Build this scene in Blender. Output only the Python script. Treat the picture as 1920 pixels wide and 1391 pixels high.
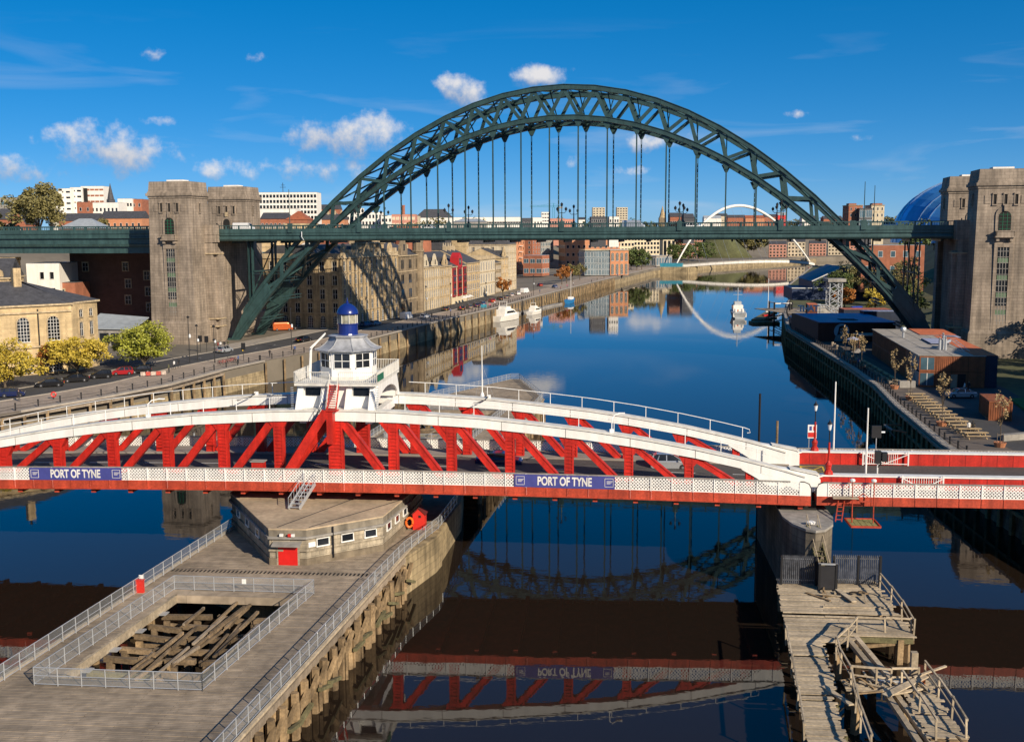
import bpy, bmesh, math, random
from mathutils import Vector, Matrix, Euler
R=math.radians
for o in list(bpy.data.objects): bpy.data.objects.remove(o)
scene=bpy.context.scene
COL=scene.collection
# ---------------------------------------------------------------- camera
cam=bpy.data.cameras.new('camera'); cam.sensor_width=36; cam.lens=36*2000/1920
cam.clip_start=0.5; cam.clip_end=30000
cam_ob=bpy.data.objects.new('camera',cam); COL.objects.link(cam_ob)
PIT=R(7.35); ROLL=R(0.27)
_f=Vector((0,math.cos(PIT),-math.sin(PIT))); _u0=Vector((1,0,0)).cross(_f)
_r=Vector((1,0,0))*math.cos(ROLL)-_u0*math.sin(ROLL); _u=_u0*math.cos(ROLL)+Vector((1,0,0))*math.sin(ROLL)
cam_ob.matrix_world=Matrix(((_r.x,_u.x,-_f.x,0),(_r.y,_u.y,-_f.y,0),(_r.z,_u.z,-_f.z,30),(0,0,0,1)))
scene.camera=cam_ob
# ---------------------------------------------------------------- sun, sky, exposure
SUN_EL=R(26); SUN_DIR=Vector((0.625,-0.78,0)).normalized()*math.cos(SUN_EL)+Vector((0,0,math.sin(SUN_EL)))
sl=bpy.data.lights.new('sun','SUN'); sl.energy=5.0; sl.angle=R(0.5); sl.color=(1.0,0.87,0.69)
so=bpy.data.objects.new('sun',sl); COL.objects.link(so)
so.rotation_mode='QUATERNION'; so.rotation_quaternion=(-SUN_DIR).to_track_quat('-Z','Y'); so.location=(60,-80,120)
scene.view_settings.view_transform='Standard'; scene.view_settings.look='None'
scene.view_settings.exposure=0.28; scene.view_settings.gamma=1
world=bpy.data.worlds.new('World'); scene.world=world; world.use_nodes=True
def build_sky():
    nt=world.node_tree; N=nt.nodes; L=nt.links
    for n in list(N): N.remove(n)
    def nd(t,**k):
        n=N.new(t)
        for a,b in k.items(): setattr(n,a,b)
        return n
    def ma(op,a,b=None,c=None,clamp=False):
        n=nd('ShaderNodeMath',operation=op); n.use_clamp=clamp
        for i,v in enumerate((a,b,c)):
            if v is None: continue
            if isinstance(v,(int,float)): n.inputs[i].default_value=v
            else: L.new(v,n.inputs[i])
        return n.outputs[0]
    out=nd('ShaderNodeOutputWorld'); bg=nd('ShaderNodeBackground')
    sky=nd('ShaderNodeTexSky',sky_type='NISHITA'); sky.sun_disc=False
    sky.sun_elevation=SUN_EL; sky.sun_rotation=math.atan2(SUN_DIR.x,SUN_DIR.y)
    sky.altitude=1500; sky.air_density=0.5; sky.dust_density=1.0; sky.ozone_density=6.0
    hs=nd('ShaderNodeHueSaturation'); hs.inputs['Saturation'].default_value=1.56; hs.inputs['Value'].default_value=2.6
    gm=nd('ShaderNodeGamma'); gm.inputs[1].default_value=0.6; L.new(sky.outputs[0],gm.inputs[0]); L.new(gm.outputs[0],hs.inputs['Color'])
    tc=nd('ShaderNodeTexCoord'); sx=nd('ShaderNodeSeparateXYZ'); L.new(tc.outputs['Generated'],sx.inputs[0])
    az=ma('ARCTAN2',sx.outputs[0],sx.outputs[1]); el=ma('ARCSINE',sx.outputs[2])
    nz=nd('ShaderNodeTexNoise'); nz.inputs['Scale'].default_value=32; nz.inputs['Detail'].default_value=9; nz.inputs['Roughness'].default_value=0.6
    L.new(tc.outputs['Generated'],nz.inputs['Vector'])
    nf=ma('SUBTRACT',nz.outputs[0],0.5)
    # cumulus banks: azimuth, elevation, half-width, half-height (degrees)
    # last number: thinness of the bank
    banks=[(-8.3,5.0,3.3,1.3,0),(-10.0,3.3,3.4,.95,.25),(-20.2,4.2,3.3,1.25,0),(-24.6,3.4,2.9,1.0,.3),(-26.8,5.3,1.6,1.1,.1),(-17.8,8.9,.85,.5,.45),(-12.8,8.9,.9,.5,.65),
           (-2.6,7.5,1.6,.9,.15),(1.7,8.1,1.7,.6,.1),(7.2,4.7,2.6,.7,.4),(3.2,3.7,1.0,.45,.5),(-14.6,3.2,2.2,.7,.45),(6.0,3.2,1.6,.35,.5),(-18.0,5.6,1.3,.4,.45),(15,5.9,.8,.3,.6),(17.6,4.6,1.2,.3,.65),
           (-38,5.5,5,1.4,0),(42,6,5,1.4,.4),(75,6,7,1.8,.2),(-80,7,7,2,0),(130,7,9,2,0),(-140,7,9,2,0)]
    cb=nd('ShaderNodeCombineXYZ'); L.new(az,cb.inputs[0]); L.new(el,cb.inputs[1])
    def chain(src):
        acc=None
        for (a,e,w,h,k) in banks:
            v=nd('ShaderNodeVectorMath',operation='MULTIPLY_ADD'); L.new(src,v.inputs[0]); v.inputs[1].default_value=(1/R(w),1/R(h),0); v.inputs[2].default_value=(-a/w,-e/h,math.sqrt(k*1.1))
            d=nd('ShaderNodeVectorMath',operation='DOT_PRODUCT'); L.new(v.outputs[0],d.inputs[0]); L.new(v.outputs[0],d.inputs[1])
            acc=d.outputs['Value'] if acc is None else ma('MINIMUM',acc,d.outputs['Value'])
        return ma('SUBTRACT',1.0,acc)
    dens=chain(cb.outputs[0])
    up_=nd('ShaderNodeVectorMath',operation='ADD'); L.new(cb.outputs[0],up_.inputs[0]); up_.inputs[1].default_value=(R(.35),R(.55),0)
    hgt=ma('SUBTRACT',dens,chain(up_.outputs[0]))
    dn=ma('ADD',dens,ma('MULTIPLY',nf,5.6))
    sm=nd('ShaderNodeMapRange',interpolation_type='SMOOTHSTEP'); L.new(dn,sm.inputs['Value'])
    sm.inputs['From Min'].default_value=-0.1; sm.inputs['From Max'].default_value=1.5; sm.inputs['To Max'].default_value=0.93
    # wispy cirrus
    mp=nd('ShaderNodeMapping'); mp.inputs['Scale'].default_value=(1.5,1.5,11); L.new(tc.outputs['Generated'],mp.inputs[0])
    n2=nd('ShaderNodeTexNoise'); n2.inputs['Scale'].default_value=3.4; n2.inputs['Detail'].default_value=6; n2.inputs['Distortion'].default_value=.6; L.new(mp.outputs[0],n2.inputs['Vector'])
    ci=nd('ShaderNodeMapRange'); L.new(n2.outputs[0],ci.inputs['Value']); ci.inputs['From Min'].default_value=.55; ci.inputs['From Max'].default_value=.85; ci.inputs['To Max'].default_value=.45
    lowel=nd('ShaderNodeMapRange'); L.new(el,lowel.inputs['Value']); lowel.inputs['From Min'].default_value=R(11); lowel.inputs['From Max'].default_value=R(5)
    cif=ma('MULTIPLY',ci.outputs[0],lowel.outputs[0])
    # cloud colour: bright sunlit tops, grey-mauve bases
    sh=nd('ShaderNodeMapRange',interpolation_type='SMOOTHSTEP'); L.new(ma('ADD',hgt,ma('MULTIPLY',nf,2.2)),sh.inputs['Value'])
    sh.inputs['From Min'].default_value=-0.75; sh.inputs['From Max'].default_value=0.95
    cc=nd('ShaderNodeMix',data_type='RGBA'); L.new(sh.outputs[0],cc.inputs['Factor'])
    cc.inputs['A'].default_value=(3.6,4.2,5.6,1); cc.inputs['B'].default_value=(9.6,9.3,9.2,1)
    m1=nd('ShaderNodeMix',data_type='RGBA'); L.new(cif,m1.inputs['Factor']); L.new(hs.outputs[0],m1.inputs['A']); m1.inputs['B'].default_value=(7.0,7.8,8.8,1)
    m2=nd('ShaderNodeMix',data_type='RGBA'); L.new(sm.outputs[0],m2.inputs['Factor']); L.new(m1.outputs['Result'],m2.inputs['A']); L.new(cc.outputs['Result'],m2.inputs['B'])
    L.new(m2.outputs['Result'],bg.inputs['Color']); bg.inputs['Strength'].default_value=0.072
    L.new(bg.outputs[0],out.inputs[0])
    world.cycles.sampling_method='MANUAL'; world.cycles.sample_map_resolution=256
build_sky()
# ---------------------------------------------------------------- materials
MATS={}
def mat(name,col,rough=.7,metal=0,var=.18,scale=.6,bump=0,bscale=8,spec=.5,brick=None,streak=0,detail=5,coat=0,fine=0,rand=0):
    """procedural principled paint/stone: world-space noise gives wear; brick=(u_dir_angle_deg,width,height,mortar_darkening)"""
    if name in MATS: return MATS[name]
    m=bpy.data.materials.new(name); m.use_nodes=True; nt=m.node_tree; N=nt.nodes; L=nt.links
    b=N['Principled BSDF']; b.inputs['Roughness'].default_value=rough; b.inputs['Metallic'].default_value=metal
    b.inputs['Specular IOR Level'].default_value=spec
    if coat: b.inputs['Coat Weight'].default_value=coat
    geo=N.new('ShaderNodeNewGeometry'); n=N.new('ShaderNodeTexNoise'); n.inputs['Scale'].default_value=scale; n.inputs['Detail'].default_value=detail; n.inputs['Roughness'].default_value=.65
    L.new(geo.outputs['Position'],n.inputs['Vector'])
    def vmul(colsock,fac_sock,lo,hi,f0=.3,f1=.7):
        mr=N.new('ShaderNodeMapRange'); L.new(fac_sock,mr.inputs['Value']); mr.inputs['From Min'].default_value=f0; mr.inputs['From Max'].default_value=f1
        mr.inputs['To Min'].default_value=lo; mr.inputs['To Max'].default_value=hi
        mx=N.new('ShaderNodeVectorMath'); mx.operation='SCALE'; L.new(colsock,mx.inputs[0]); L.new(mr.outputs[0],mx.inputs['Scale']); return mx.outputs[0]
    rgb=N.new('ShaderNodeRGB'); rgb.outputs[0].default_value=(*col,1)
    c=rgb.outputs[0]
    if brick:
        ang,bw,bh,mort=brick[:4]
        sx=N.new('ShaderNodeSeparateXYZ'); L.new(geo.outputs['Position'],sx.inputs[0])
        def mm(op,a,bb):
            q=N.new('ShaderNodeMath'); q.operation=op
            for i,v in enumerate((a,bb)):
                if isinstance(v,(int,float)): q.inputs[i].default_value=v
                else: L.new(v,q.inputs[i])
            return q.outputs[0]
        ca,sa=math.cos(R(ang)),math.sin(R(ang))
        u=mm('ADD',mm('MULTIPLY',sx.outputs[0],ca-sa),mm('MULTIPLY',sx.outputs[1],sa+ca))
        cb=N.new('ShaderNodeCombineXYZ')
        if len(brick)>4:
            L.new(mm('ADD',mm('MULTIPLY',sx.outputs[0],ca),mm('MULTIPLY',sx.outputs[1],sa)),cb.inputs[0]); L.new(mm('ADD',mm('MULTIPLY',sx.outputs[0],-sa),mm('MULTIPLY',sx.outputs[1],ca)),cb.inputs[1])
        else: L.new(u,cb.inputs[0]); L.new(sx.outputs[2],cb.inputs[1])
        bt=N.new('ShaderNodeTexBrick'); L.new(cb.outputs[0],bt.inputs['Vector']); bt.inputs['Scale'].default_value=1
        bt.inputs['Brick Width'].default_value=bw; bt.inputs['Row Height'].default_value=bh; bt.inputs['Mortar Size'].default_value=min(bh*.06,.05); bt.inputs['Bias'].default_value=0
        bt.inputs['Color1'].default_value=(*[x*1.07 for x in col],1); bt.inputs['Color2'].default_value=(*[x*.90 for x in col],1); bt.inputs['Mortar'].default_value=(*[x*mort for x in col],1)
        c=bt.outputs['Color']
    if var: c=vmul(c,n.outputs[0],1-var,1+var)
    if fine:
        n3=N.new('ShaderNodeTexNoise'); n3.inputs['Scale'].default_value=scale*9; n3.inputs['Detail'].default_value=4; L.new(geo.outputs['Position'],n3.inputs['Vector'])
        c=vmul(c,n3.outputs[0],1-fine,1+fine)
    if streak:
        mp=N.new('ShaderNodeMapping'); mp.inputs['Scale'].default_value=(1.3,1.3,.09); L.new(geo.outputs['Position'],mp.inputs[0])
        n2=N.new('ShaderNodeTexNoise'); n2.inputs['Scale'].default_value=1.2; n2.inputs['Detail'].default_value=5; L.new(mp.outputs[0],n2.inputs['Vector'])
        c=vmul(c,n2.outputs[0],1-streak,1+streak*.35)
    if rand:
        oi=N.new('ShaderNodeObjectInfo'); c=vmul(c,oi.outputs['Random'],1-rand,1+rand,0,1)
    L.new(c,b.inputs['Base Color'])
    if bump:
        n4=N.new('ShaderNodeTexNoise'); n4.inputs['Scale'].default_value=bscale; n4.inputs['Detail'].default_value=4; L.new(geo.outputs['Position'],n4.inputs['Vector'])
        bp=N.new('ShaderNodeBump'); bp.inputs['Strength'].default_value=bump; bp.inputs['Distance'].default_value=.1; L.new(n4.outputs[0],bp.inputs['Height']); L.new(bp.outputs[0],b.inputs['Normal'])
    MATS[name]=m; return m
def emat_glass(name,col=(.016,.019,.024),rough=.06):
    return mat(name,col,rough,var=.5,scale=.35,spec=.4,rand=.5)
def veil(name,col,fac):
    if name in MATS: return MATS[name]
    m=bpy.data.materials.new(name); m.use_nodes=True; nt=m.node_tree; N=nt.nodes; L=nt.links
    b=N['Principled BSDF']; b.inputs['Base Color'].default_value=(*col,1); b.inputs['Roughness'].default_value=.5; b.inputs['Metallic'].default_value=.3
    tr=N.new('ShaderNodeBsdfTransparent'); mx=N.new('ShaderNodeMixShader')
    geo=N.new('ShaderNodeNewGeometry'); n=N.new('ShaderNodeTexNoise'); n.inputs['Scale'].default_value=3; L.new(geo.outputs['Position'],n.inputs['Vector'])
    mr=N.new('ShaderNodeMapRange'); L.new(n.outputs[0],mr.inputs[0]); mr.inputs['To Min'].default_value=fac*.8; mr.inputs['To Max'].default_value=fac*1.2
    L.new(mr.outputs[0],mx.inputs[0]); L.new(tr.outputs[0],mx.inputs[1]); L.new(b.outputs[0],mx.inputs[2]); L.new(mx.outputs[0],N['Material Output'].inputs[0])
    MATS[name]=m; return m
TA=-11.3; SAng=-5.357
M=dict(
 steel=mat('bridge_green_paint',(.030,.066,.064),.42,var=.28,scale=.5,streak=.25),
 steel_l=mat('bridge_green_fascia',(.044,.090,.087),.42,var=.25,scale=.5,streak=.3),
 red=mat('red_truss_paint',(.52,.020,.010),.5,var=.22,scale=.8,fine=.16,streak=.35),
 redg=mat('red_girder_paint',(.46,.060,.026),.55,var=.25,scale=.7,fine=.2,streak=.3),
 white=mat('white_paint',(.84,.83,.79),.5,var=.05,scale=1.0,streak=.12,fine=.03),
 whited=mat('worn_white_paint',(.70,.68,.62),.6,var=.14,scale=1.5,streak=.15),
 blue=mat('cupola_blue',(.009,.026,.18),.28,var=.1,coat=.3),
 lead=mat('lead_roof',(.36,.37,.39),.5,var=.25,scale=1.2,streak=.3),
 tower=mat('granite_ashlar',(.300,.240,.182),.85,var=.3,scale=.25,brick=(TA,1.5,.62,.66),streak=.4,bump=.15),
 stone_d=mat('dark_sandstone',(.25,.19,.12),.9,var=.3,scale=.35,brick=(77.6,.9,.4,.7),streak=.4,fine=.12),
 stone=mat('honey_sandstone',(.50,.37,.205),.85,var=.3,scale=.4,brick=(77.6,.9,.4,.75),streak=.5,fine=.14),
 stone_y=mat('yellow_sandstone',(.55,.41,.225),.85,var=.25,scale=.4,brick=(77.6,.9,.4,.8),streak=.22),
 stone_p=mat('pale_sandstone',(.58,.49,.34),.85,var=.15,scale=.4,streak=.22),
 stone_o=mat('octagon_sandstone',(.37,.315,.23),.9,var=.4,scale=.5,brick=(20,.8,.36,.6),streak=.35,fine=.15),
 trim=mat('carved_stone_trim',(.50,.39,.24),.85,var=.25,scale=.8,streak=.3),
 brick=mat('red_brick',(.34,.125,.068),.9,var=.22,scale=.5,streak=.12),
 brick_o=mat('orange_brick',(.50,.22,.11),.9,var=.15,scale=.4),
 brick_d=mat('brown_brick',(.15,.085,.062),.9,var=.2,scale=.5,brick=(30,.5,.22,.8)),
 cream=mat('cream_render',(.66,.55,.36),.85,var=.1,streak=.12),
 wrend=mat('white_render',(.80,.76,.68),.85,var=.06,streak=.12),
 slate=mat('slate_roof',(.062,.062,.068),.75,var=.35,scale=1.0,fine=.2),
 tile=mat('red_tile_roof',(.30,.09,.04),.85,var=.25,scale=.8),
 mroof=mat('metal_roof',(.33,.36,.38),.45,var=.15),
 glass=emat_glass('window_glass'),
 glassb=mat('curtain_glass',(.06,.11,.14),.1,var=.4,scale=.2,spec=.9),
 frame=mat('window_frame_white',(.72,.70,.65),.6,var=.08),
 asph=mat('asphalt',(.055,.053,.052),.9,var=.22,scale=.35,fine=.1),
 asph2=mat('bridge_road_asphalt',(.075,.066,.060),.9,var=.2,scale=.3,fine=.15),
 pave=mat('promenade_paving',(.36,.285,.215),.9,var=.2,scale=.25,brick=(25,1.8,1.2,.85,'h'),fine=.12),
 kerb=mat('kerb_stone',(.34,.30,.25),.85,var=.2),
 line=mat('road_paint_white',(.72,.70,.66),.8,var=.15,scale=2),
 yellow=mat('road_paint_yellow',(.66,.46,.05),.8,var=.15,scale=2),
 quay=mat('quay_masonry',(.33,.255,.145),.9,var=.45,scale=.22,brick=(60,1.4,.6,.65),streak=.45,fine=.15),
 quayd=mat('quay_masonry_weed_painted_shade',(.15,.12,.075),.9,var=.45,scale=.22,brick=(60,1.4,.6,.65),streak=.5),  # darker quay masonry: weed plus the right bank's shade put into the colour
 wood=mat('weathered_deck_timber',(.295,.235,.170),.9,var=.42,scale=.16,fine=.22,brick=(SAng,4.5,.21,.45,'h')),
 pile=mat('old_pile_timber',(.25,.172,.092),.9,var=.55,scale=.7,streak=.45,fine=.25,rand=.25),
 pit=mat('sunken_pit_timber',(.17,.12,.07),.95,var=.5,scale=.8,fine=.3,rand=.35),
 moss=mat('mossy_timber',(.14,.125,.06),.95,var=.5,scale=.9,fine=.25),
 silverwood=mat('silvered_timber',(.40,.325,.225),.9,var=.30,scale=.5,fine=.22,rand=.22),
 galv=mat('galvanised_steel',(.50,.52,.54),.4,metal=.5,var=.12),
 mesh=veil('fence_mesh',(.50,.52,.53),.26),
 black=mat('black_iron',(.012,.012,.014),.5,var=.2),
 dark=mat('dark_void',(.012,.011,.010),.9,var=.3),
 concrete=mat('concrete',(.42,.325,.215),.9,var=.32,scale=.28,fine=.14,streak=.1),
 conc_g=mat('grey_concrete',(.30,.28,.25),.9,var=.25,scale=.3,fine=.12,streak=.25),
 rust=mat('rusty_container_steel',(.26,.080,.028),.7,var=.28,scale=.7,streak=.3),
 rustl=mat('orange_container_roof',(.46,.135,.06),.7,var=.25,scale=.7),
 navy=mat('navy_container',(.012,.022,.05),.55,var=.2),
 mauve=mat('sheet_roof_lilac',(.30,.33,.46),.5,var=.12),
 broof=mat('sheet_roof_blue',(.055,.12,.33),.45,var=.25,scale=.5),
 felt=mat('felt_roof',(.34,.31,.27),.9,var=.25,scale=.5,fine=.12),
 grass=mat('grass_bank',(.085,.088,.034),.95,var=.35,scale=.08,fine=.2),
 soil=mat('city_ground',(.17,.145,.11),.95,var=.3,scale=.06),
 leaf_y=mat('autumn_leaves_yellow',(.48,.36,.045),.6,var=.5,scale=.9),
 leaf_yg=mat('autumn_leaves_lime',(.30,.31,.035),.6,var=.5,scale=.8),
 leaf_g=mat('leaves_green',(.085,.115,.025),.65,var=.45,scale=.6),
 leaf_o=mat('leaves_orange',(.36,.135,.025),.65,var=.4,scale=.9),
 leaf_d=mat('leaves_dark',(.045,.055,.018),.7,var=.45,scale=.5),
 leaf_ol=mat('leaves_olive',(.19,.165,.055),.7,var=.4,scale=.5),
 leaf_tan=mat('leaves_tan',(.40,.29,.14),.7,var=.35,scale=2),
 bark=mat('bark',(.10,.075,.05),.9,var=.3,scale=3),
 tyre=mat('tyre_rubber',(.015,.015,.016),.85),
 alloy=mat('alloy_wheel',(.5,.5,.52),.3,metal=.8),
 lens=mat('clear_lamp_lens',(.75,.78,.80),.1,spec=.9),
 redlens=mat('red_lamp_lens',(.5,.02,.015),.2),
 skin=mat('skin',(.50,.30,.21),.6), hair=mat('hair',(.04,.028,.018),.7),
 banner=mat('banner_blue',(.055,.062,.26),.6,var=.12,scale=2),
 letter=mat('banner_lettering',(.74,.71,.66),.6),
 green=mat('green_paint',(.02,.14,.07),.5), orange=mat('orange_plastic',(.75,.14,.015),.5), yel=mat('yellow_plastic',(.70,.42,.02),.5),
 bluebin=mat('blue_plastic',(.02,.06,.42),.4), redp=mat('red_plastic',(.62,.03,.02),.4), pink=mat('pink_brick_panel',(.52,.24,.17),.8), teal=mat('teal_paint',(.03,.22,.30),.5),
)
# ---------------------------------------------------------------- object helpers
def tag(o,label=None,cat=None,group=None,kind=None):
    if label: o['label']=label
    if cat: o['category']=cat
    if group: o['group']=group
    if kind: o['kind']=kind
    return o
def thing(name,label,cat,loc=(0,0,0),rz=0,group=None):
    o=bpy.data.objects.new(name,None); o.empty_display_size=.2; COL.objects.link(o); o.location=loc; o.rotation_euler=(0,0,rz)
    return tag(o,label,cat,group)
def inst(name,me,parent=None,loc=(0,0,0),rot=(0,0,0),scale=None):
    o=bpy.data.objects.new(name,me); COL.objects.link(o); o.parent=parent; o.location=loc; o.rotation_euler=rot
    if scale: o.scale=scale
    return o
def copy_tree(o,parent=None):
    c=o.copy(); COL.objects.link(c); c.parent=parent
    for ch in o.children: copy_tree(ch,c)
    return c
class MB:
    def __init__(s): s.v=[]; s.f=[]; s.mi=[]; s.m=0
    def add(s,vs,fs):
        b=len(s.v); s.v+=[tuple(x) for x in vs]; s.f+=[tuple(i+b for i in f) for f in fs]; s.mi+=[s.m]*len(fs); return s
    def box(s,x0,y0,z0,x1,y1,z1):
        return s.add([(x0,y0,z0),(x1,y0,z0),(x1,y1,z0),(x0,y1,z0),(x0,y0,z1),(x1,y0,z1),(x1,y1,z1),(x0,y1,z1)],
          [(0,3,2,1),(4,5,6,7),(0,1,5,4),(1,2,6,5),(2,3,7,6),(3,0,4,7)])
    def cbox(s,cx,cy,cz,sx,sy,sz): return s.box(cx-sx/2,cy-sy/2,cz-sz/2,cx+sx/2,cy+sy/2,cz+sz/2)
    def frust(s,cx,cy,z0,z1,a0,b0,a1,b1):
        return s.add([(cx-a0,cy-b0,z0),(cx+a0,cy-b0,z0),(cx+a0,cy+b0,z0),(cx-a0,cy+b0,z0),(cx-a1,cy-b1,z1),(cx+a1,cy-b1,z1),(cx+a1,cy+b1,z1),(cx-a1,cy+b1,z1)],
          [(0,3,2,1),(4,5,6,7),(0,1,5,4),(1,2,6,5),(2,3,7,6),(3,0,4,7)])
    def beam(s,p,q,w,h=None,up=(0,0,1)):
        p=Vector(p);q=Vector(q);h=h or w;d=(q-p)
        if d.length<1e-6: return s
        d.normalize();u=Vector(up)
        if abs(d.dot(u))>.98: u=Vector((0,1,0)) if abs(d.y)<.9 else Vector((1,0,0))
        r=d.cross(u).normalized();u=r.cross(d)
        vs=[]
        for c in (p,q):
            for a,b in ((-1,-1),(1,-1),(1,1),(-1,1)): vs.append(c+r*a*w/2+u*b*h/2)
        return s.add(vs,[(3,2,1,0),(4,5,6,7),(0,1,5,4),(1,2,6,5),(2,3,7,6),(3,0,4,7)])
    def tube(s,pts,r,k=6,cap=True):
        pts=[Vector(p) for p in pts]; rr=r if isinstance(r,(list,tuple)) else [r]*len(pts); rings=[]
        for i,p in enumerate(pts):
            d=(pts[min(i+1,len(pts)-1)]-pts[max(i-1,0)]).normalized()
            u=Vector((0,0,1)) if abs(d.z)<.9 else Vector((1,0,0)); a=d.cross(u).normalized(); b=a.cross(d)
            rings.append([p+(a*math.cos(2*math.pi*j/k)+b*math.sin(2*math.pi*j/k))*rr[i] for j in range(k)])
        vs=[v for g in rings for v in g]; fs=[]
        for i in range(len(pts)-1):
            for j in range(k): fs.append((i*k+j,i*k+(j+1)%k,(i+1)*k+(j+1)%k,(i+1)*k+j))
        if cap: fs.append(tuple(range(k-1,-1,-1))); fs.append(tuple((len(pts)-1)*k+j for j in range(k)))
        return s.add(vs,fs)
    def prism(s,poly,z0,z1):
        n=len(poly); vs=[(x,y,z0) for x,y in poly]+[(x,y,z1) for x,y in poly]
        return s.add(vs,[tuple(range(n-1,-1,-1)),tuple(range(n,2*n))]+[(i,(i+1)%n,n+(i+1)%n,n+i) for i in range(n)])
    def vprism(s,poly,y0,y1):
        """polygon in (x,z) extruded along y"""
        n=len(poly); vs=[(x,y0,z) for x,z in poly]+[(x,y1,z) for x,z in poly]
        return s.add(vs,[tuple(range(n)),tuple(range(2*n-1,n-1,-1))]+[((i+1)%n,i,n+i,n+(i+1)%n) for i in range(n)])
    def xprism(s,poly,x0,x1):
        """polygon in (y,z) extruded along x"""
        n=len(poly); vs=[(x0,y,z) for y,z in poly]+[(x1,y,z) for y,z in poly]
        return s.add(vs,[tuple(range(n-1,-1,-1)),tuple(range(n,2*n))]+[(i,(i+1)%n,n+(i+1)%n,n+i) for i in range(n)])
    def lathe(s,prof,cx=0,cy=0,k=12,rot=0):
        n=len(prof); vs=[]
        for r,z in prof:
            for j in range(k):
                a=rot+2*math.pi*j/k; vs.append((cx+r*math.cos(a),cy+r*math.sin(a),z))
        fs=[(i*k+j,i*k+(j+1)%k,(i+1)*k+(j+1)%k,(i+1)*k+j) for i in range(n-1) for j in range(k)]
        fs.append(tuple(range(k-1,-1,-1))); fs.append(tuple((n-1)*k+j for j in range(k)))
        return s.add(vs,fs)
    def quad(s,a,b,c,d): return s.add([a,b,c,d],[(0,1,2,3)])
    def xf(s,mtx,start=0):
        for i in range(start,len(s.v)): s.v[i]=tuple(mtx@Vector(s.v[i]))
        return s
    def mesh(s,name,mats,smooth=False):
        me=bpy.data.meshes.new(name); me.from_pydata(s.v,[],s.f)
        if not isinstance(mats,(list,tuple)): mats=[mats]
        for m in mats: me.materials.append(m)
        if len(mats)>1: me.polygons.foreach_set('material_index',s.mi)
        if smooth: me.polygons.foreach_set('use_smooth',[True]*len(me.polygons))
        me.update(); return me
    def build(s,name,mats,parent=None,smooth=False,loc=(0,0,0),rot=(0,0,0)):
        return inst(name,s.mesh(name,mats,smooth),parent,loc,rot)
def text_mesh(txt,size,depth,material,align='CENTER'):
    cu=bpy.data.curves.new('lettering','FONT'); cu.body=txt; cu.size=size; cu.extrude=depth; cu.align_x=align; cu.align_y='CENTER'; cu.offset=size*.03
    ob=bpy.data.objects.new('tmp',cu); COL.objects.link(ob); dg=bpy.context.evaluated_depsgraph_get()
    me=bpy.data.meshes.new_from_object(ob.evaluated_get(dg)); bpy.data.objects.remove(ob); me.materials.clear(); me.materials.append(material); return me
rnd=random.Random(7)

# ================================================================ SETTING: water, ground, quays, roads
def water_mat():
    m=bpy.data.materials.new('river_water'); m.use_nodes=True; nt=m.node_tree; N=nt.nodes; L=nt.links; b=N['Principled BSDF']
    b.inputs['Base Color'].default_value=(.017,.0115,.008,1); b.inputs['Roughness'].default_value=.018; b.inputs['IOR'].default_value=1.36
    geo=N.new('ShaderNodeNewGeometry')
    mp=N.new('ShaderNodeMapping'); mp.inputs['Scale'].default_value=(.55,1.0,1); mp.inputs['Rotation'].default_value=(0,0,R(20)); L.new(geo.outputs['Position'],mp.inputs[0])
    n=N.new('ShaderNodeTexNoise'); n.inputs['Scale'].default_value=.9; n.inputs['Detail'].default_value=3; n.inputs['Roughness'].default_value=.5; L.new(mp.outputs[0],n.inputs['Vector'])
    n2=N.new('ShaderNodeTexNoise'); n2.inputs['Scale'].default_value=.035; n2.inputs['Detail'].default_value=3; L.new(geo.outputs['Position'],n2.inputs['Vector'])
    mr=N.new('ShaderNodeMapRange'); L.new(n2.outputs[0],mr.inputs[0]); mr.inputs['From Min'].default_value=.35; mr.inputs['From Max'].default_value=.7; mr.inputs['To Min'].default_value=.25; mr.inputs['To Max'].default_value=1
    mu=N.new('ShaderNodeMath'); mu.operation='MULTIPLY'; L.new(n.outputs[0],mu.inputs[0]); L.new(mr.outputs[0],mu.inputs[1])
    bp=N.new('ShaderNodeBump'); bp.inputs['Strength'].default_value=.17; bp.inputs['Distance'].default_value=.035; L.new(mu.outputs[0],bp.inputs['Height']); L.new(bp.outputs[0],b.inputs['Normal'])
    MATS['river_water']=m; return m
mb=MB(); mb.quad((-4000,-400,0),(9000,-400,0),(9000,9000,0),(-4000,9000,0)); tag(mb.build('river',water_mat()),'calm dark blue tidal river running under the bridges','river',kind='structure')
LEFT=[(-170,-300),(-150,-60),(-125,60),(-100,102),(-71.85,153.6),(-64.45,167.2),(-59,180.2),(-55.2,199),(-50.3,214.4),(-42.8,232.8),(-35,258.6),(-28.48,284.38),(-20.85,313.85),(-7.31,360.97),(7.78,424.78),(29.34,507.94),(58.61,616.14),(102,770),(145.32,856.27),(207.00,943.37),(310.03,1091.63),(700,1330),(1500,1800),(5000,3600)]
RIGHT=[(75,-300),(62,-60),(52,60),(50,100),(51.7,125.4),(56.6,155.2),(60.75,175.6),(64,198.9),(67,226),(73.1,280.6),(85.7,334.5),(104,400),(135,520),(180,660),(228,810),(330,905),(520,1000),(1000,1200),(2000,1600),(5000,2700)]
def normals(pl,side):
    out=[]
    for i in range(len(pl)):
        a=Vector(pl[max(i-1,0)]);b=Vector(pl[min(i+1,len(pl)-1)]);d=(b-a).normalized()
        out.append(Vector((-d.y,d.x))*side)
    return out
def offs(pl,side,d):
    ns=normals(pl,side); return [(p[0]+n.x*d,p[1]+n.y*d) for p,n in zip(pl,ns)]
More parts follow.
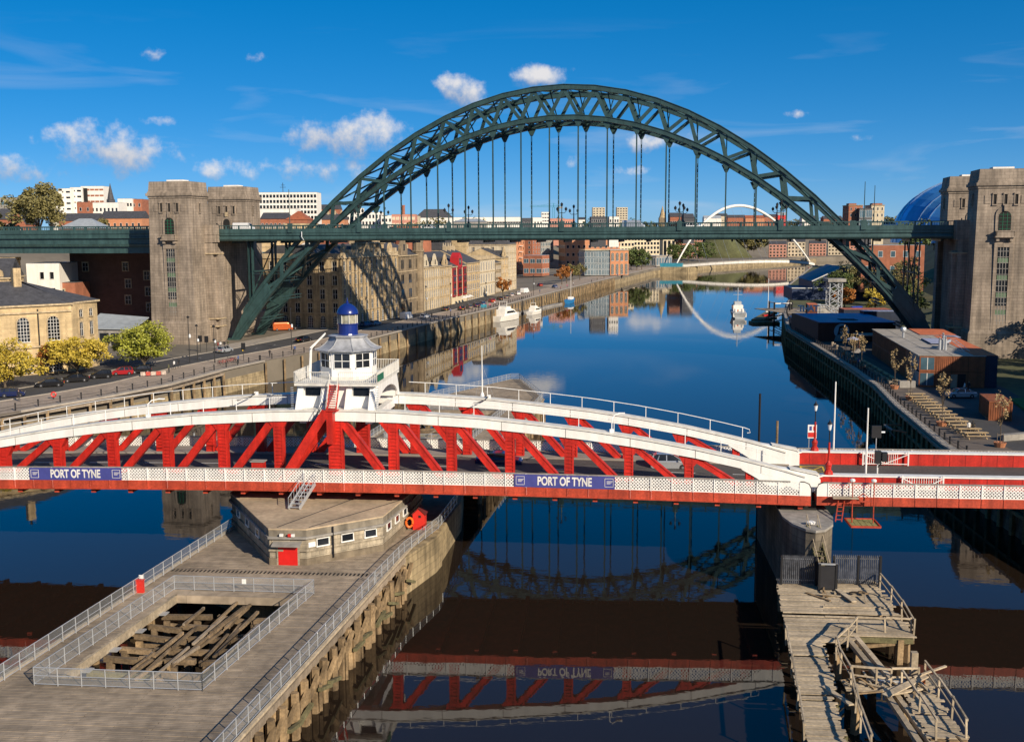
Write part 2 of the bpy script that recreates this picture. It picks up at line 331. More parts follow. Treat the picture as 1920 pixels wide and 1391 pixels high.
def dens(pl,step):
    out=[]
    for a,b in zip(pl,pl[1:]):
        a=Vector(a);b=Vector(b);k=max(1,int((b-a).length/step))
        out+=[tuple(a.lerp(b,i/k)) for i in range(k)]
    return out+[tuple(pl[-1])]
def land(name,pl,side,prof,material,label):
    pts=dens(pl,30); cols=[offs(pts,side,d) for d,z in prof]; mb=MB(); n=len(pts); vs=[];fs=[]
    for c,(d,z) in zip(cols,prof):
        for i,p in enumerate(c):
            zz=z if d<45 else z+3*math.sin(p[0]*.011+p[1]*.007)
            vs.append((p[0],p[1],zz))
    for j in range(len(prof)-1):
        for i in range(n-1):
            f=(j*n+i,j*n+i+1,(j+1)*n+i+1,(j+1)*n+i); fs.append(f if side<0 else f[::-1])
    mb.add(vs,fs); o=mb.build(name,material); tag(o,label,'ground',kind='structure'); return o
land('ground_north_bank',LEFT,1,[(0,-3),(.02,4.55),(36,4.6),(88,5.0),(120,15),(150,25),(190,28),(400,30),(1500,31),(5000,40)],M['soil'],'ground of the city bank rising behind the quay')
land('ground_south_bank',RIGHT,-1,[(0,-3),(.02,4.5),(40,4.6),(52,9),(75,21),(110,26),(400,29),(1500,31),(5000,40)],M['grass'],'steep green ground of the right bank')
def band(name,pl,side,d0,d1,z,material,label,i0=None,i1=None,cat='pavement'):
    pts=dens(pl[i0:i1],12); a=offs(pts,side,d0); b=offs(pts,side,d1); mb=MB(); n=len(pts)
    mb.add([(x,y,z) for x,y in a]+[(x,y,z) for x,y in b],[((i,n+i,n+i+1,i+1) if side<0 else (i,i+1,n+i+1,n+i)) for i in range(n-1)])
    return tag(mb.build(name,material),label,cat,kind='structure')
band('promenade',LEFT,1,0.02,11,4.612,M['pave'],'brown paved promenade along the left quay edge',3,16)
band('quay_road',LEFT,1,11,20.5,4.608,M['asph'],'asphalt quayside road beside the promenade',3,15,'road')
band('far_pavement',LEFT,1,20.5,27,4.616,M['kerb'],'stone pavement in front of the quayside buildings',9,15)
band('quay_forecourt',LEFT,1,20.5,40,4.604,M['asph'],'dark asphalt forecourt by the old stone hall',2,9,'road')
band('promenade',LEFT,1,0.02,16,4.61,M['pave'],'far promenade leading to the white arch bridge',15,20)
band('container_yard',RIGHT,-1,0.02,40,4.55,M['asph'],'dark yard of the container village',3,11,'yard')
band('boardwalk',RIGHT,-1,0.02,7,4.57,mat('boardwalk_setts',(.13,.105,.085),.9,var=.2,scale=.4,brick=(0,.8,.8,.8)),'boardwalk along the right quay edge',3,11)
# kerb and lane lines of the quay road
for d in (11,20.5):
    pts=dens(LEFT[3:15],10); a=offs(pts,1,d-.12); b=offs(pts,1,d+.12); mb=MB(); n=len(pts)
    for i in range(n-1):
        p,q=Vector((*a[i],4.66)),Vector((*a[i+1],4.66)); mb.beam(p,q,.25,.13)
    tag(mb.build('kerb',M['kerb']),'stone kerb on the %s side of the quay road'%('river' if d<15 else 'building'),'kerb',kind='structure')
pts=dens(LEFT[7:15],4); a=offs(pts,1,15.7); mb=MB()
for i in range(0,len(pts)-1,2):
    d=(Vector(a[i+1])-Vector(a[i])).normalized()*1.0; nn=Vector((-d.y,d.x)).normalized()*.07; p=Vector(a[i])
    mb.quad((*(p-nn),4.614),(*(p+d-nn),4.614),(*(p+d+nn),4.614),(*(p+nn),4.614))
tag(mb.build('lane_marking',M['line']),'broken white line down the quay road','road marking',kind='structure')
# quay walls with timber fenders
def quay_wall(name,pl,side,i0,i1,material,label,zt=4.75,cap=True):
    t=thing(name,label,'quay wall')
    pts=dens(pl[i0:i1],8); o0=offs(pts,side,-.6); o1=offs(pts,side,.25); n=len(pts)
    mb=MB(); mb.add([(x,y,-2) for x,y in o0]+[(x,y,zt-.25) for x,y in o1],[((i,i+1,n+i+1,n+i) if side<0 else (i+1,i,n+i,n+i+1)) for i in range(n-1)])
    mb.build('wall_face',material,t)
    c=MB(); oc=offs(pts,side,.1)
    for i in range(n-1): c.beam((*oc[i],zt-.12),(*oc[i+1],zt-.12),.9,.3)
    c.build('coping',M['kerb'],t)
    return t,pts
qw,qp=quay_wall('quay_wall',LEFT,1,4,9,M['quay'],'weed-stained stone quay wall below the left promenade')
qw2,_=quay_wall('quay_wall',LEFT,1,9,17,M['quay'],'long stone quay wall running back along the left bank')
qw3,_=quay_wall('quay_wall',LEFT,1,16,21,M['quay'],'far stone quay wall beyond the white arch bridge')
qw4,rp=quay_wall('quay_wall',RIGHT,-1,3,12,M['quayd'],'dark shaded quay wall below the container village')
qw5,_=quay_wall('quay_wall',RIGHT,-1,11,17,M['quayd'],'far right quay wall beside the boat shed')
# near fender frame: posts and walings on the left quay (wall parts)
fp=dens(LEFT[3:8],3.6); fo=offs(fp,1,-1.0)
pm=MB().cbox(0,0,1.1,.42,.42,6.4).mesh('fender_post',M['pile'])
for i,(x,y) in enumerate(fo): inst('fender_post',pm,qw,(x,y,-.1),(0,0,.5))
w=MB()
for i in range(len(fo)-1): w.beam((*fo[i],4.05),(*fo[i+1],4.05),.4,.4)
w.build('waling',M['wood'],qw)
w=MB()
for i in range(len(fo)-1):
    a=Vector(fo[i]); b=Vector(fo[i+1]); n=Vector((-(b-a).y,(b-a).x)).normalized()
    w.add([(*a,4.45),(*b,4.45),(*(b+n*1.3),4.5),(*(a+n*1.3),4.5)],[(0,1,2,3)])
w.build('fender_deck',M['wood'],qw)
fp=dens(RIGHT[3:12],3.0); fo=offs(fp,-1,-.55)
pm=MB().cbox(0,0,1.3,.4,.4,6.0).mesh('fender_post',M['moss'])
for i,(x,y) in enumerate(fo): inst('fender_post',pm,qw4,(x,y,0),(0,0,.2+rnd.random()*.2))
for zz in (4.25,2.4):
    w=MB()
    for i in range(len(fo)-1): w.beam((*fo[i],zz),(*fo[i+1],zz),.34,.36)
    w.build('waling',M['wood'] if zz>3 else M['moss'],qw4)
fp=dens(LEFT[13:17],4.5); fo=offs(fp,1,-.7); pm=MB().cbox(0,0,1.1,.5,.5,6.2).mesh('fender_post',M['pile'])
for x,y in fo: inst('fender_post',pm,qw2,(x,y,0))
fp=dens(LEFT[8:14],6.5); fo=offs(fp,1,-.55); pm=MB().cbox(0,0,1.2,.38,.38,6.2).mesh('fender_post',M['pile'])
for x,y in fo: inst('fender_post',pm,qw2,(x,y,0),(0,0,.4))
# railings: black posts with chains
def railing(pl,side,i0,i1,d,step,label,z=4.6,h=1.05):
    t=thing('quay_railing',label,'railing'); pts=dens(pl[i0:i1],step); o=offs(pts,side,d)
    me=MB().tube([(0,0,0),(0,0,h)],.11,8).lathe([(.13,h-.02),(.15,h+.06),(.06,h+.14)],k=8).mesh('railing_post',M['black'])
    for x,y in o: inst('railing_post',me,t,(x,y,z))
    for k,zz in ((0,.78),(1,.42)):
        mb=MB()
        for a,b in zip(o,o[1:]):
            m_=((a[0]+b[0])/2,(a[1]+b[1])/2); mb.tube([(*a,z+zz),(*m_,z+zz-.08),(*b,z+zz)],.025,4,False)
        mb.build('chain',M['black'],t)
railing(LEFT,1,3,9,.9,3.5,'black post and chain railing along the near left quay')
railing(LEFT,1,8,15,.7,3.5,'black post railing along the far left quay')
railing(RIGHT,-1,3,12,.6,2.6,'black post railing on the right boardwalk',4.55)
# ladder-like yellow fender on the quay wall
o=MB().box(-.16,-.1,-1,.16,.1,4.9).build('yellow_pile',M['yel'],None,loc=(-59.18,233.38)+(0,),rot=(0,0,.5)); tag(o,'yellow painted tide pile against the stone quay wall','pile')
# grey-green bank of the bend beyond the arch bridge

# ================================================================ GREEN ARCH BRIDGE  (local x along span, y across, origin at left pin)
T0=(-67.61,259.0,0); TR=R(TA)
tb=thing('arch_bridge','dark green steel through-arch bridge with deep latticed ribs and hangers','bridge',T0,TR)
WR=13.5
def ZU(u): return 62.2-.0083*u*u
def ZL(u): return 55.6-.0078*u*u
LO=[3.25+6.5*k for k in range(13)]
UP=[max(0,LO[k]-3.25*(1-min(k,11)/11)**1.4) for k in range(13)]; UP[0]=0
def ribchord(nfun,zfun,y,top,th,wd,name,parent,us):
    pts=[(81+u,zfun(abs(u))) for u in us]; mb=MB(); n=len(pts)
    # box chord with flanges
    for hw,ht in ((wd/2,th/2*.82),(wd/2+.14,0)):
        pass
    vs=[];fs=[]
    for (x,z) in pts:
        for dy,dz in ((-wd/2,-th/2),(wd/2,-th/2),(wd/2,th/2),(-wd/2,th/2)): vs.append((x,y+dy,z+dz))
    for i in range(n-1):
        for j in range(4): fs.append((i*4+j,(i+1)*4+j,(i+1)*4+(j+1)%4,i*4+(j+1)%4))
    fs+= [(3,2,1,0),tuple((n-1)*4+j for j in range(4))]
    mb.add(vs,fs)
    for i in range(n-1):
        for dz,s in ((th/2,.13),(-th/2,.13)):
            mb.beam((pts[i][0],y,pts[i][1]+dz),(pts[i+1][0],y,pts[i+1][1]+dz),wd+.36,s)
    return mb.build(name,M['steel'],parent)
def lattice_beam(mb,p,q,w,h,th=.09,step=None):
    """open laced strut: 4 angles plus zig-zag on two faces"""
    p=Vector(p);q=Vector(q);d=(q-p);Ln=d.length;d.normalize();u=Vector((0,0,1))
    if abs(d.z)>.95: u=Vector((1,0,0))
    r=d.cross(u).normalized();u=r.cross(d)
    for a in (-1,1):
        for b in (-1,1): mb.beam(p+r*a*w/2+u*b*h/2,q+r*a*w/2+u*b*h/2,th,th)
    k=max(2,int(Ln/(step or w*1.1)))
    for i in range(k):
        s=1 if i%2 else -1
        for a in (-1,1): mb.beam(p+d*Ln*i/k+r*s*w/2+u*a*h/2,p+d*Ln*(i+1)/k-r*s*w/2+u*a*h/2,th*.7,th*.5)
    return mb
for ri,y in enumerate((0,WR)):
    rib=thing('arch_rib','near rib of the arch' if ri==0 else 'far rib of the arch',None,(0,0,0)); rib.parent=tb
    us=sorted(set([-u for u in UP]+UP)); us=[-78.2]+[u for u in us if abs(u)<78]+[78.2]
    ribchord(None,ZU,y,1,1.0,1.1,'upper_chord',rib,us)
    us=sorted(set([-u for u in LO]+LO)); us=[u for u in us if abs(u)<81]; us=[-81]+us+[81]
    ribchord(None,ZL,y,1,1.0,1.1,'lower_chord',rib,us)
    for sgn in (-1,1):
        for k in range(0,12):
            ul=LO[k]*sgn; uu=UP[k]*sgn
            if k>0 or sgn>0 or True:
                m_=MB().beam((81+uu,y,ZU(uu)-.3),(81+ul,y,ZL(ul)+.3),.72,.6,(0,1,0)); m_.build('post',M['steel'],rib)
            if k<11:
                u2=UP[k+1]*sgn; MB().beam((81+u2,y,ZU(u2)-.3),(81+ul,y,ZL(ul)+.3),.72,.58,(0,1,0)).build('diagonal',M['steel'],rib)
            # gusset plate under each node
            if k<9: MB().vprism([(81+ul-1.1,ZL(ul)-.3),(81+ul+1.1,ZL(ul)-.3),(81+ul+.28,ZL(ul)-2.0),(81+ul-.28,ZL(ul)-2.0)],y-.3,y+.3).build('gusset',M['steel'],rib)
        # solid springing plate where the chords run together
        e=81+sgn*81
        def X(u): return 81+sgn*u
        MB().vprism([(X(70.6),ZL(70.6)-.6),(X(72.5),ZL(70.6)+2.2),(X(74.2),ZU(74.2)),(X(78.2),ZU(78.2)),(X(81.6),4.9),(X(81.2),3.6),(X(79.5),4.6)],y-.5,y+.5).build('springing_plate',M['steel'],rib)
        MB().box(X(80.0) if sgn>0 else X(82.4),y-1.0,2.2,X(82.4) if sgn>0 else X(80.0),y+1.0,5.0).build('bearing_block',M['steel'],rib)
# hangers
hm={}
for y,nm in ((0,'near'),(WR,'far')):
    for sgn in (-1,1):
        for u in LO[:9]:
            z=ZL(u)-1.8
            if z<34: continue
            if y==0: mb=MB().beam((0,0,31),(0,0,z),.30,.28,(0,1,0))
            else:
                mb=MB(); 
                mb.beam((-.1,0,31),(-.1,0,z),.1,.22,(0,1,0)); mb.beam((.1,0,31),(.1,0,z),.1,.22,(0,1,0))
                zz=31.5
                while zz<z-1: mb.cbox(0,0,zz,.2,.16,.9); zz+=1.15
            mb.build('hanger',M['steel'],tb,loc=(81+sgn*u,y,0))
# lateral bracing between the ribs
for arr,zf,w in ((UP,ZU,.7),(LO,ZL,.7)):
    full=sorted(set([-u for u in arr]+arr))
    full=[u for u in full if abs(u)<78]
    for i,u in enumerate(full):
        if abs(u)>74 : continue
        z=zf(u)
        if 27<z<34: continue
        mb=MB(); lattice_beam(mb,(81+u,.5,z),(81+u,WR-.5,z),.55,.7,.1,1.0); mb.build('cross_strut',M['steel'],tb)
        if i+1<len(full):
            v=full[i+1]; z2=zf(v)
            if min(z,z2)<33 and max(z,z2)>26: continue
            mb=MB()
            mb.beam((81+u,.5,z),(81+v,WR-.5,z2),.3,.34); mb.beam((81+u,WR-.5,z),(81+v,.5,z2),.3,.34)
            mb.build('cross_bracing',M['steel'],tb)
# sway frames between upper and lower chords
for u in [a*s for a in LO[:12:1] for s in (-1,1)]:
    if 24<ZL(u)<40: continue
    mb=MB(); mb.beam((81+u,.4,ZU(u)-.4),(81+u,WR-.4,ZL(u)+.4),.22); mb.beam((81+u,WR-.4,ZU(u)-.4),(81+u,.4,ZL(u)+.4),.22); mb.build('sway_brace',M['steel'],tb)
# spandrel columns below the deck near the springings
for sgn in (-1,1):
    for u,zb in ((76.0,None),(66.4,None)):
        for y in (0,WR):
            zb=ZU(u)-.2; mb=MB(); x=81+sgn*u
            lattice_beam(mb,(x,y,zb),(x,y,28.6),.9,.9,.2,1.0); mb.beam((x-.42,y-.05,zb),(x-.42,y-.05,28.6),.14,1.0,(0,1,0)); mb.beam((x+.42,y-.05,zb),(x+.42,y-.05,28.6),.14,1.0,(0,1,0))
            mb.build('spandrel_column',M['steel'],tb)
        x=81+sgn*u; mb=MB(); zb=ZU(u)
        mb.beam((x,0,zb+1),(x,WR,27.5),.22); mb.beam((x,WR,zb+1),(x,0,27.5),.22); mb.beam((x,0,(zb+28)/2),(x,WR,(zb+28)/2),.35); mb.build('column_bracing',M['steel'],tb)
    x0,x1=81+sgn*66.4,81+sgn*76
    for y in (0,WR):
        mb=MB(); lattice_beam(mb,(x0,y,21.0),(x1,y,21.0),.4,.7,.1,.8); mb.build('column_tie',M['steel'],tb)
    # maintenance walkway trays near the foot
    for k,(u,z) in enumerate(((69,14.8),(74,9.6))):
        mb=MB(); lattice_beam(mb,(81+sgn*u,.6,z),(81+sgn*u,WR-.6,z),.8,.7,.14,.9); mb.build('foot_strut',M['steel'],tb)
# deck
DY0,DY1=-3.0,WR+3.0
dk=MB(); dk.box(-3.2,DY0+.35,29.2,165.2,DY1-.35,30.5); dk.build('deck_slab',M['steel'],tb)
mb=MB(); mb.box(-3.2,2.0,30.5,165.2,WR-2.0,30.62); mb.build('roadway',M['asph'],tb)
for y,d in ((DY0,1),(DY1,-1)):
    mb=MB(); mb.m=0
    pf=[(y,31.15),(y,30.3),(y+.12*d,30.25),(y+.12*d,29.75),(y+.5*d,29.6),(y+.30*d,29.45),(y+.16*d,29.15),(y+.16*d,28.85),(y+.45*d,28.5),(y+1.1*d,28.4),(y+1.1*d,30.0),(y+.4*d,31.15)]
    n=len(pf); x0,x1=-3.2,165.2
    mb.add([(x0,a,b) for a,b in pf]+[(x1,a,b) for a,b in pf],[(i,(i+1)%n,n+(i+1)%n,n+i) if d<0 else ((i+1)%n,i,n+i,n+(i+1)%n) for i in range(n)]+[tuple(range(n)),tuple(range(2*n-1,n-1,-1))])
    mb.build('fascia_girder',M['steel_l'],tb)
    MB().box(-3.2,y-.1*d if d>0 else y-.05,32.0,165.2,y+.25 if d>0 else y+.1,32.16).build('parapet_rail',M['steel_l'],tb)
    pm=MB(); 
    for k in range(5): pm.box(.72+k*.5,-.04,31.15,.79+k*.5,.04,32.0)
    pm.box(0,-.12,31.15,.36,.12,32.02); pm.box(.36,-.03,31.15,3.24,.03,31.3)
    pm=pm.mesh('parapet_panel',M['steel_l'])
    for k in range(52): inst('parapet_panel',pm,tb,(-3.1+k*3.24,y+.1*d,0))
    # pedestals carrying the lamps
    for u in (-64.5,-47.5,-26,-0.0,26,47.5,64.5):
        MB().box(81+u-.55,y-.2,30.4,81+u+.55,y+.35,32.5).build('lamp_pedestal',M['steel_l'],tb)
# floor beams under the deck
fb=MB().box(-.18,1.0,27.9,.18,WR-1.0,29.2).mesh('floor_beam',M['steel'])
for k in range(27): inst('floor_beam',fb,tb,(0+k*6.23,0,0))
# drain pipe on the fascia
MB().tube([(19.5,DY0-.25,30.6),(19.5,DY0-.3,29.4),(19.9,DY0-.1,28.6)],.12,6).build('drain_pipe',M['galv'],tb)
# deck lamps: three-armed lamp standards
def lamp_standard():
    t=thing('street_lamp','x','street lamp')
    MB().lathe([(.32,0),(.3,.3),(.16,.5),(.12,2.0),(.18,2.1),(.10,2.2),(.09,3.4),(.16,3.45),(.05,3.5)],k=8).build('column',M['steel'],t)
    arm=MB(); arm.tube([(0,0,2.1),(-.5,0,2.0),(-.95,0,2.3),(-.95,0,2.5)],.07,6); arm.tube([(0,0,2.1),(.5,0,2.0),(.95,0,2.3),(.95,0,2.5)],.07,6); arm.build('bracket',M['steel'],t)
    lm=MB().lathe([(.12,0),(.24,.1),(.30,.45),(.34,.5),(.14,.72),(.03,.9)],k=8).mesh('lantern',M['black'])
    for x,z in ((-.95,2.5),(.95,2.5),(0,3.5)): inst('lantern',lm,t,(x,0,z))
    return t
ls=lamp_standard(); first=True
for y,nm in ((DY0+.1,'near'),(DY1-.1,'far')):
    for i,u in enumerate((-47.5,-26,-0.0,26,47.5)):
        o=ls if first else copy_tree(ls); first=False
        p=Matrix.Rotation(TR,4,'Z')@Vector((81+u,y,32.4)); o.location=(T0[0]+p.x,T0[1]+p.y,p.z); o.rotation_euler=(0,0,TR)
        o['label']='three-lantern lamp standard on the %s parapet, %s from the left along the green bridge'%(nm,('first','second','third','fourth','fifth')[i]); o['group']='lamp standards on the green bridge'
# slim modern masts near the ends
for i,(u,y) in enumerate(((-64.5,DY0),(64.5,DY0),(69,DY1))):
    p=Matrix.Rotation(TR,4,'Z')@Vector((81+u,y,32.2)); o=MB().tube([(0,0,0),(0,0,2.5),(0,0,8.2)],[.14,.1,.07],6).build('mast',M['steel'],None,loc=(T0[0]+p.x,T0[1]+p.y,p.z))
    tag(o,('slim green mast on the parapet by the left towers','slim green mast on the near parapet by the right towers','slim green mast on the far parapet by the right towers')[i],'mast','masts on the green bridge')
# left approach span
ap=thing('approach_span','dark green plate girder approach span left of the left tower','bridge',T0,TR)
for y,d in ((DY0,1),(DY1,-1)):
    mb=MB(); pf=[(y,31.1),(y,30.3),(y+.2*d,30.2),(y+.2*d,29.6),(y+.05*d,29.5),(y+.05*d,29.2),(y+.55*d,29.1),(y+.55*d,27.9),(y+.1*d,27.8),(y+.3*d,27.2),(y+.9*d,27.2),(y+.9*d,25.6),(y+1.5*d,25.6),(y+1.5*d,31.1)]; n=len(pf)
    mb.add([(-95,a,b) for a,b in pf]+[(-13,a,b) for a,b in pf],[(i,(i+1)%n,n+(i+1)%n,n+i) if d<0 else ((i+1)%n,i,n+i,n+(i+1)%n) for i in range(n)]+[tuple(range(n)),tuple(range(2*n-1,n-1,-1))]); mb.build('girder',M['steel_l'],ap)
    MB().box(-95,y-.1,32.0,-13,y+.1,32.16).build('parapet_rail',M['steel_l'],ap)
    for k in range(25): inst('parapet_panel',bpy.data.meshes['parapet_panel'],ap,(-95+k*3.24,y+.1*d,0))
MB().box(-95,DY0+1.6,29.4,-13,DY1-1.6,30.5).build('deck_slab',M['steel'],ap)
for k in range(14): inst('floor_beam',fb,ap,(-92+k*6,0,-1.6))
# ---------------------------------------------------------------- stone towers
def arched(w,h,k=8):
    return [(-w,0),(w,0),(w,h)]+[(w*math.cos(math.pi*i/k),h+w*math.sin(math.pi*i/k)) for i in range(1,k)]+[(-w,h)]
def tower(label,x0,mir,y0,front):
    """x0: river-side edge; tower 10.6 wide, 9 deep; front faces -y (near) ; mir=-1 extends to -x"""
    t=thing('stone_tower',label,'tower',T0,TR,'granite towers of the green bridge'); W=10.6; Dp=9.0
    cx=x0+mir*W/2; cy=y0+Dp/2
    mb=MB(); mb.frust(cx,cy,3.5,9.6,W/2+.75,Dp/2+.75,W/2+.62,Dp/2+.62); mb.frust(cx,cy,9.6,10.1,W/2+.62,Dp/2+.62,W/2+.35,Dp/2+.35); mb.build('plinth',M['tower'],t)
    mb=MB(); mb.frust(cx,cy,10.1,38.4,W/2+.3,Dp/2+.3,W/2-.15,Dp/2-.15); mb.build('shaft',M['tower'],t)
    mb=MB(); mb.frust(cx,cy,38.4,38.9,W/2+.02,Dp/2+.02,W/2+.02,Dp/2+.02); mb.frust(cx,cy,38.9,39.5,W/2+.32,Dp/2+.32,W/2+.36,Dp/2+.36); mb.frust(cx,cy,39.5,39.9,W/2+.12,Dp/2+.12,W/2+.05,Dp/2+.05); mb.frust(cx,cy,39.9,42.2,W/2-.1,Dp/2-.1,W/2-.3,Dp/2-.3); mb.build('cornice',M['tower'],t)
    MB().box(cx-2,cy-1.5,42.2,cx+2,cy+1.5,42.7).build('roof_hatch',M['wrend'],t)
    yf=y0-.1
    sl=MB(); sl.m=0; sl.box(-.5,-.28,0,.5,.1,.25); sl.box(-.5,-.2,.25,-.28,.1,2.2); sl.box(.28,-.2,.25,.5,.1,2.2); sl.box(-.5,-.28,2.2,.5,.1,2.5); sl.m=1; sl.box(-.28,-.05,.25,.28,.1,2.2); sl=sl.mesh('attic_window',[M['tower'],M['dark']])
    for k in (-1,0,1): inst('attic_window',sl,t,(cx+k*2.0,y0+.12,35.0))
    sd=-mir
    inst('attic_window',sl,t,(x0-mir*.12 if False else x0+mir*.12,cy,35.0),(0,0,R(90) if sd>0 else R(-90)))
    pn=MB().box(-.55,-.12,0,.55,.1,1.6).mesh('attic_panel',M['tower'])
    for k in (-1.7,-.5,.5,1.7): inst('attic_panel',pn,t,(cx+k*2.0,y0+.12,35.4))
    # arched window with balcony
    if front:
        mb=MB(); ar=arched(1.75,3.2); ai=arched(1.15,2.9)
        mb.vprism([(cx+a,29.9+b) for a,b in ar],y0-.18,y0+.3); mb.m=1; mb.vprism([(cx+a,29.9+b) for a,b in ai],y0-.24,y0-.1); mb.m=2
        for k in (-.4,.4): mb.box(cx+k-.04,y0-.30,29.9,cx+k+.04,y0-.2,33.6)
        for k in range(5): mb.box(cx-1.1,y0-.30,30.4+k*.7,cx+1.1,y0-.2,30.46+k*.7)
        mb.build('arched_window',[M['tower'],M['dark'],M['green']],t)
        mb=MB(); mb.box(cx-.3,y0-.5,33.9,cx+.3,y0,35.0); mb.build('keystone',M['tower'],t)
        mb=MB(); mb.box(cx-1.9,y0-1.3,28.7,cx+1.9,y0+.1,29.0); mb.box(cx-1.7,y0-1.2,29.0,cx+1.7,y0-1.05,30.0); mb.box(cx-1.7,y0-1.2,29.0,cx-1.5,y0,30.0); mb.box(cx+1.5,y0-1.2,29.0,cx+1.7,y0,30.0); mb.box(cx-1.85,y0-1.28,29.9,cx+1.85,y0-1.0,30.1)
        for k in (-1.3,1.3): mb.box(cx+k-.3,y0-.9,28.0,cx+k+.3,y0+.1,28.7)
        mb.build('balcony',M['tower'],t)
        # tall slot window
        mb=MB(); mb.box(cx-1.75,y0-.35,10.2,cx-1.1,y0+.2,27.4); mb.box(cx+1.1,y0-.35,10.2,cx+1.75,y0+.2,27.4); mb.box(cx-1.75,y0-.40,26.8,cx+1.75,y0+.2,27.6); mb.build('slot_surround',M['tower'],t)
        mb=MB(); mb.m=0; mb.box(cx-1.1,y0-.22,10.2,cx+1.1,y0-.1,26.8); mb.m=1
        for k in (-.55,0,.55): mb.box(cx+k-.05,y0-.28,10.2,cx+k+.05,y0-.2,26.8)
        for k in range(14): mb.box(cx-1.1,y0-.28,11+k*1.15,cx+1.1,y0-.2,11.1+k*1.15)
        mb.m=2
        for k in (2,5,8,11): mb.box(cx-.95,y0-.26,11.1+k*1.15,cx+.95,y0-.21,12.0+k*1.15)
        mb.build('slot_window',[M['glass'],M['conc_g'],mat('slot_green_panel',(.10,.16,.09),.6)],t)
    else:
        mb=MB(); mb.vprism([(cx+a,31.0+b) for a,b in arched(1.3,2.2)],y0-.15,y0+.3); mb.m=1; mb.vprism([(cx+a,31.0+b) for a,b in arched(.9,2.1)],y0-.2,y0-.05); mb.build('doorway',[M['tower'],M['dark']],t)
        MB().box(cx-.35,y0-.35,34.6,cx+.35,y0,35.7).build('keystone',M['trim'],t)
        for s in (-1,1): MB().tube([(cx+s*2.2,y0,32.4),(cx+s*2.4,y0-.9,32.8),(cx+s*2.4,y0-.9,32.2)],.14,6).lathe([(.1,31.7),(.3,31.9),(.34,32.3),(.1,32.6)],cx+s*2.4,y0-.9,8).build('wall_lamp',M['black'],t)
    return t
tower('near left granite bridge tower with tall slot window',-3.9,-1,-12,True)
tower('far left granite bridge tower behind the green deck',-3.9,-1,17,False)
tower('near right granite bridge tower at the picture edge',165.9,1,-12,True)
tower('far right granite bridge tower half hidden by the near one',165.9,1,17,False)
for sgn,x0,lab in ((-1,-3.9,'left'),(1,165.9,'right')):
    t=thing('bridge_abutment','stepped granite abutment under the %s end of the green deck'%lab,'abutment',T0,TR)
    e=x0
    def XX(d): return e-sgn*d   # towards river
    a=lambda p,q,y0,y1,z0,z1:MB().box(min(XX(p),XX(q)),y0,z0,max(XX(p),XX(q)),y1,z1)
    a(-9,0.9,-3.0,17.0,3.5,30.3).build('core',M['tower'],t)
    a(-.4,1.9,-5.6,-2.9,3.5,28.2).build('pilaster',M['tower'],t)
    a(-.4,2.8,-4.4,-2.0,3.5,26.0).build('pilaster',M['tower'],t)
    a(-.4,2.4,-5.9,-2.6,30.0,32.3).build('parapet_block',M['tower'],t)
    a(-.5,2.3,-5.8,-2.7,28.2,30.0).build('corbel',M['tower'],t)
    for zz in (10.0,8.2,25.4): a(-.4,3.0,-5.85,-2.0,zz,zz+.25).build('string_course',M['trim'],t)
    a(-.4,2.0,15.5,18.6,3.5,30).build('pilaster',M['tower'],t)
    a(0.5,6.2,-1.8,WR+1.8,3.0,3.9 if sgn<0 else 3.9).build('bearing_plinth',M['conc_g'],t)

# ================================================================ RED AND WHITE SWING BRIDGE (local x along, y across away from camera)
S0=(-46.91,95.46,0); SR=R(SAng)
def SW(s,n,z=0):
    p=Matrix.Rotation(SR,4,'Z')@Vector((s,n,z)); return (S0[0]+p.x,S0[1]+p.y,z)
sb=thing('swing_bridge','red and white swing bridge with two arched trusses and lattice parapets','bridge',S0,SR)
SC=31.1; HALF=41.4
def camb(s): return .45*max(0,1-((s-SC)/HALF)**2)
_tp=[(0,14.55),(5.5,14.43),(13,14.0),(18,13.5),(22.5,13.0),(27,12.35),(31.8,11.5),(36.4,10.5),(39,9.85),(41.2,9.2)]
def ctop(s):
    d=abs(s-SC)
    for (a,za),(b,zb) in zip(_tp,_tp[1:]):
        if d<=b: return za+(zb-za)*(d-a)/(b-a)
    return _tp[-1][1]
SMIN=-10.2; SMAX=72.6
N1,N2=1.6,12.0; CW=1.0
sst=[SMIN+(SMAX-SMIN)*i/48 for i in range(49)]
# deck
def strip(mb,y0,y1,zf0,zf1,ss):
    vs=[];fs=[];n=len(ss)
    for s in ss:
        for y,z in ((y0,zf0(s)),(y1,zf0(s)),(y1,zf1(s)),(y0,zf1(s))): vs.append((s,y,z))
    for i in range(n-1):
        for j in range(4): fs.append((i*4+(j+1)%4,i*4+j,(i+1)*4+j,(i+1)*4+(j+1)%4)[::-1])
    fs+=[(0,1,2,3)[::-1],tuple((n-1)*4+j for j in range(4))]
    return mb.add(vs,fs)
mb=MB(); strip(mb,.2,14.6,lambda s:7.15+camb(s),lambda s:7.75+camb(s),sst); mb.build('deck_slab',M['redg'],sb)
mb=MB(); strip(mb,N1+.9,N2-.9,lambda s:7.75+camb(s),lambda s:7.85+camb(s),sst); mb.build('roadway',M['asph2'],sb)
for y0,y1 in ((.25,N1+.85),(N2-.85,14.5)):
    mb=MB(); strip(mb,y0,y1,lambda s:7.75+camb(s),lambda s:7.97+camb(s),sst); mb.build('footway',mat('footway',(.26,.225,.19),.9,var=.2,scale=.4),sb)
mb=MB()
for k in range(14):
    s=-6+k*5.6; z=7.856+camb(s+.9); mb.quad((s,6.7,7.856+camb(s)),(s+2.2,6.7,7.856+camb(s+2.2)),(s+2.2,6.84,7.856+camb(s+2.2)),(s,6.84,7.856+camb(s)))
mb.build('lane_marking',M['line'],sb)
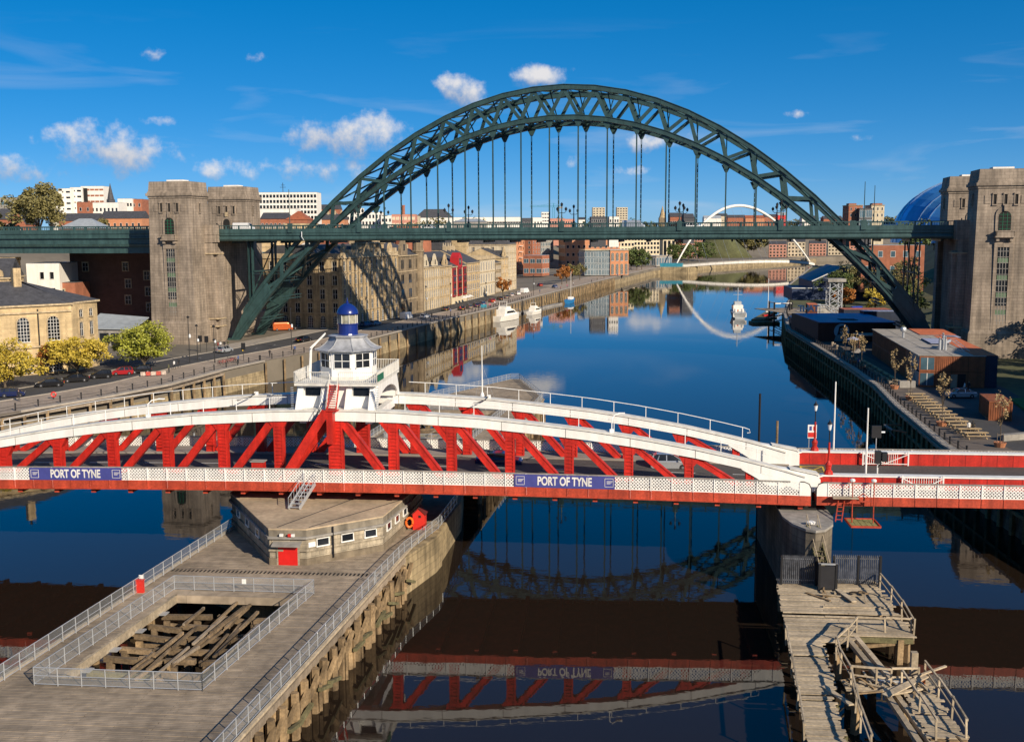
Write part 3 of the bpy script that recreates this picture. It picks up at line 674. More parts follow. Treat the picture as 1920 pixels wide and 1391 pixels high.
for y in (0,14.7):
    mb=MB(); strip(mb,y-.09,y+.09,lambda s:6.98+camb(s),lambda s:7.72+camb(s),sst); strip(mb,y-.2,y+.2,lambda s:6.9+camb(s),lambda s:6.99+camb(s),sst); mb.build('side_girder',M['redg'],sb)
# cross girders below
cg=MB().box(-.2,.2,6.5,.2,14.5,7.2).mesh('cross_girder',M['redg'])
for k in range(24): s=SMIN+1.5+k*3.5; inst('cross_girder',cg,sb,(s,0,camb(s)))
PW=1.8
def lattice_panel(w,h):
    mb=MB(); st=.285; t=.085; x0,x1,z0,z1=.08,w-.08,0.02,h-.02
    def clip(c,sg):
        # line z = sg*(x-c)
        pts=[]
        for x in (x0,x1):
            z=sg*(x-c)
            if z0<=z<=z1: pts.append((x,z))
        for z in (z0,z1):
            x=c+z/sg
            if x0<x<x1: pts.append((x,z))
        return pts[:2] if len(pts)>=2 else None
    k=-h
    c=x0-h
    while c<x1+h:
        for sg,y in ((1,-.012),(-1,.012)):
            p=clip(c,sg)
            if p and math.hypot(p[0][0]-p[1][0],p[0][1]-p[1][1])>.08:
                mb.beam((p[0][0],y,p[0][1]),(p[1][0],y,p[1][1]),.02,t,(0,1,0)) if False else mb.beam((p[0][0],y,p[0][1]),(p[1][0],y,p[1][1]),t,.02,(0,1,0))
        c+=st
    mb.box(x0,-.03,-.0,x1,.03,.06)
    return mb.mesh('lattice_panel',M['white'])
LP=lattice_panel(PW,1.14)
PO=MB().box(-.06,-.07,-.72,.06,.07,1.16).mesh('parapet_post',M['white'])
PR=MB().box(-.05,-.13,-.74,.05,-.09,-.02).mesh('girder_stiffener',M['redg'])
for y,nm in ((0,'near'),(14.7,'far')):
    k=0; s=SMIN+.9
    while s<SMAX-1.4:
        z=7.72+camb(s); dz=math.atan2(camb(s+PW)-camb(s),PW)
        inst('lattice_panel',LP,sb,(s,y,z),(0,-dz,0)); inst('parapet_post',PO,sb,(s,y-.02,z))
        if y==0: inst('girder_stiffener',PR,sb,(s,y,z))
        s+=PW
    inst('parapet_post',PO,sb,(s,y,7.72+camb(s)))
    mb=MB(); strip(mb,y-.09,y+.09,lambda s:8.86+camb(s),lambda s:8.94+camb(s),[s_ for s_ in sst if s_<SMAX-.6]); mb.build('parapet_rail',M['conc_g'],sb)
    # curved end of the parapet
    e=SMAX; mb=MB(); mb.vprism([(s,6.98),(e,6.98),(e,8.35),(e-.15,8.7),(e-.5,8.9),(s,8.9)],y-.04,y+.04); mb.build('end_panel',M['white'],sb)
    mb=MB(); mb.tube([(s,y,8.93),(e-.55,y,8.93),(e-.15,y,8.75),(e+.03,y,8.35),(e+.03,y,6.95)],.06,6); mb.build('end_rail',M['black'],sb)
    mb=MB(); mb.box(s+.02,y-.1,6.97,e-.02,y-.045,7.7); mb.build('end_girder',M['redg'],sb)
# trusses
POSTS=[SC+5.22*k for k in range(-8,8)]
for n0,nm in ((N1,'near truss'),(N2,'far truss')):
    tr=thing('truss',nm,None); tr.parent=sb
    ss=[SC+(HALF-.2)*(-1+2*i/44) for i in range(45)]
    def cth(s): return .92-.20*abs(s-SC)/HALF
    # top chord box with shadow line flange
    mb=MB(); strip(mb,n0-CW/2,n0+CW/2,lambda s:ctop(s)-cth(s)-.12,lambda s:ctop(s)-.14,ss); mb.build('top_chord',M['white'],tr)
    mb=MB(); strip(mb,n0-CW/2-.10,n0+CW/2+.10,lambda s:ctop(s)-.14,lambda s:ctop(s),ss); mb.build('chord_walkway',M['whited'],tr)
    mb=MB()
    for i in range(0,45,3):
        s=ss[i]; mb.box(s-.02,n0-CW/2-.025,ctop(s)-cth(s)-.12,s+.02,n0+CW/2+.025,ctop(s)-.16)
    mb.build('chord_joints',M['conc_g'],tr)
    for sg in (-1,1):
        E_=SC+sg*HALF; z7=7.8
        pl=[(E_-sg*5.6,ctop(E_-sg*5.6)-.3),(E_-sg*5.6,ctop(E_-sg*5.6)-.95),(E_-sg*4.4,9.0),(E_-sg*3.4,8.35),(E_-sg*2.6,z7),(E_+sg*1.1,z7),(E_+sg*1.1,8.9),(E_+sg*.85,9.2),(E_+sg*.3,9.4),(E_-sg*1.5,9.72),(E_-sg*3.5,ctop(E_-sg*3.5)-.12)]
        if sg<0: pl=pl[::-1]
        MB().vprism(pl,n0-CW/2+.01,n0+CW/2-.01).build('end_knuckle',M['white'],tr)
        MB().vprism([(E_+sg*1.1,9.1),(E_+sg*.85,9.28),(E_-sg*1.5,9.78),(E_-sg*1.5,9.86),(E_+sg*.9,9.42),(E_+sg*1.16,9.15)][::sg],n0-CW/2-.08,n0+CW/2+.08).build('knuckle_cap',M['whited'],tr)
    for i,s in enumerate(POSTS):
        zt=ctop(s)-1.0; zb=7.9+camb(s); w=.95 if abs(s-SC)>.1 else 1.5
        if abs(s-SC)>36.2: w=.8
        if zt-zb<.3: continue
        w*= .8+.2*(1-abs(s-SC)/HALF)
        mb=MB(); hw=w*.36
        mb.box(-hw,-.30,0,hw,.30,zt-zb); mb.box(-hw-.1,-.36,0,-hw+.04,.36,zt-zb); mb.box(hw-.04,-.36,0,hw+.1,.36,zt-zb)
        for k in range(int((zt-zb)/.32)): mb.box(-hw-.1,-.375,.08+k*.32,hw+.1,-.30,.16+k*.32)
        mb.build('post',M['red'],tr,loc=(s,n0,zb))
    for sg in (-1,1):
        for k in range(0,7):
            s0=SC+sg*5.22*k+sg*.55; s1=SC+sg*5.22*(k+1)-sg*.75
            z0=ctop(s0)-1.0; z1=7.95+camb(s1)
            if z0-z1<1.2: continue
            mb=MB(); w=.72-.03*k
            mb.beam((s0,n0,z0),(s1,n0,z1),w*.72,.5,(0,1,0))
            d=(Vector((s1,0,z1))-Vector((s0,0,z0))).normalized(); pv=Vector((-d.z,0,d.x))
            for a in (-1,1): mb.beam(Vector((s0,n0,z0))+pv*a*w*.42,Vector((s1,n0,z1))+pv*a*w*.42,.1,.62,(0,1,0))
            mb.build('diagonal',M['red'],tr)
    # gusset band under the chord
    for s in POSTS:
        if abs(s-SC)>34: continue
        MB().vprism([(s-.9,ctop(s-.9)-1.0),(s+.9,ctop(s+.9)-1.0),(s+.45,ctop(s)-1.7),(s-.45,ctop(s)-1.7)],n0-.33,n0+.33).build('gusset',M['red'],tr)
    # hand rail along the chord (outer edge of the far chord, inner edge of the near one)
    ry=n0+CW/2
    for k in range(-12,13):
        s=SC+sg*0+k*3.1
        if abs(s-SC)<4.5: continue
        MB().tube([(s,ry,ctop(s)),(s,ry,ctop(s)+1.02)],.035,5).build('rail_post',M['white'],tr)
    for sg in (-1,1):
        mb=MB(); pts=[(SC+sg*(4.6+k*2.05),ry,ctop(SC+sg*(4.6+k*2.05))+1.02) for k in range(17)]
        e=pts[-1]; pts+= [(e[0]+sg*.45,ry,e[2]-.16),(e[0]+sg*.55,ry,e[2]-.45),(e[0]+sg*.25,ry,e[2]-.5)]
        mb.tube(pts,.035,5); mb.build('hand_rail',M['white'],tr)
# overhead cross beams tying the trusses below the tower
for s in (SC-3,SC+3): MB().box(s-.3,N1,13.2,s+.3,N2,13.9).build('portal_beam',M['white'],sb)
# ---------------------------------------------------------------- control tower
ct=thing('control_cabin','white octagonal control cabin with lead roof and blue domed lantern','cabin',S0,SR)
CX,CY=SC,6.8
# inclined frames from chords to platform
for y,dy in ((N1,1),(N2,-1)):
    for s in (SC-3.3,SC-1.15,SC+1.15,SC+3.3):
        o=MB().add([(s-.28,y-.45*dy,14.35),(s+.28,y-.45*dy,14.35),(s+.28,y+.55*dy,14.35),(s-.28,y+.55*dy,14.35),(s-.25,y+.75*dy,16.6),(s+.25,y+.75*dy,16.6),(s+.25,y+1.9*dy,16.6),(s-.25,y+1.9*dy,16.6)],
           [(0,3,2,1),(4,5,6,7),(0,1,5,4),(1,2,6,5),(2,3,7,6),(3,0,4,7)]); o.build('inclined_frame',M['white'],ct)
    MB().box(SC-3.5,y+.9*dy-.06,14.3,SC+3.5,y+.9*dy+.06,16.5).build('back_boarding',M['white'],ct)
    for s in (SC-2.2,SC+2.2): MB().box(s-.7,y+.78*dy-.05,15.6,s+.7,y+.78*dy+.05,16.3).build('lower_window',M['glass'],ct)
# arched side skirts between the trusses
for sg in (-1,1):
    pts=[(N1+.4,14.3)]+[]; x=SC+sg*3.62
    arc=[(CY+4.4*math.cos(math.pi*(1-i/12)),14.4+1.55*math.sin(math.pi*i/12)) for i in range(13)]
    poly=[(N1-.2,14.4),(N1+1.0,16.6),(N2-1.0,16.6),(N2+.2,14.4)]+arc[::-1]
    MB().xprism(poly if sg>0 else poly,x-.08,x+.08).build('arched_skirt',M['white'],ct)
    for k in range(10): MB().box(x+sg*.12-.03,N1-.3+k*0,14.6+k*.2,x+sg*.35,N1-.1,14.66+k*.2).build('ladder_rung',M['galv'],ct)
MB().box(SC-3.75,N1+.1,16.55,SC+3.75,N2-.1,16.75).build('platform',M['whited'],ct)
# balustrade
def balus(p,q,parent,material,h=1.05,step=.17,base=16.75,name='balustrade'):
    p=Vector((*p,base));q=Vector((*q,base));d=q-p;n=int(d.length/step);mb=MB()
    mb.beam(p+Vector((0,0,h)),q+Vector((0,0,h)),.07,.06); mb.beam(p+Vector((0,0,.1)),q+Vector((0,0,.1)),.05,.05)
    for i in range(n+1): a=p+d*i/n; mb.beam(a+Vector((0,0,.1)),a+Vector((0,0,h)),.035,.035)
    mb.build(name,material,parent)
balus((SC-3.75,N1+.1),(SC-.55,N1+.1),ct,M['whited']); balus((SC+.35,N1+.1),(SC+3.75,N1+.1),ct,M['whited'])
balus((SC-3.75,N2-.1),(SC+3.75,N2-.1),ct,M['whited']); balus((SC-3.75,N1+.1),(SC-3.75,N2-.1),ct,M['whited']); balus((SC+3.75,N1+.1),(SC+3.75,N2-.1),ct,M['whited'])
o8=R(22.5)
def oct_lathe(mb,prof): return mb.lathe(prof,CX,CY,8,o8)
oct_lathe(MB(),[(2.62,16.75),(2.62,19.45)]).build('wall',M['white'],ct)
oct_lathe(MB(),[(2.7,16.75),(2.74,17.0),(2.64,17.02)]).build('skirting',M['whited'],ct)
oct_lathe(MB(),[(3.10,19.32),(3.16,19.40),(2.66,19.55),(2.2,19.85),(1.85,20.22),(1.70,20.52),(1.9,20.55),(1.9,20.66),(1.3,20.7)]).build('roof',M['lead'],ct)
hip=MB()
for j in range(8):
    a=o8+j*math.pi/4; pr=[(3.14,19.43),(2.66,19.58),(2.2,19.88),(1.85,20.25),(1.72,20.52)]
    hip.tube([(CX+r*math.cos(a),CY+r*math.sin(a),z) for r,z in pr],.045,5)
hip.build('roof_hips',M['lead'],ct)
wm=MB(); wm.box(-.8,-.06,0,-.72,.02,1.45); wm.box(.72,-.06,0,.8,.02,1.45); wm.box(-.8,-.06,0,.8,.02,.08); wm.box(-.8,-.06,1.38,.8,.02,1.46); wm.box(-.03,-.05,0,.03,.02,1.4); wm.box(-.8,-.05,.7,.8,.02,.76); wm=wm.mesh('window',M['white']); wp=MB().box(-.74,-.02,.04,.74,.03,1.4).mesh('pane',M['glass'])
ap8=2.62*math.cos(R(22.5))
for j in range(8):
    a=j*math.pi/4; o=inst('window',wm,ct,(CX+(ap8+.02)*math.cos(a),CY+(ap8+.02)*math.sin(a),17.75),(0,0,a+math.pi/2)); inst('pane',wp,o)
MB().lathe([(.98,20.66),(.94,20.8),(.92,21.65),(.99,21.67),(.99,21.76)],CX,CY,20).build('lantern_base',M['blue'],ct)
lg=MB().lathe([(.86,21.76),(.86,22.62)],CX,CY,16).build('lantern_glass',mat('lantern_glass',(.30,.29,.22),.1,var=.4,scale=2,spec=.8),ct)
gb=MB()
for j in range(8):
    a=o8+j*math.pi/4; gb.beam((CX+.9*math.cos(a),CY+.9*math.sin(a),21.74),(CX+.9*math.cos(a),CY+.9*math.sin(a),22.64),.06)
gb.build('glazing_bars',M['whited'],lg)
dmo=MB().lathe([(1.02,22.6),(1.02,22.7),(.97,22.9),(.84,23.15),(.62,23.38),(.33,23.55),(.15,23.61)],CX,CY,20).build('dome',M['blue'],ct,smooth=True)
MB().lathe([(.12,23.6),(.14,23.75),(.06,23.82),(.02,24.15)],CX,CY,10).build('finial',M['blue'],dmo)
MB().tube([(CX-3.35,CY-1.6,16.75),(CX-3.2,CY-1.5,19.6),(CX-1.9,CY-.9,20.9)],.07,6).build('flue_pipe',M['white'],ct)
MB().tube([(CX-3.1,CY-2.1,16.75),(CX-2.95,CY-2.0,19.6),(CX-1.9,CY-1.2,20.8)],.06,6).build('flue_pipe',M['white'],ct)
MB().box(SC+3.82,N1+.3,16.95,SC+3.88,N1+2.6,17.55).build('sign_board',M['green'],ct)
# red stair from road to platform
st=thing('access_stair','steep red stair with railings up to the control cabin','stair',S0,SR)
def stair(p,q,w,root,material,steps,rail=None,axis=(1,0,0)):
    p=Vector(p);q=Vector(q);ax=Vector(axis)
    for s in (-1,1): MB().beam(p+ax*s*w/2,q+ax*s*w/2,.07,.32).build('stringer',material,root)
    tm=MB().box(-w/2,-.14,-.025,w/2,.14,.025); ang=math.atan2(ax.y,ax.x); tmm=tm.mesh('tread',material)
    for i in range(steps): 
        c=p.lerp(q,(i+.5)/steps); inst('tread',tmm,root,c,(0,0,ang))
    for s in (-1,1):
        mb=MB(); up=Vector((0,0,.95)); mb.tube([p+ax*s*w/2+up,q+ax*s*w/2+up],.03,5)
        for i in range(7): a=p.lerp(q,i/6)+ax*s*w/2; mb.tube([a,a+up],.022,4)
        mb.build('stair_rail',rail or material,root)
stair((SC-.1,N1-1.05,14.6),(SC-.1,N1+.2,16.7),.8,st,M['red'],11,M['whited'])
MB().box(SC-.7,N1-1.55,14.5,SC+.5,N1-.62,14.6).build('landing',M['red'],st)
stair((SC-4.6,N1-1.08,8.1),(SC-.6,N1-1.08,14.55),.75,st,M['red'],20,M['black'],axis=(0,1,0))
MB().beam((SC-4.7,N1-1.49,8.1),(SC-.5,N1-1.49,14.5),.1,.75).build('outer_stringer',M['red'],st)
MB().box(SC-.45,N1-1.5,11.6,SC+.1,N1-.6,14.45).build('stair_bracket',M['red'],st)
o=thing('control_box','red equipment cabinet beside a truss post on the swing bridge deck','cabinet',S0,SR)
MB().box(SC-7.6,N1-.9,8.2,SC-6.5,N1-.2,9.75).build('cabinet_body',M['red'],o); MB().box(SC-7.7,N1-1.0,9.75,SC-6.4,N1-.1,9.83).build('cabinet_top',M['conc_g'],o); MB().box(SC-7.4,N1-.93,8.4,SC-6.7,N1-.9,9.6).build('cabinet_door',M['red'],o)
# banners
for s0,wd,lab in ((3.0,8.7,'left'),(47.3,8.7,'right')):
    t=thing('banner','blue PORT OF TYNE banner on the %s part of the lattice parapet'%lab,'banner',S0,SR)
    z0=7.74+camb(s0+4.5)-.03
    mb=MB(); mb.vprism([(s0,7.74+camb(s0)),(s0+wd/2,z0),(s0+wd,7.74+camb(s0+wd)),(s0+wd,8.86+camb(s0+wd)),(s0+wd/2,z0+1.13),(s0,8.86+camb(s0))],-.115,-.10); mb.build('cloth',M['banner'],t)
    me=text_mesh('PORT OF TYNE',.86,.006,M['letter']); ang=math.atan2(camb(s0+wd)-camb(s0),wd)
    inst('lettering',me,t,(s0+wd/2,-.125,z0+.56),(R(90),-ang,0),(.80,1.22,1))
    for c in (s0+.5,s0+wd-.5):
        mb=MB(); zc=7.74+camb(c)+.56; r=.36
        for a,b in (((-r,-r),(r,-r)),((r,-r),(r,r)),((r,r),(-r,r)),((-r,r),(-r,-r))): mb.beam((c+a[0],-.125,zc+a[1]),(c+b[0],-.125,zc+b[1]),.03,.03)
        for zz in (.12,.02,-.08): mb.box(c-.2,-.13,zc+zz-.02,c+.2+zz,-.12,zc+zz+.02)
        mb.build('emblem_square',M['letter'],t)
    for k in range(5):
        pass
# lamps on the chords
for i,(s,n0) in enumerate(((SC-17.4,N1),(SC+24.6,N1),(SC-10.8,N2),(SC+12.6,N2))):
    t=thing('deck_light',('white curved lamp on the left half of the near white chord','white lamp bracket on the right half of the near white chord','lamp bracket on the left half of the far white chord','lamp bracket on the right half of the far white chord')[i],'lamp',SW(s,n0),SR,'lamps on the swing bridge chords')
    z=ctop(s); MB().cbox(0,0,z+.15,.35,.3,.3).build('base_box',M['white'],t)
    if n0==N1: MB().tube([(0,0,z),(0,0,z+1.2),(.25,.3,z+1.5),(.7,.9,z+1.55)],.05,6).build('arm',M['white'],t); MB().cbox(.85,1.05,z+1.54,.6,.25,.1).build('lamp_head',M['white'],t)
    else: MB().tube([(0,0,z+.2),(-.3,-.8,z-.1),(-1.0,-2.0,z-.2)],.05,6).build('arm',M['black'],t); MB().cbox(-1.1,-2.2,z-.2,.3,.7,.12).build('lamp_head',M['conc_g'],t)
# ---------------------------------------------------------------- fixed approach (right)
ar=thing('bridge_approach','fixed right approach with red parapet walls and white copings','bridge',S0,SR)
AX0,AX1=73.1,135
MB().box(AX0,.2,7.1,AX1,14.6,7.75).build('deck_slab',M['redg'],ar)
MB().box(AX0,N1+.9,7.75,AX1,N2+.2,7.85).build('roadway',M['asph2'],ar)
MB().box(AX0,.25,7.75,AX1,2.0,7.95).build('footway',MATS['footway'],ar); MB().box(AX0,N2+.9,7.75,AX1,14.5,7.95).build('footway',MATS['footway'],ar)
for y in (0,14.7):
    MB().box(AX0,y-.09,6.95,AX1,y+.09,7.72).build('side_girder',M['redg'],ar); MB().box(AX0+.5,y-.09,8.86,AX1,y+.09,8.94).build('parapet_rail',M['conc_g'],ar)
    s=AX0+.95
    MB().vprism([(AX0,6.98),(s,6.98),(s,8.9),(AX0+.5,8.9),(AX0+.15,8.7),(AX0,8.35)],y-.04,y+.04).build('end_panel',M['white'],ar)
    MB().tube([(s,y,8.93),(AX0+.55,y,8.93),(AX0+.15,y,8.75),(AX0-.03,y,8.35),(AX0-.03,y,6.95)],.06,6).build('end_rail',M['black'],ar)
    k=0
    while s<(112 if y==0 else AX1-30):
        inst('lattice_panel',LP,ar,(s,y,7.72)); inst('parapet_post',PO,ar,(s,y-.02,7.72)); 
        if y==0: inst('girder_stiffener',PR,ar,(s,y,7.72))
        s+=PW
for y0,y1,sd,x1 in ((2.0,2.9,-1,91.6),(12.2,13.1,-1,AX1)):
    MB().vprism([(AX0+.1,7.8),(x1,7.8),(x1,9.0),(AX0+.9,9.0),(AX0+.35,8.85),(AX0+.1,8.4)],y0+.08,y1-.08).build('parapet_wall',M['red'],ar)
    MB().vprism([(AX0+.02,8.2),(AX0+.02,8.45),(AX0+.3,8.93),(AX0+.85,9.1),(x1,9.1),(x1+.0,8.98),(AX0+.9,8.98),(AX0+.4,8.8),(AX0+.14,8.4),(AX0+.14,8.2)],y0,y1).build('coping',M['white'],ar)
    jm=MB().box(-.02,y0+.06,7.8,.02,y0+.09,8.98).mesh('panel_joint',mat('red_joint',(.28,.01,.006),.6))
    for k in range(24):
        if AX0+1.6+k*1.45<x1: inst('panel_joint',jm,ar,(AX0+1.6+k*1.45,0,0))
MB().box(91.62,2.05,7.8,AX1,2.85,9.0).build('parapet_wall_extension',mat('faded_blue_wall',(.16,.06,.05),.6),ar)
# yellow box junction at the joint
mb=MB(); z=7.862
def yl(a,b,w=.12):
    a=Vector((*a,z));b=Vector((*b,z));d=(b-a).normalized();n=Vector((-d.y,d.x,0))*w/2; mb.quad(a-n,b-n,b+n,a+n)
q=[(73.6,8.3),(75.4,8.3),(75.7,11.2),(73.6,11.2)]
for i in range(4): yl(q[i],q[(i+1)%4],.16)
z=7.866; yl(q[0],q[2]); yl(q[1],q[3],.1)
z=7.87; yl((73.6,9.7),(75.6,9.7),.1)
mb.build('yellow_hatching',M['yellow'],ar)
# gates
def gate(y,label,x0=80.0,w=3.4):
    t=thing('barrier_gate',label,'gate',SW(x0,y,7.9),SR,'white barrier gates')
    for k in (0,w): MB().box(k-.06,-.06,0,k+.06,.06,1.35).build('post',M['white'],t)
    MB().beam((0,0,1.15),(w,0,1.15),.07).build('top_rail',M['white'],t); MB().beam((0,0,.15),(w,0,.15),.07).build('bottom_rail',M['white'],t)
    MB().beam((0,-.03,1.1),(w/2,-.03,.2),.07).build('brace',M['white'],t); MB().beam((w/2,-.03,.2),(w,-.03,1.1),.07).build('brace',M['white'],t)
    b=MB().box(-.02,-.02,.15,.02,.02,1.15).mesh('picket',M['white'])
    for k in range(1,17): inst('picket',b,t,(k*.2,0,0))
gate(11.9,'white barrier gate folded against the far red parapet',79.6,4.2); gate(1.75,'white barrier gate folded against the near red parapet',80.6,3.4)
# lamps and poles
def red_lamp(loc,label):
    t=thing('lamp_post',label,'lamp post',loc,0,'red lamp posts')
    MB().lathe([(.42,0),(.36,.25),(.22,.4),(.26,.7),(.3,.85),(.16,1.05),(.11,1.2),(.09,2.8)],k=10).build('column',M['red'],t)
    MB().tube([(0,0,2.8),(0,0,3.9)],.05,6).build('upper_column',M['black'],t)
    MB().lathe([(.08,3.85),(.13,3.95),(.2,4.4)],k=8).build('lantern',M['lens'],t); MB().lathe([(.24,4.4),(.2,4.5),(.07,4.65),(.02,4.85)],k=8).build('lantern_cap',M['black'],t)
red_lamp(SW(74.5,2.45,9.1),'red lamp post on the near white coping'); red_lamp(SW(75.2,12.7,9.1),'red lamp post on the far white coping')
for loc,h,lab in ((SW(77.9,3.4,7.9),6.9,'near white pole at the bridge approach'),(SW(77.3,14.2,7.9),7.7,'far white pole at the bridge approach')):
    tag(MB().tube([(0,0,0),(0,0,h)],[.09,.06],6).build('flag_pole',M['white'],None,loc=loc),lab,'pole','white poles on the approach')
t=thing('traffic_signal','black traffic signal on a white post by the near pole','traffic light',SW(78.9,3.5,7.9),SR)
MB().tube([(0,0,0),(0,0,2.0)],.07,6).build('post',M['white'],t); MB().box(-.25,-.25,2.0,.25,.2,3.1).build('signal_head',M['black'],t); MB().box(.3,-.35,2.2,.75,.1,3.0).build('signal_hood',M['black'],t); MB().tube([(0,0,1.6),(.3,-.2,2.1)],.05,5).build('bracket',M['black'],t)
t=thing('traffic_signal','black signal seen from behind beyond the far lattice parapet','traffic light',SW(81.3,14.1,7.95),SR)
MB().tube([(0,0,0),(0,0,2.2)],.05,6).build('post',M['galv'],t); MB().box(-.45,-.1,2.2,.45,.1,3.4).build('signal_back',M['black'],t); MB().box(.45,-.05,2.7,.8,.05,2.85).build('arm',M['lens'],t)
t=thing('notice_sign','white and red notice on two legs behind the far parapet','sign',SW(76.2,19.5,5.5),SR)
MB().box(-.45,-.04,3.5,.45,.04,4.9).build('sign_board',M['white'],t); MB().box(-.42,-.05,3.6,.42,-.042,4.1).build('red_panel',M['redp'],t); MB().box(-.3,-.05,4.3,-.05,-.042,4.75).build('symbol',M['banner'],t); MB().box(.1,-.05,4.3,.35,-.042,4.75).build('symbol',M['redp'],t)
for k in (-.3,.3): MB().tube([(k,0,-1),(k,0,3.5)],.05,5).build('leg',M['galv'],t)
tag(MB().tube([(0,0,0),(0,0,5.5)],.13,6).build('timber_pile',M['pile'],None,loc=SW(72.9,21,5.0)),'weathered double pile tip behind the far parapet','pile')
tag(MB().tube([(0,0,-4),(0,0,9.2)],.12,6).build('mooring_post',M['black'],None,loc=SW(71.2,22,4.0)),'tall thin black post standing in the river beyond the swing bridge','post')
# hanging maintenance cradle
t=thing('work_cradle','rust red work platform hung below the approach lattice','platform',SW(75.9,-.6,0),SR)
for x in (0,1.75):
    MB().tube([(x,-.1,9.2),(x,-.25,5.7)],.05,5).build('hanger_rod',M['redg'],t); MB().lathe([(.03,9.1),(.22,9.2),(.22,9.35),(.1,9.42)],x,0,8).build('hook_cap',M['white'],t)
MB().beam((0,-.15,7.5),(1.75,-.15,7.5),.09).build('cross_bar',M['redg'],t); MB().beam((0,-.15,7.5),(.87,-.15,8.2),.07).build('brace',M['redg'],t); MB().beam((1.75,-.15,7.5),(.87,-.15,8.2),.07).build('brace',M['redg'],t)
for k in range(5): MB().box(-.25+k*.46,-1.3,5.6,-.25+k*.46+.42,1.0,5.67).build('floor_board',mat('mossy_board',(.24,.23,.09),.9,var=.3,scale=3),t)
for a,b in (((-.3,-1.4),(2.1,-1.4)),((-.3,1.1),(2.1,1.1)),((-.3,-1.4),(-.3,1.1)),((2.1,-1.4),(2.1,1.1))): MB().beam((*a,5.66),(*b,5.66),.12,.16).build('edge_beam',M['redg'],t)
t=thing('access_ladder','leaning red steel ladder between approach girder and pier top','ladder',SW(74.4,-.4,0),SR)
for s in (0,.5): MB().beam((s+.5,.2,7.6),(s-.3,-2.6,6.35),.08).build('stile',M['redg'],t)
for k in range(6): MB().beam((.5-.8*k/5.5-.0,.2-2.8*k/5.5,7.55-1.2*k/5.5),(1.0-.8*k/5.5,.2-2.8*k/5.5,7.55-1.2*k/5.5),.05).build('rung',M['redg'],t)
MB().box(-.1,-.5,7.72,2.0,.1,7.85).build('top_step',M['wood'],t)

# ================================================================ TIMBER PIER OF THE SWING BRIDGE (swing frame)
JZ=3.3
def SL(n): return 20.9+(n+1.7)*.066
def SRt(n): return 38.9+n*.075
jt=thing('timber_pier','long grey timber pier carrying the swing bridge pivot','pier',S0,SR)
HOLE=(-31.6,-16.2); HOLE2=(44,68)
def hole_s(n): return (SL(n)+3.3,SRt(n)-5.0)
pm=MB(); n=-46.0; r=random.Random(3)
while n<104:
    a,b=SL(n),SRt(n)
    if 14<n<20 : pass
    segs=[(a,b)]
    for h in (HOLE,HOLE2):
        if h[0]<n<h[1]: hs=hole_s(n); segs=[(a,hs[0]),(hs[1],b)]
    if n>80: k=(n-80)/24; c=a+(b-a)*.55; segs=[(a+(c-a)*k*.9,b-(b-c)*k*.9)]
    for (p,q) in segs:
        # boards of two or three lengths, uneven tops
        cuts=[p]; 
        if q-p>9: cuts+=[p+(q-p)*(.35+.1*r.random()),p+(q-p)*(.66+.1*r.random())]
        cuts.append(q)
        for u,v in zip(cuts,cuts[1:]):
            dz=r.uniform(-.012,.012); pm.box(u+.01,n,JZ-.12,v-.01,n+.195,JZ+dz)
    n+=.21
o=pm.build('deck_boards',M['wood'],jt); o['kind']='stuff'
# edge beams, bearers
for sf in (SL,SRt):
    MB().beam((sf(-46),-46,JZ-.28),(sf(78),78,JZ-.28),.35,.45).build('edge_beam',M['wood'],jt)
    MB().beam((sf(-46),-46,JZ+.08),(sf(78),78,JZ+.08),.22,.16).build('kerb_beam',M['silverwood'],jt)
MB().prism([(SL(79)+.4,79),(SRt(79)-.4,79),(SRt(103)-7.6,103),(SL(103)+9.2,103)],-2,JZ-.15).build('pier_end_frame',M['pile'],jt)
for n in range(-45,78,3):
    segs=[(SL(n),SRt(n))]
    for h in (HOLE,HOLE2):
        if h[0]<n<h[1]: hs=hole_s(n); segs=[(SL(n),hs[0]),(hs[1],SRt(n))]
    for a,b in segs: MB().beam((a,n,JZ-.35),(b,n,JZ-.35),.35,.35).build('bearer',M['moss'],jt)
# dark drain grating across the deck
mb=MB()
for k in range(52):
    s=SL(-10.6)+.3+k*.33; mb.box(s,-10.9,JZ+.014,s+.14,-10.3,JZ+.022)
mb.build('slotted_board_row',M['dark'],jt)
# stone core island under the pivot
MB().prism([(SL(-10)+1.5,-8),(30,-14),(SRt(-8)-.2,-7),(SRt(0)+1.2,1),(SRt(14)+.6,14),(SRt(20)-1,24),(30,30),(SL(20)+1,22),(SL(14)-.5,14),(SL(0)-.6,0)],-3,JZ-.2).build('masonry_core',M['quay'],jt)
MB().prism([(SRt(-6)+.1,-6),(SRt(0)+1.3,0.5),(SRt(0)+1.5,2.5),(SRt(4)+.4,5),(SRt(0)-1,5),(SRt(-6)-1.2,-5)],-3,JZ-.05).build('masonry_nose',M['quay'],jt)
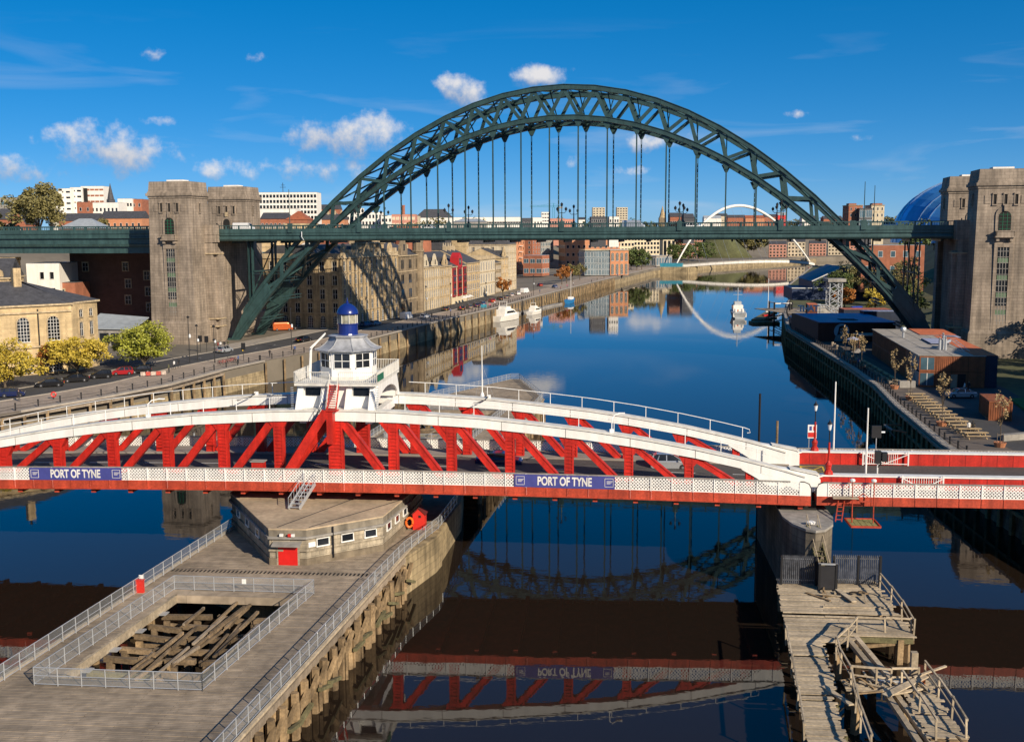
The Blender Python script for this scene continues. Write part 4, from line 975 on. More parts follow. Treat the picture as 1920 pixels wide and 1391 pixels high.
# rows of weathered piles
r=random.Random(11)
def pile(s,n,top,rad,parent,m_,lean=.05):
    mb=MB(); k=7; z=top
    mb.tube([(r.uniform(-lean,lean)*4,r.uniform(-lean,lean)*4,-2.5),(0,0,0),(r.uniform(-lean,lean),r.uniform(-lean,lean),1.6),(r.uniform(-lean,lean),0,z)],[rad*1.05,rad,rad*r.uniform(.85,1.05),rad*.95],6)
    if r.random()<.7: mb.box(rad*.6,-rad,r.uniform(-1,.5),rad*.6+r.uniform(.12,.3),rad*.7,z-r.uniform(.2,1.4))
    return mb.build('pile',m_,parent,loc=(s,n,0),rot=(0,0,r.random()*3))
n=-45.5
while n<-6.5:
    for dx,rr in ((.35,.30),(-.25,.26),(-1.2,.22)): 
        if r.random()<.92: pile(SRt(n)+dx+r.uniform(-.1,.1),n+r.uniform(-.35,.35),JZ-.4,rr,jt,M['pile'])
    if r.random()<.75: MB().beam((SRt(n)+.2,n,.2+r.random()*.6),(SRt(n+1.7)+.6,n+1.7,2.3+r.random()*.5),.24,.28).build('brace',M['pile'],jt)
    if r.random()<.7: MB().beam((SRt(n)+.75,n-.2,.9+r.random()),(SRt(n+1.8)+.75,n+1.9,.8+r.random()*.8),.25,.22).build('waling',M['moss'],jt)
    n+=1.75
n=-45
while n<78:
    if not (-7<n<24):
        pile(SL(n)-.1,n,JZ-.4,.28,jt,M['pile'])
        if n>24: pile(SRt(n)+.2,n,JZ-.4,.3,jt,M['pile'])
    n+=2.6
# broken timber grids in the two openings
def grid(h,seed,dense):
    """sunken framework: rows of cap beams on stumps, a few fallen long timbers"""
    rr=random.Random(seed); n0,n1=h
    n=n0+1.3; row=0
    while n<n1-.7:
        a,b=hole_s(n); k=int((b-a)/2.1)
        for i in range(k+1):
            s=a+.3+(b-a-.6)*i/k
            if rr.random()<.85: MB().cbox(0,0,.35,.40,.40,3.3+rr.uniform(-.3,1.1)).build('stump',M['pit'] if rr.random()<.7 else M['pile'],jt,loc=(s,n+rr.uniform(-.15,.15),0),rot=(rr.uniform(-.05,.05),rr.uniform(-.05,.05),rr.uniform(-.3,.3)))
        u=a
        while u<b-.4:
            v=min(b,u+rr.uniform(2.0,4.6))
            if rr.random()<.82: MB().beam((u,n+rr.uniform(-.12,.12),rr.uniform(2.15,2.5)),(v,n+rr.uniform(-.15,.15),rr.uniform(2.05,2.5)),.32,.34).build('cap_beam',M['moss'] if rr.random()<.3 else M['pit'],jt)
            if rr.random()<.45: MB().beam((u,n+.5,rr.uniform(1.2,1.6)),(v,n+.5,rr.uniform(1.2,1.7)),.28,.28).build('lower_beam',M['pit'],jt)
            u=v+rr.uniform(.1,.5)
        n+=2.0; row+=1
    for k in range(dense):
        a,b=hole_s((n0+n1)/2); s=rr.uniform(a+2.6,b-.3); n=rr.uniform(n0+.8,n1-4); L_=rr.uniform(2.5,6.5); MB().beam((s,n,rr.uniform(2.5,2.75)),(s+rr.uniform(-.2,.9),min(n+L_,n1-.2),rr.uniform(2.5,2.9)),rr.uniform(.14,.22),rr.uniform(.14,.22)).build('long_timber',M['wood'] if rr.random()<.25 else M['pit'],jt)
    for k in range(4):
        a,b=hole_s(n0+2+k*3); MB().box(a-.1,n0+2.2+k*3.4,2.75,a+.75,n0+2.9+k*3.4,2.82).build('sheet_cap',M['galv'],jt)
    for sd in (0,1):
        MB().beam((hole_s(n0)[sd],n0,JZ-.3),(hole_s(n1)[sd],n1,JZ-.3),.3,.6).build('opening_beam',M['silverwood'],jt)
    for nn in (n0,n1): MB().beam((hole_s(nn)[0],nn,JZ-.3),(hole_s(nn)[1],nn,JZ-.3),.3,.6).build('opening_beam',M['wood'],jt)
grid(HOLE,5,26); grid(HOLE2,9,16)
# galvanised fences with mesh infill
def fence(pts,label,root=None,z=JZ,h=1.12,step=1.55,gap=None,top=True):
    t=thing('safety_fence',label,'fence',S0,SR,'galvanised pier fences')
    pmn=MB().tube([(0,0,0),(0,0,h)],.035,6).mesh('fence_post',M['galv'])
    for a,b in zip(pts,pts[1:]):
        a=Vector((*a,0));b=Vector((*b,0));k=max(1,round((b-a).length/step))
        for i in range(k+1): c=a.lerp(b,i/k); inst('fence_post',pmn,t,(c.x,c.y,z))
        for zz,rr in ((h,.032),(h*.55,.026),(.1,.026)): MB().tube([(a.x,a.y,z+zz),(b.x,b.y,z+zz)],rr,5).build('rail',M['galv'],t)
        MB().quad((a.x,a.y,z+.1),(b.x,b.y,z+.1),(b.x,b.y,z+h),(a.x,a.y,z+h)).build('mesh_infill',M['mesh'],t)
    return t
fence([(SL(-46)+.25,-46),(SL(2)+.25,2)],'long galvanised fence along the left edge of the timber pier')
fence([(SRt(-46)-.25,-46),(SRt(-13)-.25,-13)],'galvanised fence on the right pier edge above the piles')
fence([(SRt(-13)-.2,-12.8),(SRt(-5)-.1,-5),(SRt(3)+.9,3),(SRt(12)+.6,12)],'galvanised fence on the stone nose beside the red hut')
hs0,hs1=hole_s(HOLE[0]),hole_s(HOLE[1])
fence([(hs0[0]-.9,HOLE[0]-1.0),(hs0[1]+.2,HOLE[0]-1.0),(hs1[1]+.9,HOLE[1]+.9),(hs1[0]-.5,HOLE[1]+1.0),(hs0[0]-.9,HOLE[0]-1.0)],'galvanised fence enclosing the opening with broken timbers')
fence([(SL(40)+.3,40),(SL(80)+.3,80),(SL(103)+9.4,103),(SRt(103)-7.8,103),(SRt(80)-.3,80),(SRt(40)-.3,40)],'galvanised fence round the far pointed end of the pier')
hs0,hs1=hole_s(HOLE2[0]),hole_s(HOLE2[1])
fence([(hs0[0]-.9,HOLE2[0]-1),(hs0[1]+.2,HOLE2[0]-1.0),(hs1[1]+.9,HOLE2[1]+.9),(hs1[0]-.5,HOLE2[1]+1.0),(hs0[0]-.9,HOLE2[0]-1.0)],'galvanised fence round the far opening of the pier')
# small things on the fences
def onfence(s,n,me,name,label,cat,z=JZ): tag(inst(name,me,None,SW(s,n,z),(0,0,SR)),label,cat)
onfence(SL(-16)+.45,-16,MB().box(-.28,-.14,.0,.28,.14,.95).box(-.31,-.17,.95,.31,.17,1.02).mesh('lifebuoy_box',M['redp']),'lifebuoy_box','red lifebuoy box fixed to the left pier fence','box')
onfence(SL(-15.6)+.3,-15.5,MB().box(-.16,-.02,.75,.16,.02,1.2).mesh('notice',M['white']),'notice','small white notice on the left pier fence','notice')
onfence(28.2,HOLE[1]+.95,MB().box(-.16,-.02,.62,.16,.02,1.0).mesh('notice',M['white']),'notice','small white notice on the back of the opening fence','notice')
# flag staff on the far end
t=thing('flag_staff','white flag staff with stays on the far pier platform','flag staff',SW(34.6,81,JZ),SR)
MB().lathe([(.38,0),(.34,.5),(.16,.9)],k=8).build('base',M['white'],t); MB().tube([(0,0,.8),(0,0,8.6)],[.12,.06],6).build('mast',M['white'],t)
for a in (0,2.1,4.2): MB().tube([(0,0,5.6),(1.9*math.cos(a),1.9*math.sin(a),.1)],.015,4).build('stay',M['galv'],t)
# ---------------------------------------------------------------- octagonal stone pivot house
ob=thing('pivot_house','low octagonal sandstone pivot house with flat concrete roof and red door','building',S0,SR)
foot=[(28.0,-8.5),(31.1,-8.4),(36.4,-4.0),(37.2,4.0),(37.4,9.0),(35,17),(26,18),(20.6,10),(20.7,3.0)]
def inset(poly,d):
    c=Vector((sum(p[0] for p in poly)/len(poly),sum(p[1] for p in poly)/len(poly))); return [tuple(Vector(p)+(Vector(p)-c).normalized()*d) for p in poly]
MB().prism(foot,JZ-.1,5.55).build('wall',M['stone_o'],ob)
MB().prism(inset(foot,.16),4.45,4.62).build('string_course',M['stone_o'],ob)
MB().prism(inset(foot,.12),JZ-.1,JZ+.55).build('plinth',mat('dark_plinth_stone',(.20,.16,.11),.9,var=.4,streak=.3),ob)
MB().prism(inset(foot,.28),5.5,5.68).build('cornice',M['conc_g'],ob)
MB().prism(inset(foot,.08),5.68,6.22).build('fascia',mat('stained_fascia',(.22,.19,.145),.9,var=.4,streak=.4),ob)
mb=MB(); mb.prism(inset(foot,.12),6.22,6.34); mb.build('roof_slab',M['concrete'],ob)
for k,(a,b) in enumerate((((28.6,-8.2),(33.4,3.5)),((31.2,-8.0),(37.0,1.5)))):
    MB().beam((*a,6.345),(*b,6.345),.12,.03).build('roof_joint',mat('bitumen',(.06,.052,.045),.9),ob)
MB().box(27.4,-7.6,5.9,27.5,-7.5,6.3).build('vent',M['conc_g'],ob)
# windows per wall face
def on_face(a,b,t,off=.02):
    a=Vector(a);b=Vector(b);d=(b-a).normalized();p=a.lerp(b,t)+Vector((d.y,-d.x))*off; return p,math.atan2(d.y,d.x)
wmm=MB(); wmm.m=0; wmm.box(-.57,-.08,0,-.5,.05,.72); wmm.box(.5,-.08,0,.57,.05,.72); wmm.box(-.6,-.10,-.02,.6,.05,.08); wmm.box(-.57,-.08,.64,.57,.05,.70); wmm.m=1; wmm.box(-.5,-.03,.08,.5,.03,.64); wmm=wmm.mesh('window',[M['white'],M['glass']])
for a,b,ts in ((foot[1],foot[2],(.2,.52,.83)),(foot[2],foot[3],(.2,.5,.8)),(foot[8],foot[0],(.2,.45,.72))):
    for tt in ts: p,ang=on_face(a,b,tt); inst('window',wmm,ob,(p.x,p.y,4.68),(0,0,ang))
MB().box(28.75,-8.62,JZ,30.35,-8.46,5.1).build('door',mat('door_red',(.60,.015,.012),.4),ob)
MB().box(28.6,-8.6,JZ,28.75,-8.4,5.2).build('door_jamb',M['stone_o'],ob); MB().box(30.35,-8.6,JZ,30.5,-8.4,5.2).build('door_jamb',M['stone_o'],ob)
MB().add([(28.35,-9.2,5.05),(30.7,-9.2,5.05),(30.7,-8.4,5.3),(28.35,-8.4,5.3),(28.35,-9.2,4.98),(30.7,-9.2,4.98),(30.7,-8.4,5.22),(28.35,-8.4,5.22)],[(0,1,2,3),(7,6,5,4),(4,5,1,0),(5,6,2,1),(7,4,0,3),(6,7,3,2)]).build('door_canopy',M['conc_g'],ob)
for x,m_ in ((29.1,'white'),(29.8,'redp'),(30.05,'white')): MB().cbox(x,-8.75,5.85,.28,.2,.22).build('wall_light',M[m_],ob)
MB().box(32.9,-7.2,3.6,33.0,-7.1,6.2).build('drain_pipe',M['black'],ob)
p,ang=on_face(foot[1],foot[2],.06); MB().box(-.3,-.05,0,.3,.03,.4).build('notice',M['white'],ob,loc=(p.x,p.y,4.75),rot=(0,0,ang))
# grey steel stair from bridge to the roof
t=thing('steel_stair','short grey steel stair from lattice parapet down to the pivot house roof','stair',S0,SR)
stair((28.3,-2.6,6.4),(29.1,-.25,8.1),.95,t,M['galv'],7)
# red hut and orange ring
t=thing('lifebuoy_hut','small red gabled hut beside the pier fence','hut',SW(38.3,3.0,JZ),SR)
MB().vprism([(-.55,0),(.55,0),(.55,1.45),(0,1.95),(-.55,1.45)],-.5,.5).build('body',M['redp'],t); MB().vprism([(-.66,1.38),(0,2.0),(.66,1.38),(.66,1.46),(0,2.09),(-.66,1.46)],-.58,.58).build('roof',mat('hut_roof',(.12,.015,.012),.6),t); MB().cbox(.1,-.51,1.25,.22,.04,.22).build('vent_hole',M['dark'],t)
bm=bmesh.new(); bm.free()
mb=MB(); ring=[(.0+.30*math.cos(a*math.pi/10),0,.62+.42*math.sin(a*math.pi/10)) for a in range(21)]; mb.tube(ring,.11,7,False)
tag(mb.build('life_ring',M['orange'],None,loc=SW(37.5,2.2,JZ+.15),rot=(0,0,SR+.3)),'orange life ring on the pivot house wall','life ring')
# ================================================================ RIGHT: rounded pier and derelict timber dolphin
rp_=thing('stone_pier','round-nosed stone pier under the right end of the swing span','pier',S0,SR)
nose=[(70.1,13.8),(70.1,-1.6),(70.5,-3.8),(71.3,-5.4),(72.0,-5.8),(72.8,-5.4),(73.7,-3.8),(74.1,-1.6),(74.1,13.8)]
MB().prism(nose,-3,6.15).build('shaft',mat('pier_stone',(.185,.155,.115),.9,var=.5,scale=.3,brick=(SAng,1.4,.6,.7),streak=.45),rp_); MB().prism(inset(nose,.1),6.15,6.35).build('cap',M['conc_g'],rp_)
MB().box(70.2,.5,6.35,73.2,13.5,7.1).build('bearing',M['dark'],rp_)
DZ=2.0
dp=thing('derelict_dolphin','broken silvery timber landing stage with sagging railings on the right','jetty',S0,SR)
r=random.Random(21)
def plank(s0,s1,n,w=.24,z=DZ,jit=.02): 
    MB().box(-(s1-s0)/2,-w/2+.014,-.07,(s1-s0)/2,w/2-.014,0).build('plank',M['silverwood'],dp,loc=((s0+s1)/2,n,z+r.uniform(-jit,jit)),rot=(r.uniform(-.01,.01),r.uniform(-.004,.004),r.uniform(-.006,.006)))
def lft(n): return 69.0+(n+6)*.09
n=-5.0
while n>-36:
    L_=lft(n)
    if n>-17.2:
        right=76.9
        if r.random()<.90: 
            c=r.uniform(.35,.6); plank(L_+r.uniform(-.08,.1),L_+(right-L_)*c,n); plank(L_+(right-L_)*c+.03,right+r.uniform(-.25,.3),n)
    elif n>-18.4: plank(L_,71.4+r.uniform(-.2,.2),n)
    else:
        wd=2.35 if n>-27 else 2.1
        if r.random()<.96: plank(L_+r.uniform(-.05,.08),L_+wd+r.uniform(-.1,.25),n)
    n-=.255
# transverse walk and far raft
for n in (-25.2,-25.5,-25.9,-26.2): plank(70.2,74.6,n)
for n in (-33.4,-33.7,-34.0,-34.3,-34.6,-34.9): plank(69.2,74.2,n)
n=-24.2
while n>-32.4:
    k=(n+24.2)/8.2; plank(73.6+.2*k+r.uniform(-.25,.15),75.5+r.uniform(-.2,.25),n,.27) if r.random()<.9 else None; n-=.285
for a,b,w in (((72.2,-17.2,1.8),(73.0,-25.5,1.7),.34),((72.8,-17.2,1.85),(73.6,-25.4,1.75),.34),((72.6,-26.4,1.8),(72.9,-33.5,1.7),.34),((73.2,-26.3,1.75),(73.6,-33.4,1.7),.34),((72.5,-18.5,1.7),(73.2,-24,1.6),.2),((70.3,-17.6,1.8),(72.7,-17.6,1.8),.4)):
    MB().beam(a,b,w,w*.9).build('stringer',M['silverwood'],dp)
for s,n in [(69.3,-7),(69.1,-11),(68.8,-15),(68.2,-20),(67.7,-25),(67.2,-30),(67.0,-34.5),(76.6,-8),(76.5,-12),(76.4,-16.6),(75.8,-17),(71.0,-20),(70.8,-24.5),(72.8,-22),(73.8,-26),(74,-31.8),(75.3,-26),(75.2,-32),(70.4,-28),(70.0,-33),(73,-12),(73,-16.8)]:
    MB().cbox(0,0,-.2,.42,.42,4.2).build('pile',M['pile'],dp,loc=(s,n,-.1),rot=(r.uniform(-.03,.03),r.uniform(-.03,.03),r.random()))
for n in (-7,-11,-15,-17): MB().beam((69,n,DZ-.3),(76.7,n,DZ-.3),.3,.36).build('bearer',M['moss'],dp)
for n in (-20,-24,-28,-32,-35): MB().beam((lft(n),n,DZ-.3),(lft(n)+2.4,n,DZ-.3),.3,.36).build('bearer',M['moss'],dp)
MB().beam((73.2,-17.1,1.2),(76.8,-16.9,1.6),.22).build('brace',M['pile'],dp)
for n in (-24.3,-32.3): MB().beam((73.5,n,DZ-.25),(75.5,n,DZ-.25),.3,.34).build('bearer',M['pile'],dp)
# loose boards lying on the deck
for a,b,w,m_ in (((73.4,-7.4,2.12),(74.1,-10.6,2.2),.42,'silverwood'),((70.9,-8.4,2.05),(72.4,-10.2,2.06),.2,'pile'),((74.3,-8.3,2.15),(74.9,-9.0,2.4),.35,'pile'),((75.1,-8.0,2.15),(75.4,-9.0,2.3),.3,'pile'),((71.6,-11.5,2.06),(76.2,-11.3,2.06),.25,'silverwood'),((68.9,-26.0,2.06),(70.0,-28.6,2.08),.34,'silverwood'),((72.2,-26.6,2.1),(75.0,-25.0,2.2),.28,'silverwood'),((72.6,-27.0,2.1),(74.9,-26.0,2.14),.24,'silverwood'),((74.5,-25.2,2.5),(76.8,-24.0,2.8),.16,'silverwood'),((71.8,-24.6,2.0),(74.0,-25.1,2.05),.2,'whited')):
    MB().beam(a,b,w,.09).build('loose_board',M[m_],dp)
MB().beam((72.3,-27.2,2.1),(75.3,-24.9,2.5),.5,.08).build('loose_board',M['silverwood'],dp); MB().box(74.2,-24.6,2.05,75.0,-23.8,2.12).build('red_board',mat('faded_red_board',(.45,.10,.06),.8,var=.3),dp); MB().box(74.6,-24.3,1.0,75.0,-23.9,3.7).build('stump_post',M['silverwood'],dp)
MB().cbox(75.0,-24.9,2.25,.5,.5,.4).build('rust_box',M['rust'],dp)
for k in range(26):
    n=r.choice((-25.4,-26.3,-8.5,-9.6,-24.8,-33.8))+r.uniform(-.6,.6); s=r.uniform(70.4,75.2); a=r.uniform(0,3.1); L_=r.uniform(.5,1.7); MB().beam((s-L_*math.cos(a)*.5,n-L_*math.sin(a)*.5,DZ+r.uniform(.02,.12)),(s+L_*math.cos(a)*.5,n+L_*math.sin(a)*.5,DZ+r.uniform(.05,.4)),r.uniform(.08,.2),.07).build('splintered_board',M['silverwood'] if r.random()<.6 else M['pile'],dp)
# timber railings
def trail(pts,h=1.1,mid=True,z=DZ):
    for i,(s,n) in enumerate(pts): MB().beam((s,n,z-.5),(s+r.uniform(-.08,.08),n+r.uniform(-.08,.08),z+h),.11).build('rail_post',M['silverwood'],dp)
    for a,b in zip(pts,pts[1:]):
        MB().beam((*a,z+h),(*b,z+h-r.uniform(0,.12)),.10,.12).build('top_rail',M['silverwood'],dp)
        if mid: MB().beam((*a,z+.55),(*b,z+.5-r.uniform(0,.1)),.06,.09).build('mid_rail',M['silverwood'],dp)
trail([(73.0,-16.4),(75.0,-16.3),(76.8,-16.2)],mid=False); trail([(73.0,-16.5),(71.9,-18.6),(70.8,-20.4),(70.6,-22.6),(70.7,-25.2)])
trail([(70.7,-25.2),(72.2,-25.4),(73.1,-25.4),(74.9,-25.0)]); trail([(70.6,-25.8),(70.3,-28.4),(70.0,-31.0),(69.8,-34.5)]); trail([(73.7,-25.6),(73.8,-29),(73.8,-32.4)],mid=False)
trail([(75.5,-24.0),(75.6,-26.6),(75.6,-29.2),(75.5,-32.2)]); trail([(77.0,-6.4),(77.1,-9.4),(77.1,-12.6),(76.9,-16.4)],mid=True); trail([(lft(-18)-.05,-18),(lft(-23)-.05,-23),(lft(-28)-.05,-28),(lft(-33)-.05,-33)],.9,False)
# palisade fence and gate
pf=thing('palisade_fence','dark steel palisade fence with gate across the landing stage','fence',S0,SR)
pl_=MB().box(-.05,-.02,.1,.05,.02,2.35).add([(-.05,0,2.35),(.05,0,2.35),(0,0,2.5)],[(0,1,2)]).mesh('pale',mat('weathered_pale',(.08,.085,.10),.5,var=.6,scale=3,streak=.5))
for i in range(50):
    s=69.4+i*.155
    if 72.0<s<73.4: continue
    nn=-6.4 if s<73 else -6.0
    inst('pale',pl_,pf,(s,nn,DZ))
for zz in (.4,2.15):
    MB().beam((69.2,-6.36,DZ+zz),(72.0,-6.36,DZ+zz),.06,.07).build('rail',M['galv'],pf); MB().beam((73.4,-5.96,DZ+zz),(77.2,-5.96,DZ+zz),.06,.07).build('rail',M['galv'],pf)
for s,nn in ((69.3,-6.4),(72.0,-6.5),(73.4,-6.3),(75.4,-6),(77.1,-6)): MB().box(s-.08,nn-.08,DZ,s+.08,nn+.08,DZ+2.4).build('fence_post',M['black'],pf)
MB().box(72.1,-7.65,DZ+.1,73.3,-7.58,DZ+2.0).build('gate_leaf',mat('gate_black',(.022,.022,.026),.5,var=.3),pf)
for s in (72.05,73.35): MB().box(s-.09,-7.7,DZ,s+.09,-7.52,DZ+2.2).build('gate_post',M['black'],pf); MB().box(s-.03,-7.6,DZ+.2,s+.03,-6.4,DZ+2.1).build('gate_side',M['black'],pf)
MB().beam((71.95,-7.62,DZ+2.15),(73.45,-7.62,DZ+2.15),.12).build('gate_head',M['galv'],pf)
t=thing('timber_stair','steep mossy timber stair up the nose of the stone pier','stair',S0,SR)
stair((72.75,-7.2,2.2),(71.9,-4.6,6.4),.85,t,M['moss'],13,M['silverwood'])
tag(MB().lathe([(.05,0),(.35,.05),(.4,.2),(.15,.3)],k=7).build('tarpaulin_bundle',M['white'],None,loc=SW(71.9,-4.2,6.4)),'crumpled white sheet at the top of the timber stair','sheet')

# ================================================================ BUILDINGS
WC={}
def winmesh(w,h,style='sash',fr='frame',gl='glass',sur='trim'):
    k=(round(w,2),round(h,2),style,fr,gl,sur)
    if k in WC: return WC[k]
    mb=MB(); pn=MB(); s=.16 if w<1.6 else .2
    if style=='plain':
        mb.m=0; mb.box(-w/2-.08,-.06,-.08,w/2+.08,.05,0); mb.box(-w/2-.08,-.06,0,-w/2,.05,h); mb.box(w/2,-.06,0,w/2+.08,.05,h); mb.box(-w/2-.08,-.06,h,w/2+.08,.05,h+.08)
        mb.m=1; mb.box(-w/2,-.02,0,w/2,.05,h)
    elif style=='grid':
        mb.m=0; n=max(1,round(w/1.2))
        for i in range(n+1): x=-w/2+w*i/n; mb.box(x-.05,-.07,0,x+.05,.05,h)
        mb.box(-w/2,-.06,-.05,w/2,.05,.06); mb.box(-w/2,-.06,h-.06,w/2,.05,h+.05); pn.box(-w/2,-.02,0,w/2,.05,h)
    elif style=='arch':
        ar=[(-w/2,0),(w/2,0),(w/2,h-w/2)]+[(w/2*math.cos(math.pi*i/8),h-w/2+w/2*math.sin(math.pi*i/8)) for i in range(1,8)]+[(-w/2,h-w/2)]
        big=[(x*(1+2*s/w),z*(1+s/h)-.05) for x,z in ar]
        mb.m=2; mb.vprism(big,-.14,.05); pn.vprism(ar,-.17,-.05); mb.m=0
        n=max(2,round(w/.55)); m=max(3,round(h/.6))
        for i in range(1,n): x=-w/2+w*i/n; mb.box(x-.035,-.21,0,x+.035,-.15,h-w/2+math.sqrt(max(0,(w/2)**2-x*x))-.02)
        for j in range(1,m):
            z=h*j/m; hw=w/2 if z<h-w/2 else math.sqrt(max(0.01,(w/2)**2-(z-h+w/2)**2)); mb.box(-hw,-.21,z-.03,hw,-.15,z+.03)
        mb.box(-w/2-.1,-.25,-.14,w/2+.1,0,0)
    else:
        mb.m=2; mb.box(-w/2-s,-.22,-.18,w/2+s,.05,0); mb.box(-w/2-s,-.13,0,-w/2,.05,h); mb.box(w/2,-.13,0,w/2+s,.05,h); mb.box(-w/2-s,-.18,h,w/2+s,.05,h+.28)
        if style=='ped': mb.vprism([(-w/2-s-.1,h+.28),(w/2+s+.1,h+.28),(0,h+.75)],-.25,.05)
        pn.box(-w/2,-.03,0,w/2,.05,h); mb.m=0
        mb.box(-.035,-.07,0,.035,0,h); mb.box(-w/2,-.07,h/2-.03,w/2,0,h/2+.03); mb.box(-w/2,-.07,0,-w/2+.06,0,h); mb.box(w/2-.06,-.07,0,w/2,0,h); mb.box(-w/2,-.07,h-.06,w/2,0,h)
    WC[k]=(mb.mesh('window',[M[fr],M[gl],M[sur]] if style not in('plain','grid') else [M[fr],M[gl]]),pn.mesh('pane',M[gl]) if pn.v else None); return WC[k]
def window(me,parent,loc,rz=0,name='window'):
    o=inst(name,me[0],parent,loc,(0,0,rz))
    if me[1]: inst('pane',me[1],o)
    return o
def bld(name,label,loc,rz,W,D,H,wall='stone',roof='flat',roofm='slate',rh=4,nf=4,bays=8,ww=1.05,wh=1.9,sides='F',sbays=None,style='sash',fr='frame',gl='glass',sur='trim',base=0,cornice=True,par=0,chim=0,dorm=0,gable=0,group=None,first=1.2,door=True,gstyle=None,cat='building',over=.35):
    t=thing(name,label,cat,loc,rz,group)
    z0=-base
    MB().box(0,0,z0,W,D,H).build('wall',M[wall],t)
    # roof
    e=over
    if roof=='flat':
        if par:
            mb=MB(); mb.box(-.15,-.15,H,W+.15,.3,H+par); mb.box(-.15,.3,H,.3,D,H+par); mb.box(W-.3,.3,H,W+.15,D,H+par); mb.box(-.15,D,H,W+.15,D+.15,H+par); mb.build('parapet',M[sur if sur in M else wall],t)
        MB().box(.0,.0,H,W,D,H+.12).build('roof',M[roofm],t)
    elif roof=='hip':
        i=min(W,D)*.42; MB().add([(-e,-e,H),(W+e,-e,H),(W+e,D+e,H),(-e,D+e,H),(i,D/2,H+rh),(W-i,D/2,H+rh)] if W>=D else [(-e,-e,H),(W+e,-e,H),(W+e,D+e,H),(-e,D+e,H),(W/2,i,H+rh),(W/2,D-i,H+rh)],
            ([(0,1,5,4),(1,2,5),(2,3,4,5),(3,0,4),(3,2,1,0)] if W>=D else [(0,1,4),(1,2,5,4),(2,3,5),(3,0,4,5),(3,2,1,0)])).build('roof',M[roofm],t)
    elif roof=='gx': # ridge along x
        MB().xprism([(-e,H),(D+e,H),(D/2,H+rh)],-.1,W+.1).build('roof',M[roofm],t); MB().xprism([(0,H),(D,H),(D/2,H+rh-.12)],-.14,-.1).build('gable_wall',M[wall],t)
    elif roof=='gy': # ridge along y, gable to the front
        MB().vprism([(-e,H),(W+e,H),(W/2,H+rh)],-.05,D+.1).build('roof',M[roofm],t); MB().vprism([(0,H-.01),(W,H-.01),(W/2,H+rh-.3)],-.1,-.05).build('gable_wall',M[wall],t)
    elif roof=='mans':
        MB().add([(-.1,-.1,H),(W+.1,-.1,H),(W+.1,D+.1,H),(-.1,D+.1,H),(1.4,1.4,H+rh),(W-1.4,1.4,H+rh),(W-1.4,D-1.4,H+rh),(1.4,D-1.4,H+rh)],[(0,1,5,4),(1,2,6,5),(2,3,7,6),(3,0,4,7),(4,5,6,7),(3,2,1,0)]).build('roof',M[roofm],t)
    if cornice: MB().box(-.35,-.45,H-.35,W+.35,D+.35,H-.02).build('cornice',M[sur],t)
    if cornice and nf>2 :
        fh=(H-first)/nf
        for f in (1,max(2,nf-1)): MB().box(-.14,-.2,first*.5+f*fh-.15,W+.14,D,first*.5+f*fh+.1).build('string_course',M[sur],t)
    if cornice and style in ('sash','ped','arch') and 'F' in sides and nf>2:
        pm=MB().box(-.22,-.16,0,.22,.02,H-.4).mesh('pilaster',M[wall])
        for b in range(bays+1):
            if b%2==0 or b==bays: inst('pilaster',pm,t,(min(max(W*b/bays,.25),W-.25),0,0))
    fh=(H-.6)/nf
    for sd in sides:
        Ln=W if sd in 'FB' else D
        nb=bays if sd in 'FB' else (sbays or max(2,round(bays*D/W)))
        for f in range(nf):
            st=style if not (f==0 and gstyle) else gstyle
            h=wh if f else wh*1.1
            if f==0 and st=='arch': h=min(fh*.85,wh*1.5)
            me=winmesh(ww,h,st,fr,gl,sur)
            for b in range(nb):
                u=Ln*(b+.5)/nb; z=f*fh+(fh-h)*.55
                if sd=='F': loc_,rot=(u,-.01,z),0
                elif sd=='B': loc_,rot=(u,D+.01,z),math.pi
                elif sd=='L': loc_,rot=(-.01,u,z),-math.pi/2
                else: loc_,rot=(W+.01,u,z),math.pi/2
                window(me,t,loc_,rot)
    for c in range(chim):
        x=W*(c+.7)/(chim+.4); mb=MB(); mb.box(x-.5,D*.45,H,x+.5,D*.45+1.4,H+rh+1.4); 
        for k in range(3): mb.tube([(x-.3+.3*k,D*.45+.7,H+rh+1.4),(x-.3+.3*k,D*.45+.7,H+rh+1.9)],.11,5)
        mb.build('chimney',M[sur],t)
    for c in range(dorm):
        x=W*(c+.5)/dorm; mb=MB(); mb.m=0; mb.box(x-.8,.5,H+.3,x+.8,3.0,H+2.0); mb.m=1; mb.vprism([(x-1.0,H+2.0),(x+1.0,H+2.0),(x,H+2.9)],.35,3.2); mb.m=2; mb.box(x-.5,.44,H+.6,x+.5,.5,H+1.8); mb.build('dormer',[M['frame'],M[roofm],M['glass']],t)
    for c in range(gable):
        x=W*(c+.5)/gable; g=min(3.2,W/gable*.42); mb=MB(); mb.m=0; mb.vprism([(x-g,H-.3),(x+g,H-.3),(x+g*.9,H+1.4),(x+g*.5,H+2.2),(x+g*.42,H+3.0),(x,H+4.2),(x-g*.42,H+3.0),(x-g*.5,H+2.2),(x-g*.9,H+1.4)],-.1,.5); mb.m=1; mb.box(x-.5,-.14,H+.6,x+.5,-.1,H+2.2); mb.m=2; mb.xprism([(.5,H),(D*.45,H),(D*.45,H+2.9),(.5,H+3.0)],x-g*.35,x+g*.35); mb.build('gable',[M[wall],M['glass'],M[roofm]],t)
    return t
def door_arch(t,x,w=1.8,h=3.4):
    MB().vprism([(x+a,b) for a,b in arched(w/2,h-w/2)],-.2,-.15).build('door',M['dark'],t)
QA=math.atan2(.9767,.2145)
def Q(q,z=4.62,inn=0): return (-34.57+.2145*q-.9767*inn,326.3+.9767*q+.2145*inn,z)
